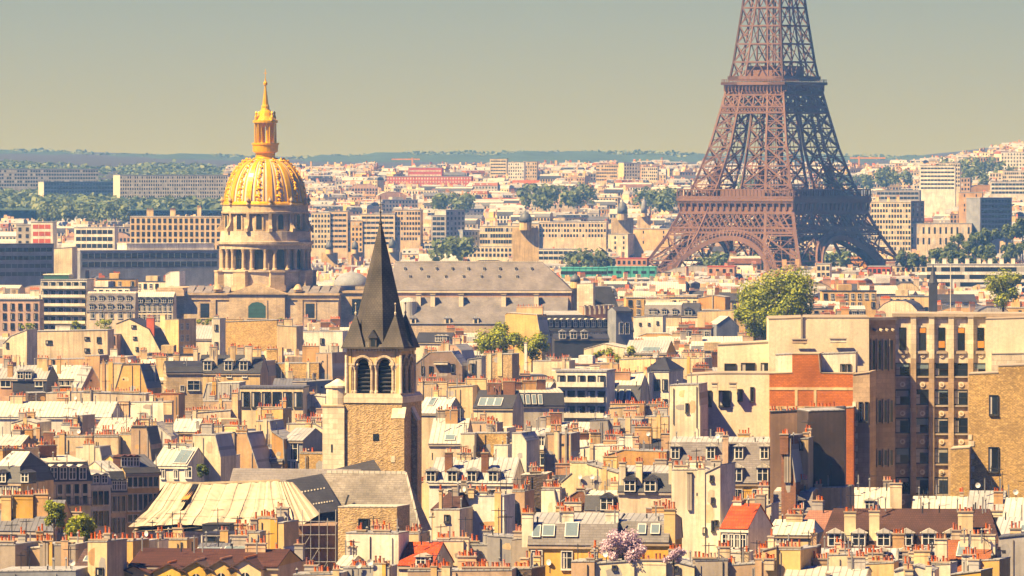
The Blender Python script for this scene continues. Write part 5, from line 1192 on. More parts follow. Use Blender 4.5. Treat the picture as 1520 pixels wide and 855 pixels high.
    gable(tidy=True, t='P', pts=[(1254, 606), (1267, 605)], yb=722, label='thin red brick strip beside the dark shaded wall', D=D - 28, wall='brick', depth=8, turn=-6)
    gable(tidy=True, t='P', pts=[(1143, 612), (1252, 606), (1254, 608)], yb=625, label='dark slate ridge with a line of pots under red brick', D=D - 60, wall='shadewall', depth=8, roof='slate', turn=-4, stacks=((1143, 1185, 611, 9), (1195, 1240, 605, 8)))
    # cream buildings stepping down at the left
    gable(tidy=True, t='P', pts=[(1065, 512), (1141, 508)], yb=560, label='cream stone block with three square windows left of the ribbed building', D=D - 2, wall='palestone', roof='coping', depth=12, turn=-6, wins=((1076, 540, 1092, 554), (1101, 540, 1120, 553), (1130, 540, 1144, 553)))
    gable(tidy=True, t='P', pts=[(1020, 557), (1060, 555), (1142, 555)], yb=625, label='cream building with boxy bay windows, left of red brick building', D=D - 18, wall='palestone', roof='coping', depth=12, turn=-6, wins=((1040, 580, 1055, 602), (1068, 580, 1083, 602), (1096, 579, 1101, 594), (1115, 575, 1118, 595)), stacks=((1034, 1040, 570, 0, -1.6, 'palestone'), (1058, 1066, 569, 0, -1.6, 'palestone'), (1084, 1094, 569, 0, -1.6, 'palestone')))
    gable(tidy=True, t='P', pts=[(994, 575), (1036, 573)], yb=620, label='small cream cube building left of the boxy bay windows', D=D - 24, wall='pale', roof='coping', depth=9, turn=-6)
faculty()
# ------------------------------------------------------------------ middle rows, left
G('A1', [(15, 470), (15, 430), (60, 385), (150, 350), (155, 350)], 520, 'white mansard gable at the left edge, middle rows', wall='pale', depth=10, roof='zincpale', wins=((35, 425, 50, 450),))
G('A1', [(155, 358), (620, 350)], 500, 'long cream blank wall with tiny windows, left of the domed church', wall='cream', depth=9, turn=-8, wins=((265, 412, 300, 428), (490, 390, 515, 404), (560, 393, 582, 418), (490, 458, 515, 474), (568, 460, 590, 474)), stacks=((315, 400, 325, 0, 1, 'white'),), ants=1)
G('A1', [(620, 375), (672, 375)], 480, 'recessed bay with dark windows between cream walls', wall='rose', depth=6, wins=((628, 385, 640, 425), (648, 385, 662, 425)))
G('A1', [(670, 315), (745, 285), (860, 345), (890, 400), (925, 470)], 478, 'pointed cream gable with three small vents and a dark slate side', wall='pale', depth=10, turn=-16, roof='slate', wins=((760, 322, 785, 336), (768, 388, 790, 402), (785, 450, 797, 466)), stacks=((842, 885, 280, 4, .5, 'redwall'),))
G('A1', [(950, 290), (1030, 288)], 470, 'cream tall stack wall right of the pointed gable', wall='cream', depth=8, turn=-34, stacks=((920, 948, 262, 0),), endwins=2)
F_('A1', 1085, 1235, 325, 400, 440, 'grey zinc roof below the corner columns of the domed church', roof='zinc', wall='pale', turn=-10)
G('A1', [(1222, 285), (1268, 285)], 480, 'slim white house end with two little windows beside brick wall', wall='white', depth=7, wins=((1240, 320, 1256, 350), (1240, 420, 1256, 450)), stacks=((1232, 1256, 270, 2),))
G('P', [(324, 478), (411, 475)], 518, 'broad tan brick party wall below the domed church', wall='goldbrick', depth=9, turn=-14, stacks=((332, 360, 474, 3),))
G('P', [(411, 483), (440, 485)], 520, 'tall cream chimney pair right of tan brick party wall', wall='cream', depth=7, stacks=((421, 433, 474, 2), (412, 420, 478, 2)))
F_('A1', -20, 78, 560, 630, 690, 'zinc roof with ochre chimney at the left edge, middle rows', roof='zinc', wall='rose', stacks=((40, 70, 552, 3, .4, 'tan'),), wins=((5, 640, 60, 675),))
F_('A1', 72, 268, 555, 632, 700, 'zinc roofed house with two white dormer windows, left', roof='zinc', wall='slate', dorms=(632, 680, [120, 166], 32), wins=((205, 635, 245, 672),), turn=-10, stacks=((228, 258, 515, 3, 3, 'ochre'), (310, 330, 520, 2, 3, 'ochre')))
F_('A1', 262, 478, 555, 630, 690, 'ribbed zinc roof over a glazed ochre loft, left', roof='zincpale', wall='orangewall', rows=((638, 668, 6, 1.3),), turn=-10, stacks=((468, 502, 560, 3, 1, 'brownbrick'),))
G('A1', [(468, 690), (530, 562), (598, 690)], 700, 'brown shaded triangular gable beside yellow gable, left', wall='rose', depth=9, turn=18)
G('A1', [(578, 545), (580, 545), (705, 545), (705, 690)], 700, 'plain ochre wall left of the yellow mansard gable', wall='cream', depth=7)
G('A1', [(665, 690), (705, 553), (810, 550), (850, 690)], 710, 'bright yellow mansard gable end, left middle rows', wall='ochre', depth=10, turn=-16, roof='zincdark', stacks=((712, 805, 545, 8, 2, 'ochre'),))
G('A1', [(260, 520), (490, 516), (490, 500), (575, 498)], 562, 'tan wall with square ochre stair block, left middle rows', wall='tan', depth=9, turn=-12, wins=((300, 525, 312, 552),))
G('A1', [(575, 505), (735, 505), (745, 540)], 548, 'long white zinc rooftop behind the tan stair block', wall='rose', depth=9, roof='zincpale', stacks=((625, 665, 462, 0, 2, 'white'),))
F_('A1', 812, 960, 520, 640, 690, 'pale zinc roof with triangular dormer shadow, left of slate mansard', roof='zincpale', wall='cream', turn=-16, stacks=((895, 955, 505, 5, .5, 'cream'), (975, 1010, 495, 4, 3)))
F_('A1', 1140, 1500, 495, 598, 640, 'dark slate mansard with three white pedimented dormers, below domed church', roof='slate', wall='cream', turn=-8, dorms=(515, 580, [1195, 1315, 1403], 40), droof='zincpale', stacks=((1105, 1130, 460, 3, 2), (1200, 1245, 450, 4, 2), (1320, 1348, 446, 4, 2), (1405, 1445, 445, 5, 2)), wins=((1310, 605, 1335, 620), (1400, 605, 1425, 620)), cheek='zincpale')
F_('A1', 960, 1170, 530, 592, 700, 'house with deep blue roof terrace and shaded stone front', roof='slate', wall='stone', turn=6, wins=((1040, 672, 1062, 702), (1085, 645, 1150, 695)), yk=560, top='slate')
G('A1', [(1170, 740), (1190, 660), (1380, 655)], 760, 'broad white sheet metal roof slab, below the slate mansard', wall='zincpale', depth=10, roof='zincpale', turn=-6)
G('A1', [(1170, 762), (1340, 760)], 815, 'ochre shaded wall under the white sheet roof', wall='tan', depth=6)
block('P', 356, 450, 576, 607, 'cream apartment house with five tall windows under dark roof', turn=-6, wall='pale', step=4.2, wh=3.0, roof='zincdark', depth=9, cols=6, win_w=1.5)
F_('A1', -40, 640, 768, 850, 880, 'very long pale flat zinc roof at the left, middle rows', roof='zincpale', wall='white', turn=-6, depth=16)
G('A1', [(265, 715), (480, 708), (840, 720)], 800, 'long cream tan wall with a thin dark pot row, left', wall='cream', depth=7, turn=-6, stacks=((305, 410, 708, 8), (480, 580, 700, 7), (640, 800, 706, 10)), flues=((524, 690, 790),))
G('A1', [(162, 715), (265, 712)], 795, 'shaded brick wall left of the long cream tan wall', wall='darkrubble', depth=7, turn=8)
G('A1', [(742, 768), (945, 765)], 832, 'white rendered block between two tan piers, left', wall='white', depth=6, stacks=((684, 745, 762, 0, -.3, 'tan'), (945, 995, 765, 0, -.3, 'cream')))
G('A1', [(840, 725), (1030, 722)], 770, 'tan low wall with orange pots and skylights, left centre', wall='tan', depth=6, stacks=((930, 1020, 714, 8),), roof='rusttile')
G('A1', [(1095, 830), (1330, 812)], 880, 'cream wall with piled red pots, left centre', wall='cream', depth=6, stacks=((1130, 1290, 812, 12), (1330, 1365, 715, 3, 1)))
# ------------------------------------------------------------------ middle rows, centre left
G('A2', [(130, 365), (135, 365), (218, 362), (500, 358)], 450, 'long white low block with roof vents, left of the black spire', wall='white', depth=9, turn=-8, wins=((372, 400, 392, 428),), stacks=((225, 262, 392, 0, -.5),), ants=2, dishes=((330, 350),))
G('A2', [(60, 545), (362, 540)], 625, 'wide orange brick wall left of the bell tower', wall='goldbrick', depth=8, turn=-8, stacks=((50, 110, 462, 4, 3), (255, 350, 445, 6, 3, 'tan')))
G('A2', [(0, 530), (55, 530), (62, 620)], 630, 'cream wall left of the wide orange brick wall', wall='cream', depth=8)
G('A2', [(345, 485), (440, 482), (442, 620)], 625, 'square tan tower block left of the bell tower', wall='tan', depth=8, turn=-24)
F_('A2', 90, 300, 632, 700, 715, 'dark grey rubble and corrugated roof sheds left of bell tower', roof='zincdark', wall='darkrubble', turn=-5, stacks=((210, 290, 650, 0, .4, 'concrete'),))
G('A2', [(295, 650), (445, 640)], 715, 'deep blue shaded wall left of the stair turret', wall='bluegrey', depth=6, turn=25)
G('A2', [(265, 790), (300, 725), (400, 735)], 800, 'white domed canopy roof left of the bell tower', wall='white', depth=7, roof='zincpale')
G('A2', [(0, 810), (155, 805)], 870, 'small ochre chimney house with pots, lower left of bell tower', wall='ochre', depth=6, stacks=((5, 145, 796, 10),))
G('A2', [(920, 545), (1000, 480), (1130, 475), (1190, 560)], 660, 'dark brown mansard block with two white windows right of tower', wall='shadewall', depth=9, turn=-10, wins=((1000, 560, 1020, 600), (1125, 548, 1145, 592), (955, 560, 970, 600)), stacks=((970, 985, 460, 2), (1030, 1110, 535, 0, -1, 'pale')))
G('A2', [(1060, 440), (1150, 435), (1185, 470), (1215, 600)], 620, 'rose tan gable wall right of the bell tower', wall='rose', depth=9, turn=-18)
F_('A2', 920, 1120, 365, 420, 470, 'blue slate mansard with white dormers, right of the black spire', roof='slate', wall='pale', dorms=(375, 415, [1045, 1065, 1090], 18), turn=-10, droof='zincpale', top='zincpale')
G('A2', [(1215, 600), (1220, 520), (1300, 510), (1300, 640)], 660, 'small zinc house with black diamond window, left of the green tree', wall='zincpale', depth=7, wins=((1235, 545, 1260, 600),))
G('A2', [(1300, 500), (1375, 490), (1380, 490), (1477, 490)], 640, 'rough brown stone wall under the middle green tree', wall='rubble', depth=8, stacks=((1380, 1395, 470, 3), (1310, 1370, 485, 5)))
G('A2', [(930, 665), (1040, 658)], 780, 'long low row of cream chimneys with red pots, right of tower', wall='cream', depth=6, stacks=((935, 1100, 648, 14), (1110, 1250, 655, 8)), turn=-6)
G('A2', [(1105, 680), (1250, 672)], 810, 'flat cream party wall between slate skylights, right of tower', wall='cream', depth=8, turn=-14, stacks=((1180, 1300, 635, 12, 4),))
F_('A2', 1255, 1480, 700, 800, 830, 'blue slate studio roof with three long white skylights', roof='slate', wall='pale', turn=-12, sky=((1300, 790, 1.6, 3), (1345, 790, 1.6, 3), (1390, 790, 1.6, 3)), stacks=((1310, 1390, 660, 8, 4, 'brownbrick'), (1400, 1470, 650, 8, 4, 'brownbrick')))
F_('A2', 930, 1100, 740, 830, 850, 'pale zinc roof with dark skylights at the tower foot', roof='zincpale', wall='cream', turn=-18, sky=((985, 790, 1.3, 3),))
# ------------------------------------------------------------------ middle rows, centre right
def ornate_hall():
    D = 2300.0
    H = roofed('A3', 150, 700, 240, 355, 425, 'ornate stone hall with dark slate mansard facing right, in shade', D=D, turn=24, yk=262, roof='slate', top='zinc', wall='bluegrey', depth=16, rows=((355, 385, 13, 1.6),), dorms=(283, 330, [190, 225, 260, 295, 330, 365, 400, 435, 470, 505, 540], 18), droof='zincpale', cheek='slate')
    gable('A3', [(-40, 260), (-30, 250), (145, 262), (172, 430)], 430, 'yellow mansard gable end of the ornate hall, over green tree', D=D - 6, wall='ochre', depth=8, turn=-20, roof='zincpale', stacks=((0, 150, 218, 10, 4, 'tan'),))
    H = roofed('A3', 470, 610, 97, 215, 300, 'tall dark slate pavilion roof with a round dormer on the ornate hall', D=D + 25, turn=20, yk=100, roof='slate', top='zincdark', wall='bluegrey', depth=14, hip=22, hipr=25)
    gable('A3', [(375, 85), (468, 80)], 215, 'big cream chimney tower beside the slate pavilion roof', D=D + 20, wall='facing', depth=4, turn=-10, roof='coping')
    G('A3', [(410, 215), (590, 205)], 262, 'red and cream arcaded parapet below the slate pavilion', D=D + 8, wall='pinkwall', depth=4, turn=18, stacks=tuple((415 + i * 28, 425 + i * 28, 208, 0, -.4, 'palestone') for i in range(7)))
    H = roofed('A3', 600, 690, 215, 240, 400, 'sculpted stone end bay of the ornate hall', D=D + 2, turn=24, roof='slate', wall='bluegrey', depth=6, wins=((620, 310, 640, 370), (655, 310, 675, 370)))
    roofed('A3', 245, 560, 372, 400, 440, 'low slate annex with three white dormers under the ornate hall', turn=4, roof='slate', wall='slate', top='zincpale', dorms=(395, 440, [292, 355, 418], 30), droof='zinc', D=D - 60)
ornate_hall()
G('A3', [(415, 460), (530, 428), (660, 455)], 490, 'low broad cream gable with a green bush in front', wall='cream', depth=9, roof='zincpale')
F_('A3', 650, 890, 410, 480, 520, 'cream house with a blue skylight roof, right of ornate hall', roof='zinc', wall='ochre', turn=-14, sky=((770, 475, 2, 2.2), (800, 475, 2, 2.2), (830, 475, 2, 2.2)))
G('A3', [(700, 275), (870, 268)], 345, 'white low block with small windows, centre right', wall='white', depth=8, wins=((735, 310, 745, 320), (785, 310, 795, 320), (835, 300, 845, 315)), turn=-8)
F_('A3', 765, 975, 190, 262, 275, 'grey mansard block with rows of dormers, centre right middle', roof='paleslate', wall='pale', top='zincpale', yk=205, dorms=(228, 258, [805, 825, 880, 940], 24), stacks=((760, 900, 172, 9), (960, 1000, 180, 3)), turn=-8)
F_('A3', 980, 1075, 195, 265, 290, 'small slate mansard with one wide dormer, left of big tree', roof='slate', wall='pale', top='zincpale', dorms=(225, 262, [1018], 40), turn=-8)
G('A3', [(1075, 165), (1165, 150), (1230, 160)], 235, 'cream tan end wall with a black flue, left of big tree', wall='tan', depth=8, flues=((1158, 120, 225),))
G('A3', [(1070, 245), (1190, 240), (1280, 235)], 300, 'cream house with white cornice just left of the big tree', wall='cream', depth=8, turn=-8, wins=((1210, 280, 1235, 296),))
G('A3', [(1180, 320), (1250, 270), (1310, 330)], 345, 'blue white gable with scrollwork left of the big tree', wall='bluegrey', depth=7, roof='zincpale', turn=20)
block('A3', 255, 545, 590, 790, 'white rounded apartment building with planted balconies, centre', turn=-10, wall='white', step=3.2, wh=2.0, depth=11, cols=5, win_w=1.4, balcony=True, stacks=((430, 485, 560, 0, 'pale'), (210, 255, 575, 0, 'white')))
F_('A3', 515, 735, 605, 765, 780, 'steep blue slate studio mansard between white party walls', roof='slate', top='zincpale', yk=668, wall='pale', turn=-12, stacks=((500, 570, 605, 4, .3, 'tan'), (575, 665, 595, 7, 3, 'rose')), sky=((590, 755, .9, 2.4), (630, 755, .9, 2.4), (670, 755, .9, 2.4)))
G('A3', [(670, 600), (780, 592), (790, 600)], 760, 'white curved party wall right of the blue studio mansard', wall='white', depth=9, turn=-28)
H = block('A3', 770, 905, 590, 760, 'cream corner house with arched windows and grey hip roof', turn=-16, wall='pale', step=4.2, wh=2.2, depth=12, cols=3, win_w=1.0)
b = MB(); b.add([(-.3, -.3, H.z1 + .36), (H.L + .3, -.3, H.z1 + .36), (H.L + .3, 12.3, H.z1 + .36), (-.3, 12.3, H.z1 + .36), (H.L / 2, 6, H.z1 + 3.2)], [(0, 1, 4), (1, 2, 4), (2, 3, 4), (3, 0, 4), (3, 2, 1, 0)], 'slate'); b.build('hip_roof', H.root)
G('A3', [(620, 520), (830, 512)], 595, 'square cream chimney house with dark coping, centre right', wall='cream', depth=9, turn=-26, stacks=((640, 800, 510, 0),))
G('A3', [(905, 515), (1040, 512), (1110, 515)], 580, 'cream tan block with red pots left of the cream stone block', wall='cream', depth=9, turn=-14, stacks=((960, 1090, 480, 8, 4), (1035, 1060, 500, 3)))
G('A3', [(910, 670), (1080, 665), (1085, 790)], 820, 'cream wall stepping down below the boxy bay windows', wall='pale', depth=8, turn=-10, wins=((1005, 775, 1015, 822),), D=1140)
F_('A3', -10, 300, 690, 785, 815, 'blue slate mansard with a run of pale skylights, centre', roof='slate', wall='pale', top='zincpale', yk=712, turn=10, sky=tuple((20 + i * 36, 780, .9, 2.2) for i in range(5)), stacks=((0, 75, 655, 6, 4, 'brownbrick'), (80, 160, 645, 7, 4, 'tan'), (165, 215, 640, 4, 4, 'brownbrick')))
G('A3', [(560, 800), (770, 788)], 830, 'cream low wall under a bright orange pot row, centre', wall='cream', depth=6, stacks=((565, 770, 778, 17),))
G('A3', [(770, 790), (935, 788)], 830, 'tan wall with scattered pots under the corner house', wall='tan', depth=6, stacks=((780, 925, 780, 8),))
G('A3', [(120, 530), (330, 528)], 580, 'cream terrace row with orange flower boxes, centre', wall='pale', depth=7, stacks=((225, 320, 520, 5, .2, 'redwall'), (65, 80, 425, 0, 1, 'white')))
G('A3', [(490, 548), (610, 545)], 590, 'low tan terrace wall, centre right', wall='tan', depth=6, stacks=((500, 600, 540, 4),))
# ------------------------------------------------------------------ upper rows below the skyline, left
block('A1', -40, 228, 180, 330, 'rose stone block with slate mansard and orange awnings, left edge', turn=-4, wall='rose', roof='slate', step=3.4, wh=2.1, depth=12, cols=6, D=2680)
F_('A1', -40, 228, 122, 178, 200, 'slate attic storey above the block with orange awnings', roof='slate', wall='slate', top='zincpale', yk=130, dorms=(142, 172, [60, 138, 205], 24), D=2681, turn=-4, depth=11.9, cat='roof storey') if False else None
block('A1', 235, 500, 62, 330, 'white modern apartment block with balconies and teal glass penthouse', turn=-8, wall='white', step=3.05, wh=1.9, depth=13, cols=6, win_w=2.0, D=2700, pent=(245, 390, 32, 'greenglass'), balcony=True)
F_('A1', 500, 778, 128, 238, 300, 'grey slate mansard block with two tiers of dormers, left', roof='paleslate', wall='cream', top='zincpale', yk=138, dorms=[(150, 180, [530, 582, 635, 690, 740], 22), (195, 230, [530, 582, 635, 690, 740], 22)], rows=((245, 280, 5, 1.5),), D=2690, turn=-4, cheek='paleslate')
F_('A1', 780, 998, 130, 195, 300, 'cream block with dark mansard and white balcony floor, left of dome church', roof='slate', wall='pale', top='zincpale', yk=158, dorms=(163, 192, [812, 855, 900, 945, 985], 24), rows=((205, 240, 7, 1.3), (262, 290, 7, 1.3)), D=2705, turn=-4)
G('A1', [(955, 30), (980, 15), (1035, 12)], 80, 'white rounded roof tank left of the domed church', wall='white', depth=8, D=2990, roof='white')
block('P', -12, 80, 363, 402, 'blue grey office slab with ribbon windows in shade, left edge', turn=30, wall='bluegrey', ribbon=True, step=3.3, wh=1.6, depth=14, D=3150, roof='zincdark')
gable('P', [(80, 369), (107, 367)], 400, 'plain cream end wall of a long low office, left', D=3200, wall='pale', depth=20, turn=-3)
block('P', 119, 325, 372, 392, 'long low blue glass office with white roof boxes, left of dome', turn=22, wall='bluegrey', ribbon=True, step=3.6, wh=2.2, depth=16, D=3250, roof='concrete', pent=(190, 320, 362, 'white'))
H = block('P', 193, 328, 322, 365, 'long yellow apartment house with pale mansard, left of golden dome', turn=-6, wall='ochre', step=3.2, wh=1.9, depth=14, D=3700, cols=17, win_w=1.3, roof='zincpale', stacks=((215, 225, 312, 3), (250, 258, 312, 3), (290, 296, 308, 2)), far=True)
block('P', 110, 170, 338, 362, 'white balconied flats left of the yellow apartment house', turn=-6, wall='white', ribbon=True, step=3.3, wh=1.9, depth=12, D=3650)
block('P', 46, 78, 330, 362, 'white and brown balconied flats at the far left', turn=-6, wall='white', ribbon=True, step=3.4, wh=2.0, depth=12, D=3660, wm='redwall')
block('P', 24, 46, 334, 360, 'narrow grey flats at the far left', turn=-6, wall='concrete', step=3.2, depth=12, D=3670, far=True)
# ------------------------------------------------------------------ ground and hills
def gz(x, y):
    g = max(0.0, (y - 4400) * .0072) + max(0.0, min(2400, y - 5500)) * .013
    r = max(0.0, min(1, (x / y * FPX - 560) / 240.0)) * max(0.0, min(1, (y - 4800) / 1800.0)); g += 22 * r * r * (3 - 2 * r)
    l = max(0.0, min(1, (-x / y * FPX - 400) / 300.0)) * max(0.0, min(1, (y - 5600) / 1500.0)); g += 10 * l
    return g
def grid(name, X0, X1, Y0, Y1, nx, ny, fz, m, kind='structure'):
    vs, fs = [], []
    for j in range(ny + 1):
        y = Y0 + (Y1 - Y0) * (j / ny) ** 1.6
        for i in range(nx + 1):
            x = X0 + (X1 - X0) * i / nx; vs.append((x, y, fz(x, y)))
    for j in range(ny):
        for i in range(nx): a = j * (nx + 1) + i; fs.append((a, a + 1, a + nx + 2, a + nx + 1))
    b = MB(); b.add(vs, fs, m); o = b.build(name, smooth=True); o['kind'] = kind; return o
grid('ground', -2400, 2400, -30, 12400, 60, 80, gz, 'earth')
hr_ = random.Random(5)
def ridge(px, prof):
    for (a, x), (b, y) in zip(prof, prof[1:]):
        if a <= px <= b:
            t = (px - a) / (b - a); t = t * t * (3 - 2 * t); return x + (y - x) * t
    return prof[-1][1]
HILL = [(-2600, 231), (-200, 226), (60, 224), (200, 231), (330, 231), (430, 236), (520, 231), (640, 227), (1000, 227), (1060, 231), (1230, 232), (1400, 234), (1560, 231), (4000, 229)]
def crowns(name, spots, m='farleaf', seed=1):
    """far woods: every crown a loose ball of leaf tufts; one mass nobody could count"""
    r = random.Random(seed); b = MB()
    for (x, y, z, s) in spots:
        for _ in range(26):
            d = Vector((r.gauss(0, 1), r.gauss(0, 1), r.gauss(.25, .8))).normalized(); p = Vector((x, y, z)) + d * s * r.uniform(.55, 1.05)
            n = (d + Vector((r.gauss(0, .45), r.gauss(0, .45), r.gauss(.3, .4)))).normalized(); t1 = n.orthogonal().normalized(); t1 = Matrix.Rotation(r.uniform(0, 6.28), 3, n) @ t1; t2 = n.cross(t1); e = s * r.uniform(.22, .5)
            b.add([p - t1 * e, p - t2 * e * .8, p + t1 * e, p + t2 * e * .8], [(0, 1, 2, 3)], m)
    o = b.build(name); o['kind'] = 'stuff'; return o
def hill_layer(name, D, prof, base_off, thick, seed):
    r = random.Random(seed); vs, fs = [], []; nx = 240; X0, X1 = -2500, 2500
    ny = 8
    for j in range(ny + 1):
        f = j / ny
        for i in range(nx + 1):
            x = X0 + (X1 - X0) * i / nx; y = D - thick + thick * f; px = 760 + FPX * x / D
            top = unp(px, ridge(px, prof), D).z + 2.2 * math.sin(x * .021) + 1.6 * math.sin(x * .063 + 1) + r.uniform(-1.5, 1.5)
            lo = base_off
            z = lo + (top - lo) * math.sin(f * math.pi / 2) ** .8 + r.uniform(-1.2, 1.2)
            vs.append((x, y, z))
    for j in range(ny):
        for i in range(nx): a = j * (nx + 1) + i; fs.append((a, a + 1, a + nx + 2, a + nx + 1))
    b = MB(); b.add(vs, fs, 'wooded'); o = b.build(name, smooth=True); o['kind'] = 'structure'
    return o
mat('wooded', (.045, .075, .03), var=.5, scale=.012)
hill_layer('hills', 11800, HILL, 40, 1500, 1)
spots = []
for _ in range(1500):
    px = hr_.uniform(-60, 1580); D = 11800 - hr_.random() ** 2 * 300; py = ridge(px, HILL); p = unp(px, py, D); spots.append((p.x, D, p.z - 4 - (11800 - D) * .02, hr_.uniform(5, 9)))
# nearer wooded slope at the left, behind and around the slab blocks
NEAR = [(-300, 232), (0, 236), (60, 240), (160, 246), (240, 240), (330, 243), (420, 243), (520, 250), (640, 262), (760, 268)]
for _ in range(3400):
    px = hr_.uniform(-40, 700); f = hr_.random(); t = ridge(px, NEAR)
    py = t + f * (300 - t); D = 8600 - f * 2600
    if px > 345 and f > .12: continue
    p = unp(px, py, D); spots.append((p.x, D, p.z - 5, hr_.uniform(4.5, 7.5)))
crowns('woods', spots, seed=4)
def slope(name, prof, X0p, X1p, D0, D1, y1):
    vs, fs = [], []; n, m_ = 60, 20
    for j in range(m_ + 1):
        f = j / m_
        for i in range(n + 1):
            px = X0p + (X1p - X0p) * i / n; t = ridge(px, prof); D = D0 + (D1 - D0) * f; p = unp(px, t + f * (y1 - t) + 2.5, D); vs.append((p.x, D, p.z - 4))
    for j in range(m_):
        for i in range(n): a = j * (n + 1) + i; fs.append((a, a + 1, a + n + 2, a + n + 1))
    b = MB(); b.add(vs, fs, 'wooded'); o = b.build(name, smooth=True); o['kind'] = 'structure'
slope('hillside', NEAR, -300, 340, 8600, 5950, 302)
slope('hillside', NEAR, 340, 720, 8600, 7600, 275)
# scattered clumps of trees among the far roofs
spots = []
for (x0, x1, yT, yB, D) in [(770, 880, 272, 292, 5600), (640, 700, 286, 296, 5900), (945, 985, 276, 292, 5600), (1300, 1350, 248, 262, 6400), (1430, 1470, 240, 262, 6600),
                            (840, 905, 372, 386, 4300), (1040, 1130, 374, 392, 4300), (1180, 1260, 372, 382, 4300), (1100, 1125, 258, 270, 6500), (650, 700, 352, 362, 4200), (1400, 1475, 232, 250, 7000), (60, 190, 300, 312, 5600), (1475, 1525, 236, 262, 6900), (1225, 1300, 258, 266, 6600), (980, 1010, 280, 296, 5300)]:
    for _ in range(int((x1 - x0) * .42)):
        px, py = hr_.uniform(x0, x1), hr_.uniform(yT, yB); d = D * (1 + hr_.uniform(-.06, .06)); p = unp(px, py, d); s = hr_.uniform(2.6, 4.8); spots.append((p.x, d, p.z - s * .6, s)); spots.append((p.x + hr_.uniform(-3, 3), d + 2, p.z - s * .6 - 4, s))
crowns('distant_trees', spots, seed=9)
# ------------------------------------------------------------------ individual trees
def tree(px, pyT, pyB, D, wpx, label, m='leaf', n=3600, seed=1, leaf=.55, blobs=11, name='tree', cat='tree', group='trees among the roofs', ground=None, trunk=True, flat=1.0):
    r = random.Random(seed); k = D / FPX; top = unp(px, pyT, D).z; bot = unp(px, pyB, D).z; x = unp(px, pyT, D).x
    W2, H2 = wpx * k / 2, (top - bot) / 2; cz = (top + bot) / 2; g = 0 if ground is None else ground
    o = empty(name, (x, D, g)); tag(o, label, cat, group)
    B = []
    for i in range(blobs):
        a = r.uniform(0, 6.28); q_ = math.sqrt(r.random()) * .78; zz = r.uniform(-.75, .72); lim = math.sqrt(max(.1, 1 - zz * zz * .8))
        B.append((q_ * math.cos(a) * W2 * lim, q_ * math.sin(a) * W2 * lim * .8, cz - g + zz * H2 * flat, r.uniform(.24, .42) * min(W2, H2 * 1.3)))
    b = MB()
    for i in range(n):
        bx, by, bz, br = r.choice(B)
        d = Vector((r.gauss(0, 1), r.gauss(0, 1), r.gauss(0, 1))).normalized() * br * (r.random() ** .35) * r.choice((1, 1, 1, 1.18))
        p = Vector((bx, by, bz)) + d; nrm = (d.normalized() + Vector((r.gauss(0, .5), r.gauss(0, .5), r.gauss(.35, .5)))).normalized()
        t1 = nrm.orthogonal().normalized(); t1 = (Matrix.Rotation(r.uniform(0, 6.28), 3, nrm) @ t1); t2 = nrm.cross(t1); s = leaf * r.uniform(.6, 1.3)
        b.add([p - t1 * s * .5, p - t2 * s * .33 + nrm * .08 * s, p + t1 * s * .5, p + t2 * s * .33 + nrm * .08 * s], [(0, 1, 2, 3)], m)
    b.build('crown', o)
    if trunk:
        b = MB(); R0 = max(.15, W2 * .07)
        b.lathe([(R0 * 1.5, 0), (R0, 1.2), (R0 * .7, max(1.5, bot - g + H2 * .4)), (R0 * .3, cz - g + H2 * .3)], 8, 'bark')
        for bx, by, bz, br in B[:7]: b.beam((0, 0, max(.6, bot - g + H2 * .2)), (bx, by, bz), R0 * .6, 'bark')
        b.build('trunk', o)
    PROT.append((px - wpx / 2, px + wpx / 2, pyT, pyB, D)); return o
tree(1157, 394, 505, 2150, 126, 'large rounded yellow green tree below the iron tower', n=15000, seed=2, leaf=.8, blobs=34)
tree(1120, 440, 505, 2130, 70, 'smaller leafy tree half hidden at the foot of the large rounded tree', n=2600, seed=12, leaf=.8)
tree(744, 480, 538, 2010, 86, 'bright green bushy tree right of the bell tower spire', n=4200, seed=3, leaf=.7, blobs=14)
tree(790, 494, 538, 2020, 56, 'darker green tree against the yellow mansard gable', n=2200, seed=4, leaf=.7)
tree(1489, 402, 452, 2440, 76, 'broad green tree at the right edge behind the ribbed building', n=3200, seed=5, leaf=.8, blobs=12)
tree(80, 738, 790, 985, 36, 'slim yellow green street tree beside the long slate dormers', n=2200, seed=6, leaf=.4)
tree(124, 763, 812, 955, 66, 'wider yellow green street tree in front of the shaded street', n=3600, seed=7, leaf=.4, blobs=13)
tree(926, 514, 552, 1930, 84, 'low spreading green hedge tree behind the cream chimney houses', n=2400, seed=8, leaf=.6)
tree(890, 519, 531, 2000, 26, 'small round green bush before the low cream gable', trunk=False, n=800, seed=9, leaf=.5)
for i, (px, yT, yB, w, d, lab) in enumerate([(40, 480, 489, 40, 2400, 'low green shrubs on the roof terrace at left edge'), (112, 477, 490, 30, 2420, 'green terrace shrub below the white apartment block'), (155, 474, 490, 34, 2440, 'green terrace shrub under the grey slate mansard block'),
        (305, 471, 483, 34, 2600, 'green shrub at the foot of the domed church left corner'), (85, 517, 530, 30, 2050, 'pair of rust green bushes on a flat roof at left'), (107, 520, 528, 16, 2050, 'little round bush on the flat roof at left'),
        (414, 472, 482, 22, 2600, 'small green bush under the church pediment'), (299, 690, 708, 24, 1120, 'dark green creeper clump by the bright cream gable')]):
    tree(px, yT, yB, d, w, lab, n=700, seed=20 + i, leaf=.5, name='shrub', cat='shrub', trunk=False, group='shrubs on roof terraces', m='darkleaf' if i in (7, 4) else 'leaf')
tree(925, 788, 832, 905, 80, 'pink blossoming tree before the yellow stone mansard house', m='blossom', n=5200, seed=31, leaf=.3, blobs=26, name='blossom_tree', group='pink blossom trees')
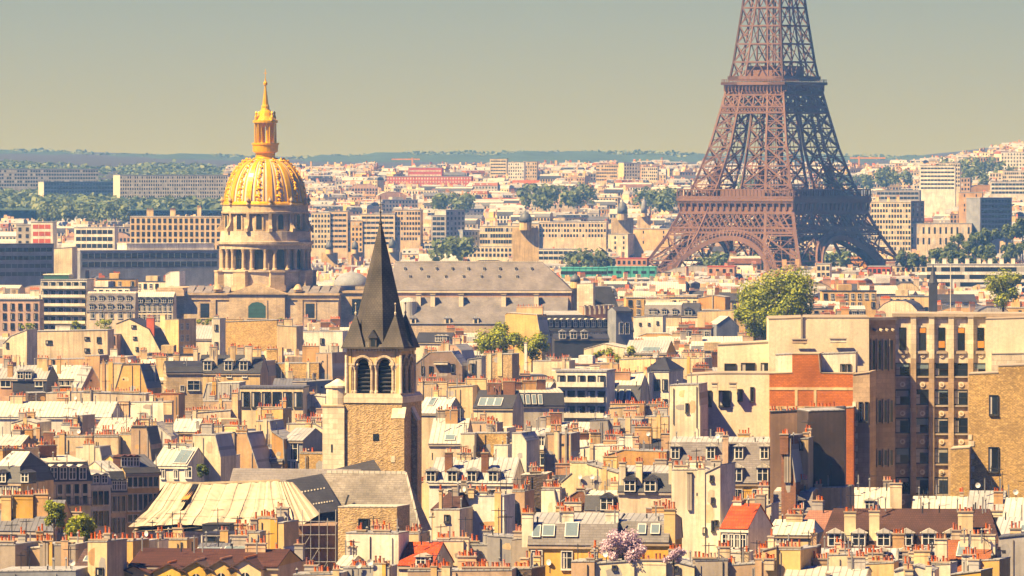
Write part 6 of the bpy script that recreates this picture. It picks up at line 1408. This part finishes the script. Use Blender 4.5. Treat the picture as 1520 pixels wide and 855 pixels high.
tree(1000, 814, 836, 893, 44, 'smaller sprig of pink blossom right of the big one', m='blossom', n=1200, seed=32, leaf=.3, name='blossom_tree', group='pink blossom trees')
for i in range(26):
    px = 1350 + (i % 13) * 14 + hr_.uniform(-5, 5); row = i // 13
    if px < 1400 and row: continue
    yT = (372 - (px - 1350) * .06 if row == 0 else 356 - (px - 1400) * .26) + hr_.uniform(-4, 4); d = (3900 if row == 0 else 4050) + hr_.uniform(-20, 20)
    w_ = hr_.uniform(26, 38)
    tree(px, yT, yT + 26, d, w_, 'x', m='darkleaf', n=900, seed=60 + i, leaf=1.5, blobs=7, group='park trees right of the iron tower')['auto'] = 'dark green park tree'
# ------------------------------------------------------------------ recognisable far buildings
def far(x0, x1, yT, yB, D, label, **k):
    kk = dict(far=True, wall='cream', step=3.1, wh=1.7, depth=14, turn=-6); kk.update(k)
    if D < 4700: D = max(D, min(4700, dist_for(yB, 17)))
    c = unp((x0 + x1) / 2, yB, D); base = gz(c.x, D)
    return block('P', x0, x1, yT, yB, label, D=D, base=base - 6 if base > 2 else 0, **kk)
far(-10, 146, 251, 272, 6900, 'long pale housing slab with bands of windows, far left hillside', wall='concrete', turn=14, depth=12, cols=40, endm='cream', win_w=1.7)
far(65, 178, 270, 290, 6500, 'dark grey housing slab half sunk in trees, far left', wall='bluegrey', turn=26, ribbon=True, endm='pale', depth=12)
far(178, 338, 260, 300, 6300, 'huge blue grey housing slab with a sunlit left end, left of golden dome', wall='pale', turn=16, depth=24, cols=46, win_w=1.0, endm='pale')
for a, w_ in ((186, 78), (268, 30), (296, 30)):
    far(a, a + w_, 256, 262, 6310, 'x', turn=20, depth=8, wall='pale')['auto'] if False else None
far(606, 656, 249, 265, 7300, 'red brick housing block with pale balconies on the horizon', wall='redwall', ribbon=True, wm='pale', step=4, wh=1.3)
far(574, 700, 262, 272, 7250, 'long low red brick housing row under the skyline', wall='redwall', cols=30, wm='pale')
far(727, 752, 236, 262, 7400, 'pale high rise slab with balcony bands on the horizon, centre', wall='pale', ribbon=True, step=3, wh=1.2)
far(754, 778, 241, 262, 7350, 'white high rise slab next to the banded one, centre horizon', wall='white', cols=7)
far(776, 797, 240, 262, 7380, 'stepped pale tower block on the centre horizon', wall='cream', cols=6)
far(885, 926, 244, 268, 7200, 'cream horizon slab with a dense window grid, right of centre', wall='cream', cols=16)
far(926, 950, 242, 268, 7150, 'taller end tower of the cream horizon slab', wall='pale', turn=20, endm='cream', cols=6)
far(952, 976, 248, 266, 7250, 'small pale block left of the iron tower on the horizon', wall='pale', cols=8)
far(1486, 1530, 226, 250, 6900, 'white flats on top of the hill at the right edge', wall='white', cols=10)
far(1365, 1418, 246, 280, 5900, 'white stepped apartment block with balcony bands, right of iron tower', wall='white', ribbon=True, step=3, wh=1.3)
far(1394, 1425, 242, 280, 6000, 'pale apartment block behind the stepped white one, right', wall='pale', cols=9)
far(1488, 1530, 254, 270, 6300, 'pale modern slab with dense windows at the right edge', wall='pale', cols=14)
far(1470, 1530, 270, 282, 5900, 'long white low building with window strip, right edge', wall='white', ribbon=True)
far(1426, 1440, 264, 282, 5600, 'small tan tower house on the right hillside', wall='tan', cols=3)
far(1293, 1352, 300, 368, 4450, 'ornate pale apartment row with bow windows, right of iron tower', wall='pale', cols=14, step=3.3, wh=1.9, roof='zincpale', stacks=((1300, 1304, 292, 2), (1316, 1320, 293, 2), (1330, 1334, 292, 2)))
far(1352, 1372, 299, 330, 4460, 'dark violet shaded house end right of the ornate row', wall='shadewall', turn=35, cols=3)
far(1350, 1442, 332, 368, 4350, 'low classical pale mansion with pilasters above the park trees', wall='cream', cols=11, step=6.5, wh=4)
far(1455, 1502, 294, 332, 4700, 'dark blue grey apartment block in shade, right', wall='bluegrey', turn=34, ribbon=True)
far(1423, 1458, 286, 310, 5000, 'two tan party walls of a tall house, right', wall='tan', cols=2, win_w=.8)
far(1300, 1365, 283, 292, 5300, 'long grey low depot roof right of the iron tower', wall='concrete', ribbon=True, depth=20)
far(1376, 1530, 393, 425, 2480, 'long white apartment slab with blue window rows behind the ribbed building', wall='white', ribbon=False, cols=22, win_w=2.2, wh=1.9, step=3.3, turn=-3, roof='concrete', stacks=tuple((1382 + i * 17, 1388 + i * 17, 384, 0, 'white') for i in range(8)))
far(712, 790, 336, 366, 4300, 'cream classical building with zinc mansard, middle distance', wall='pale', cols=20, step=3.6, wh=2.2, roof='zincpale', win_w=1.4, depth=18, stacks=((725, 730, 329, 2), (752, 756, 329, 2), (775, 780, 330, 2)))
far(687, 714, 342, 366, 4310, 'shaded grey wing of the cream classical building', wall='bluegrey', turn=35, cols=6)
far(640, 662, 320, 356, 4200, 'tall block with blue balconies, left of classical building', wall='concrete', ribbon=True, wh=1.9, turn=-10, endm='pale')
far(586, 624, 312, 356, 4150, 'tall yellow apartment block with terraced top, right of spire', wall='ochre', cols=9)
far(535, 586, 318, 358, 4100, 'grey yellow flats with dark balcony bands behind the spire', wall='cream', ribbon=True, wh=1.4)
far(488, 516, 314, 368, 4000, 'yellow apartment block with red awnings, right of golden dome', wall='ochre', ribbon=True, wm='glass', step=3.2, wh=1.4)
far(462, 490, 316, 368, 3980, 'pale apartment block touching the golden dome church, right side', wall='pale', cols=6)
far(516, 538, 328, 366, 4020, 'plain yellow block with few windows, between dome and spire', wall='ochre', cols=4)
far(662, 690, 312, 345, 4400, 'pale shaded apartment tower in the centre distance', wall='concrete', turn=30, cols=5)
far(622, 680, 362, 372, 3700, 'long white flat roofed office left of classical building', wall='white', ribbon=True)
far(690, 760, 366, 380, 3600, 'white zinc roofed market hall in the middle distance', wall='pale', cols=12, roof='zincpale')
far(760, 800, 332, 368, 4100, 'stone town house carrying a dark corner dome', wall='cream', cols=6, step=3.6)
far(833, 900, 398, 412, 3300, 'long turquoise sheeted building beside the slate hall', wall='teal', roof='teal', cols=9, win_w=2.6, wh=1.2, depth=18, turn=-3)
far(900, 974, 397, 409, 3310, 'right end of the turquoise sheeted building', wall='teal', roof='teal', cols=6, win_w=2.2, wh=1, depth=18, turn=-3)
far(940, 1000, 340, 362, 4500, 'plain cream broad block left of the iron tower foot', wall='ochre', cols=2, win_w=.8)
far(882, 932, 348, 376, 4000, 'cream party wall house in the middle distance, left of iron tower', wall='cream', cols=4, turn=-24)
far(790, 860, 370, 385, 3800, 'white flats with terraces left of the iron tower', wall='white', ribbon=True)
far(800, 900, 330, 350, 4700, 'long cream row with zinc mansards, left of the iron tower', wall='cream', cols=22, roof='zincpale')
far(1140, 1170, 376, 392, 3900, 'orange plaster house below the iron tower front corner', wall='orangewall', cols=4)
far(1256, 1292, 380, 392, 3850, 'long bright orange wall below the iron tower right foot', wall='orangewall', cols=1, win_w=.6)
far(1288, 1322, 396, 412, 3000, 'red and orange house right of the iron tower', wall='redwall', cols=5)
far(1050, 1090, 396, 412, 3100, 'small red roofed house group left below the iron tower', wall='pinkwall', cols=4, roof='redwall')
far(1212, 1232, 392, 412, 3050, 'cream gabled house under the iron tower', wall='pale', cols=3)
far(915, 960, 384, 396, 3700, 'pinkish house row with rust roofs left of the iron tower', wall='pinkwall', cols=6, roof='redwall')
def domelet(px, yT, yB, D, label, w_, m='darkdome'):
    c = unp(px, yB, D); zt = unp(px, yT, D).z; r = empty('roof_dome', (c.x, D, 0)); tag(r, label, 'dome'); rr = w_ * D / FPX / 2
    b = MB(); b.lathe([(rr, c.z - rr * 1.3), (rr, c.z)], 14, 'cream'); b.box(-rr * 2.2, rr * 2.2, rr * .2, rr * 3.4, 0, c.z - rr * .9, 'cream'); b.build('drum', r)
    b = MB(); hh = zt - c.z; b.lathe([(rr * 1.05, c.z), (rr * 1.0, c.z + hh * .35), (rr * .72, c.z + hh * .7), (rr * .2, c.z + hh * .85), (rr * .12, c.z + hh)], 14, m); b.build('cupola', r, smooth=True)
domelet(780, 312, 330, 4090, 'dark bulbous corner dome on a stone town house, centre distance', 18)
domelet(924, 296, 317, 4900, 'tall dark egg shaped dome left of the iron tower', 15)
domelet(956, 292, 316, 4950, 'slender grey dome with a finial beside the iron tower', 9, 'bluegrey')
domelet(489, 356, 370, 4420, 'small dark lantern turret right of the golden dome', 11)
domelet(527, 356, 370, 4430, 'second small dark lantern turret nearer the black spire', 10)
domelet(582, 352, 368, 4440, 'narrow dark turret just right of the black spire', 10)
domelet(854, 406, 418, 2730, 'dark domed turret at the end of the slate hall', 15)
c_ = unp(1385, 430, 2440); st_ = empty('church_spire', (c_.x, 2440, 0)); tag(st_, 'thin dark church spire left of the long white apartment slab', 'spire')
b = MB(); b.box(-1.3, 1.3, -1.3, 1.3, 0, unp(1385, 420, 2440).z, 'slate'); z_ = unp(1385, 420, 2440).z; b.lathe([(1.5, z_), (.9, z_ + 2), (.08, unp(1385, 392, 2440).z)], 8, 'slate'); b.build('steeple', st_)
c_ = unp(1411, 440, 2300); fp = empty('flagpole', (c_.x, 2300, 0)); tag(fp, 'white flagpole with a drooping red white and blue flag', 'flagpole')
b = MB(); zt_ = unp(1411, 392, 2300).z; b.lathe([(.16, 0), (.12, zt_)], 8, 'white'); b.build('pole', fp)
b = MB()
for i, mm in enumerate(('bluegrey', 'white', 'redwall')): b.box(.15 + i * .5, .65 + i * .5, -.06 - .05 * i, .0 - .05 * i, zt_ - 6 + i * .2 - 1.5, zt_ - 4.4 - i * .7, mm)
b.build('flag', fp)
for nm, px, yT, yB, D, s in (('tower_crane', 1275, 232, 262, 7600, 1), ('tower_crane', 612, 234, 250, 8200, -1)):
    c_ = unp(px, yB, D); zt_ = unp(px, yT, D).z; o = empty(nm, (c_.x, D, c_.z - 15)); tag(o, 'thin orange tower crane on the horizon ' + ('right of the iron tower' if s > 0 else 'above the red brick block'), 'crane'); h_ = zt_ - c_.z + 15
    b = MB(); b.box(-.9, .9, -.9, .9, 0, h_, 'orangewall'); b.build('mast', o); b = MB(); b.box(-9, 26 * 1, -.7, .7, h_ - 2.5, h_ - 1, 'orangewall') if s > 0 else b.box(-22, 8, -.7, .7, h_ - 2.5, h_ - 1, 'orangewall'); b.build('jib', o)
# ------------------------------------------------------------------ the rest of the city: ordinary houses in every gap
fr = random.Random(21)
WALLS = ['cream', 'cream', 'cream', 'pale', 'white', 'tan', 'tan', 'ochre', 'rose', 'stone', 'greyplaster']
WN = dict(cream='cream', pale='pale', white='white', tan='tan', ochre='yellow', rose='rose', palestone='stone', stone='stone', greyplaster='grey', concrete='grey', pinkwall='pink', bluegrey='blue grey', brownbrick='brick', redwall='red', orangewall='orange', shadewall='dark')
def blocked(x0, x1, yT, D):
    for a, b, c, d, E in PROT:
        if E > D - 4 and x0 < b and x1 > a and yT < d: return True
    return False
FOOT = []
def clear(x0, x1, y0, y1):
    for a, b, c, d in FOOT:
        if x0 < b and x1 > a and y0 < d and y1 > c: return False
    return True
for H in ALLB:
    if hasattr(H, 'L'):
        L = H.L; FOOT.append((H.O.x - 1, H.O.x + L * math.cos(H.rz) + 1, H.O.y - 4, H.O.y + 9))
def simple_house(x, D, w, h, fl):
    """ordinary house: walls with real windows, zinc or slate roof, chimney stacks with pots"""
    wall = fr.choice(WALLS); rz = R(fr.uniform(-18, 12)); z0 = gz(x, D) if D > 4000 else 0
    kind = fr.choice(('mansard', 'gable', 'flat', 'mansard', 'end')); dep = fr.uniform(8, 12); rf = fr.choice(('zinc', 'zincpale', 'slate', 'slate', 'zincdark')) if fr.random() < .93 else 'rusttile'
    H = House('town_house', (x - w / 2, D, z0), rz, '', 'building', 'ordinary houses of the city'); near = D < 2300
    tops = {'mansard': h - 3.8, 'gable': h - 3.0, 'flat': h - .3, 'end': h - 3.2}[kind]
    b = MB(); r = MB(); tops = max(3, tops)
    if kind == 'end':
        pts = [(0, tops), (w * .16, h - 1.2), (w * .34, h - .1), (w * .7, h - .1), (w * .86, h - 1.2), (w, tops)]
        b.prism([(0, -2), (w, -2)] + pts[::-1], 0, dep, wall)
        for p, q_ in zip(pts, pts[1:]): r.slab((p[0], -.1, p[1] + .13), (q_[0], -.1, q_[1] + .13), (q_[0], dep + .1, q_[1] + .13), (p[0], dep + .1, p[1] + .13), .12, rf)
    else:
        b.box(0, w, 0, dep, -2, tops, wall); m_ = dep / 2
        if kind == 'flat': r.box(-.15, w + .15, -.15, dep + .15, tops, tops + .3, rf); fr.random() < .6 and r.box(w * .3, w * .55, 2, dep - 2, tops + .3, tops + 2.4, wall)
        else:
            pr = [(-.3, tops + .003), (1.1, tops + 2.6), (m_, h)] if kind == 'mansard' else [(-.3, tops + .003), (m_, h)]
            for (va, za), (vb, zb) in zip(pr, pr[1:]):
                mm = 'zincpale' if (kind == 'mansard' and za > tops + 1) else rf
                r.slab((-.1, va, za), (w + .1, va, za), (w + .1, vb, zb), (-.1, vb, zb), .12, mm); r.slab((w + .1, dep - va, za), (-.1, dep - va, za), (-.1, dep - vb, zb), (w + .1, dep - vb, zb), .12, mm)
            for X in (0.0, w):
                lp = [(X, v, z - .05) for v, z in pr] + [(X, dep - v, z - .05) for v, z in pr[::-1][1:]]
                b.add(lp if X else lp[::-1], [tuple(range(len(lp)))], wall)
    b.build('wall', H.root); r.build('roof', H.root)
    n = max(1, int(w / 2.4)); nwin = 0
    if fl and kind != 'end' or (kind == 'end' and fr.random() < .4):
        z = tops - 2.6
        for k in range(fl):
            if z < 2: break
            if D < 3300:
                for i in range(n):
                    H.win((i + .5) * w / n, z, 1.1, 1.75, 0, fr.choice('wwd')) if fr.random() < (.9 if kind != 'end' else .3) else None
            else:
                for i in range(n): put('window', merged_window(1.2, 1.8, 'd'), H.root, ((i + .5) * w / n, -.004, z))
            z -= 3.1
    if kind == 'mansard' and D < 3000:
        for i in range(n):
            if fr.random() < .75: H.dormer((i + .5) * w / n, .25, tops + .25, 1.1, 1.5, 'zincpale', fr.random() < .4, cheek=rf)
    for _ in range(fr.choice((1, 2, 2, 3)) if D < 4200 else fr.choice((0, 1, 1))):
        sw = fr.uniform(1.2, 3.4); u = fr.choice((0.05, w - sw - .05, fr.uniform(0, max(.1, w - sw)))); zt = h + fr.uniform(.3, 1.8); v = fr.uniform(.5, dep - 1.5)
        H.stack(u, u + sw, v, tops - .5, zt, int(sw / .42), fr.choice((wall, wall, 'tan', 'cream', 'brownbrick', 'rose')), far=not near)
    if near and fr.random() < .35: H.antenna(fr.uniform(.2, .8) * w, dep / 2, h - .2)
    if near and fr.random() < .25 and kind == 'gable': H.skylight(w * .4, dep * .2, tops + (h - tops) * .45, math.atan2(h - tops, dep / 2), 1, 1.4)
    H.auto = (wall, rf, kind); H.L = w
    return H
CAND = []; D = 885.0
while D < 7400:
    half = 772 * D / FPX; x = -half + fr.uniform(-8, 0)
    while x < half:
        w = fr.uniform(8, 15) if D < 2000 else (fr.uniform(10, 20) if D < 3300 else fr.uniform(14, 34)); xm = x + w / 2
        h = (fr.uniform(17, 21.5) if D < 2600 else fr.uniform(17, 25)) if D < 4200 else fr.uniform(12, 24)
        z0 = gz(xm, D) if D > 4000 else 0
        pa = proj((x, D, z0 + h + 1.5)); pb = proj((x + w, D, z0 + h + 1.5)); y0 = proj((x, D, z0 + h - (6 if D < 2500 else 4)))[1]
        ok = not blocked(pa[0] - 1, pb[0] + 1, pa[1], D) and clear(x, x + w, D - 2, D + 10)
        if ok and 960 < pa[0] < 1345 and abs(D - 4100) < 110: ok = False
        if ok and D > 3350 and fr.random() < .45: ok = False
        if ok and D > 5600 and xm < -150: ok = False
        if ok:
            CAND.append((xm, D, w, h, pa[0], pb[0], pa[1])); FOOT.append((x, x + w, D - 2, D + 11)); PROT.append((pa[0], pb[0], pa[1], y0, D + 1))
        x += w + fr.choice((0, .1, .2, 1.5, 4))
    D += fr.uniform(11, 15) if D < 1500 else (fr.uniform(20, 28) if D < 2600 else fr.uniform(45, 70) * (1 if D < 4200 else 1.6))
# what does the photograph's viewpoint show of each? nearest first, column by column
TOPS = [9999.0] * 761; items = [(d, a, b_, c, None) for a, b_, c, e, d in PROT if (a, b_, c) not in {(cd_[4], cd_[5], cd_[6]) for cd_ in CAND}] + [(cd_[1], cd_[4], cd_[5], cd_[6] + 3, cd_) for cd_ in CAND]
AREA = []
for d, a, b_, c, cd_ in sorted(items, key=lambda e: e[0]):
    ar = 0.0
    for k in range(max(0, int(a / 2)), min(760, int(b_ / 2)) + 1):
        t_ = min(TOPS[k], 855)
        if c < t_: ar += min(t_ - c, 60) * 2
        TOPS[k] = min(TOPS[k], c)
    if cd_: AREA.append((ar, cd_))
AREA.sort(key=lambda e: -e[0]); KEEP = [cd_ for ar, cd_ in AREA if ar > 18]; NAMED = KEEP[:285]; REST = KEEP[285:]
for xm, D, w, h, *_ in NAMED: simple_house(xm, D, w, h, 2 if D < 4200 else 3)
print('filler', len(CAND), 'kept', len(KEEP), 'smallest', AREA[min(len(AREA) - 1, 285)][0])
# ------------------------------------------------------------------ the sea of small roofs in the distance that no one could count
cr = random.Random(33); W8 = ['cream', 'cream', 'pale', 'tan', 'ochre', 'cream', 'tan', 'concrete', 'cream', 'greyplaster', 'rose']
b = MB(); ncity = 0
def far_spots():
    for xm, D, w, h, *_ in REST: yield xm, D, w, h
    for _ in range(11000): yield None
for sp in far_spots():
    D = 2900 + 4900 * cr.random() ** 1.0; px = cr.uniform(-15, 1535); x = (px - 760) / FPX * D
    if D > 5700 and px < 345 and not sp: continue
    if D > 7700 and px < 600 and not sp: continue
    z0 = gz(x, D); w = cr.uniform(9, 26); h = cr.uniform(9, 21) if D > 4200 else cr.uniform(10, 18); dp = cr.uniform(8, 14)
    if sp: x, D, w, h = sp; z0 = gz(x, D) if D > 4000 else 0; h -= 3
    pt = proj((x, D, z0 + h + 1))
    if not sp and blocked(pt[0] - w * FPX / D / 2 - 1, pt[0] + w * FPX / D / 2 + 1, pt[1] - 1, D) : continue
    if not sp and 930 < pt[0] < 1345 and abs(D - 4100) < 95: continue
    wl = cr.choice(W8); rf = cr.choice(('zinc', 'zinc', 'concrete', 'slate', 'zincpale', 'zinc', 'paleslate', 'rusttile', 'paleslate')); a = R(cr.choice((-12, -8, 20, 35, -30)) + cr.uniform(-4, 4)); ca, sa = math.cos(a), math.sin(a)
    T3 = lambda u, v, z: (x + u * ca - v * sa, D + u * sa + v * ca, z0 + z)
    def bx(u0, u1, v0, v1, za, zb, m):
        b.add([T3(u0, v0, za), T3(u1, v0, za), T3(u1, v1, za), T3(u0, v1, za), T3(u0, v0, zb), T3(u1, v0, zb), T3(u1, v1, zb), T3(u0, v1, zb)], [(4, 5, 6, 7), (0, 1, 5, 4), (1, 2, 6, 5), (2, 3, 7, 6), (3, 0, 4, 7)], m)
    bx(-w / 2, w / 2, 0, dp, -3, h, wl)
    if cr.random() < .62:
        q_ = [T3(-w / 2 - .2, -.2, h + .01), T3(w / 2 + .2, -.2, h + .01), T3(w / 2 + .2, dp + .2, h + .01), T3(-w / 2 - .2, dp + .2, h + .01), T3(-w / 2 + .3, 1.4, h + 2.4), T3(w / 2 - .3, 1.4, h + 2.4), T3(w / 2 - .3, dp - 1.4, h + 2.4), T3(-w / 2 + .3, dp - 1.4, h + 2.4), T3(-w / 2 + .3, dp / 2, h + 3.3), T3(w / 2 - .3, dp / 2, h + 3.3)]
        b.add(q_, [(0, 1, 5, 4), (1, 2, 6, 5), (2, 3, 7, 6), (3, 0, 4, 7)], rf); b.add(q_, [(4, 5, 9, 8), (6, 7, 8, 9), (5, 6, 9), (7, 4, 8)], 'zinc')
        for i in range(int(w / 3)):
            if cr.random() < .6: bx(-w / 2 + 1 + i * 3, -w / 2 + 2.1 + i * 3, .3, 1.6, h + .4, h + 1.9, cr.choice(('white', 'glass', 'pale')))
    else: bx(-w / 2 - .15, w / 2 + .15, -.15, dp + .15, h, h + .3, rf); bx(-w * .2, w * .1, 2, dp - 2, h + .3, h + 2.4, wl)
    z = h - 2.6; n = int(w / 2.6)
    while z > h - 10 and z > 1:
        for i in range(n):
            if cr.random() < .85: bx(-w / 2 + (i + .5) * w / n - .6, -w / 2 + (i + .5) * w / n + .6, -.06, .1, z, z + 1.7, 'glass')
        z -= 3.1
    for _ in range(cr.choice((1, 2, 2, 3))):
        u = cr.uniform(-w / 2, w / 2 - 1.5); s = cr.uniform(1.0, 2.6); bx(u, u + s, dp * .4, dp * .4 + .8, h, h + cr.uniform(3.6, 5.2), cr.choice((wl, 'cream', 'tan', 'rose')))
        bx(u + .1, u + s - .1, dp * .4 + .2, dp * .4 + .6, h + 3, h + 5.7, 'pot') if cr.random() < .12 else None
    ncity += 1
o = b.build('distant_rooftops'); o['kind'] = 'stuff'; print('distant', ncity)
# ------------------------------------------------------------------ haze over the whole valley
m = bpy.data.materials.new('haze'); m.use_nodes = True; t = m.node_tree; t.nodes.clear(); out = t.nodes.new('ShaderNodeOutputMaterial'); pv = t.nodes.new('ShaderNodeVolumePrincipled')
pv.inputs['Color'].default_value = (.12, .325, .82, 1); pv.inputs['Absorption Color'].default_value = (1, 1, 1, 1); pv.inputs['Density'].default_value = 0.000085; pv.inputs['Anisotropy'].default_value = 0.0
t.links.new(pv.outputs[0], out.inputs['Volume'])
b = MB(); b.mi = []; b.v = [(x, y, z) for z in (-8, 340) for x, y in ((-2700, -60), (2700, -60), (2700, 12500), (-2700, 12500))]
me = bpy.data.meshes.new('haze'); me.from_pydata(b.v, [], [(0, 3, 2, 1), (4, 5, 6, 7), (0, 1, 5, 4), (1, 2, 6, 5), (2, 3, 7, 6), (3, 0, 4, 7)]); me.materials.append(m); hz = put('haze', me); hz['kind'] = 'stuff'
# ------------------------------------------------------------------ labels of the ordinary houses and park trees, by look and by place
COLS = [(-99, 130, 'near the left edge'), (130, 330, 'left of the golden dome'), (330, 470, 'near the golden dome'), (470, 590, 'between golden dome and black spire'), (590, 850, 'around the slate hall'), (850, 1000, 'left of the iron tower'), (1000, 1300, 'below the iron tower'), (1300, 1400, 'right of the iron tower'), (1400, 1999, 'near the right edge')]
ROWS = [(0, 300, 'on the far slope'), (300, 345, 'in the far city'), (345, 395, 'in the distant rows'), (395, 450, 'in the upper rows'), (450, 520, 'in the upper-middle rows'), (520, 600, 'in the middle rows'), (600, 690, 'in the lower rows'), (690, 780, 'in the near rows'), (780, 9999, 'in the bottom rows')]
ORD = ['first', 'second', 'third', 'fourth', 'fifth', 'sixth', 'seventh', 'eighth', 'ninth', 'tenth', 'eleventh', 'twelfth', 'thirteenth', 'fourteenth', 'fifteenth', 'sixteenth', 'seventeenth', 'eighteenth', 'nineteenth', 'twentieth']
cells = {}
for H in ALLB:
    if not hasattr(H, 'auto'): continue
    zt = max(v.co.z for c in H.root.children if c.name.startswith('roof') for v in c.data.vertices)
    x, y = proj((H.O.x + H.L / 2, H.O.y, H.O.z + zt))
    c = next(s for a, b_, s in COLS if a <= x < b_); r_ = next(s for a, b_, s in ROWS if a <= y < b_)
    wall, rf, kind = H.auto; RN = dict(zincdark='dark zinc', zinc='grey zinc', zincpale='pale zinc', slate='slate', paleslate='grey slate', rusttile='rust tile')[rf]; KN = dict(mansard='mansard', gable='pitched roof', flat='flat roof', end='gable end')[kind]
    cells.setdefault((WN[wall], RN + ' ' + KN, r_, c), []).append((x, H))
for (wn, kn, r_, c), L_ in cells.items():
    L_.sort(key=lambda e: e[0]); kn = kn.replace(' pitched roof', ' roof')
    for i, (x, H) in enumerate(L_): H.root['label'] = '%s%s house, %s, %s %s' % ('' if len(L_) == 1 else ORD[min(19, i)] + ' ', wn, kn, r_, c)
pk = sorted([o for o in LABELS if 'auto' in o], key=lambda o: proj(o.location)[0])
for row, nm in ((0, 'front'), (1, 'back')):
    sel = [o for o in pk if (o.location.y > 3975) == bool(row)]
    for i, o in enumerate(sel): o['label'] = 'dark green park tree, %s from left in the %s row right of iron tower' % (ORD[i], nm)
for o in pk: del o['auto']
seen = {}
for o in LABELS: seen.setdefault(o['label'], []).append(o.name)
for k_, v_ in seen.items():
    n_ = len(k_.split())
    if len(v_) > 1 or n_ < 4 or n_ > 16: print('LABEL', n_, k_, v_)
print('objects', len(bpy.data.objects))
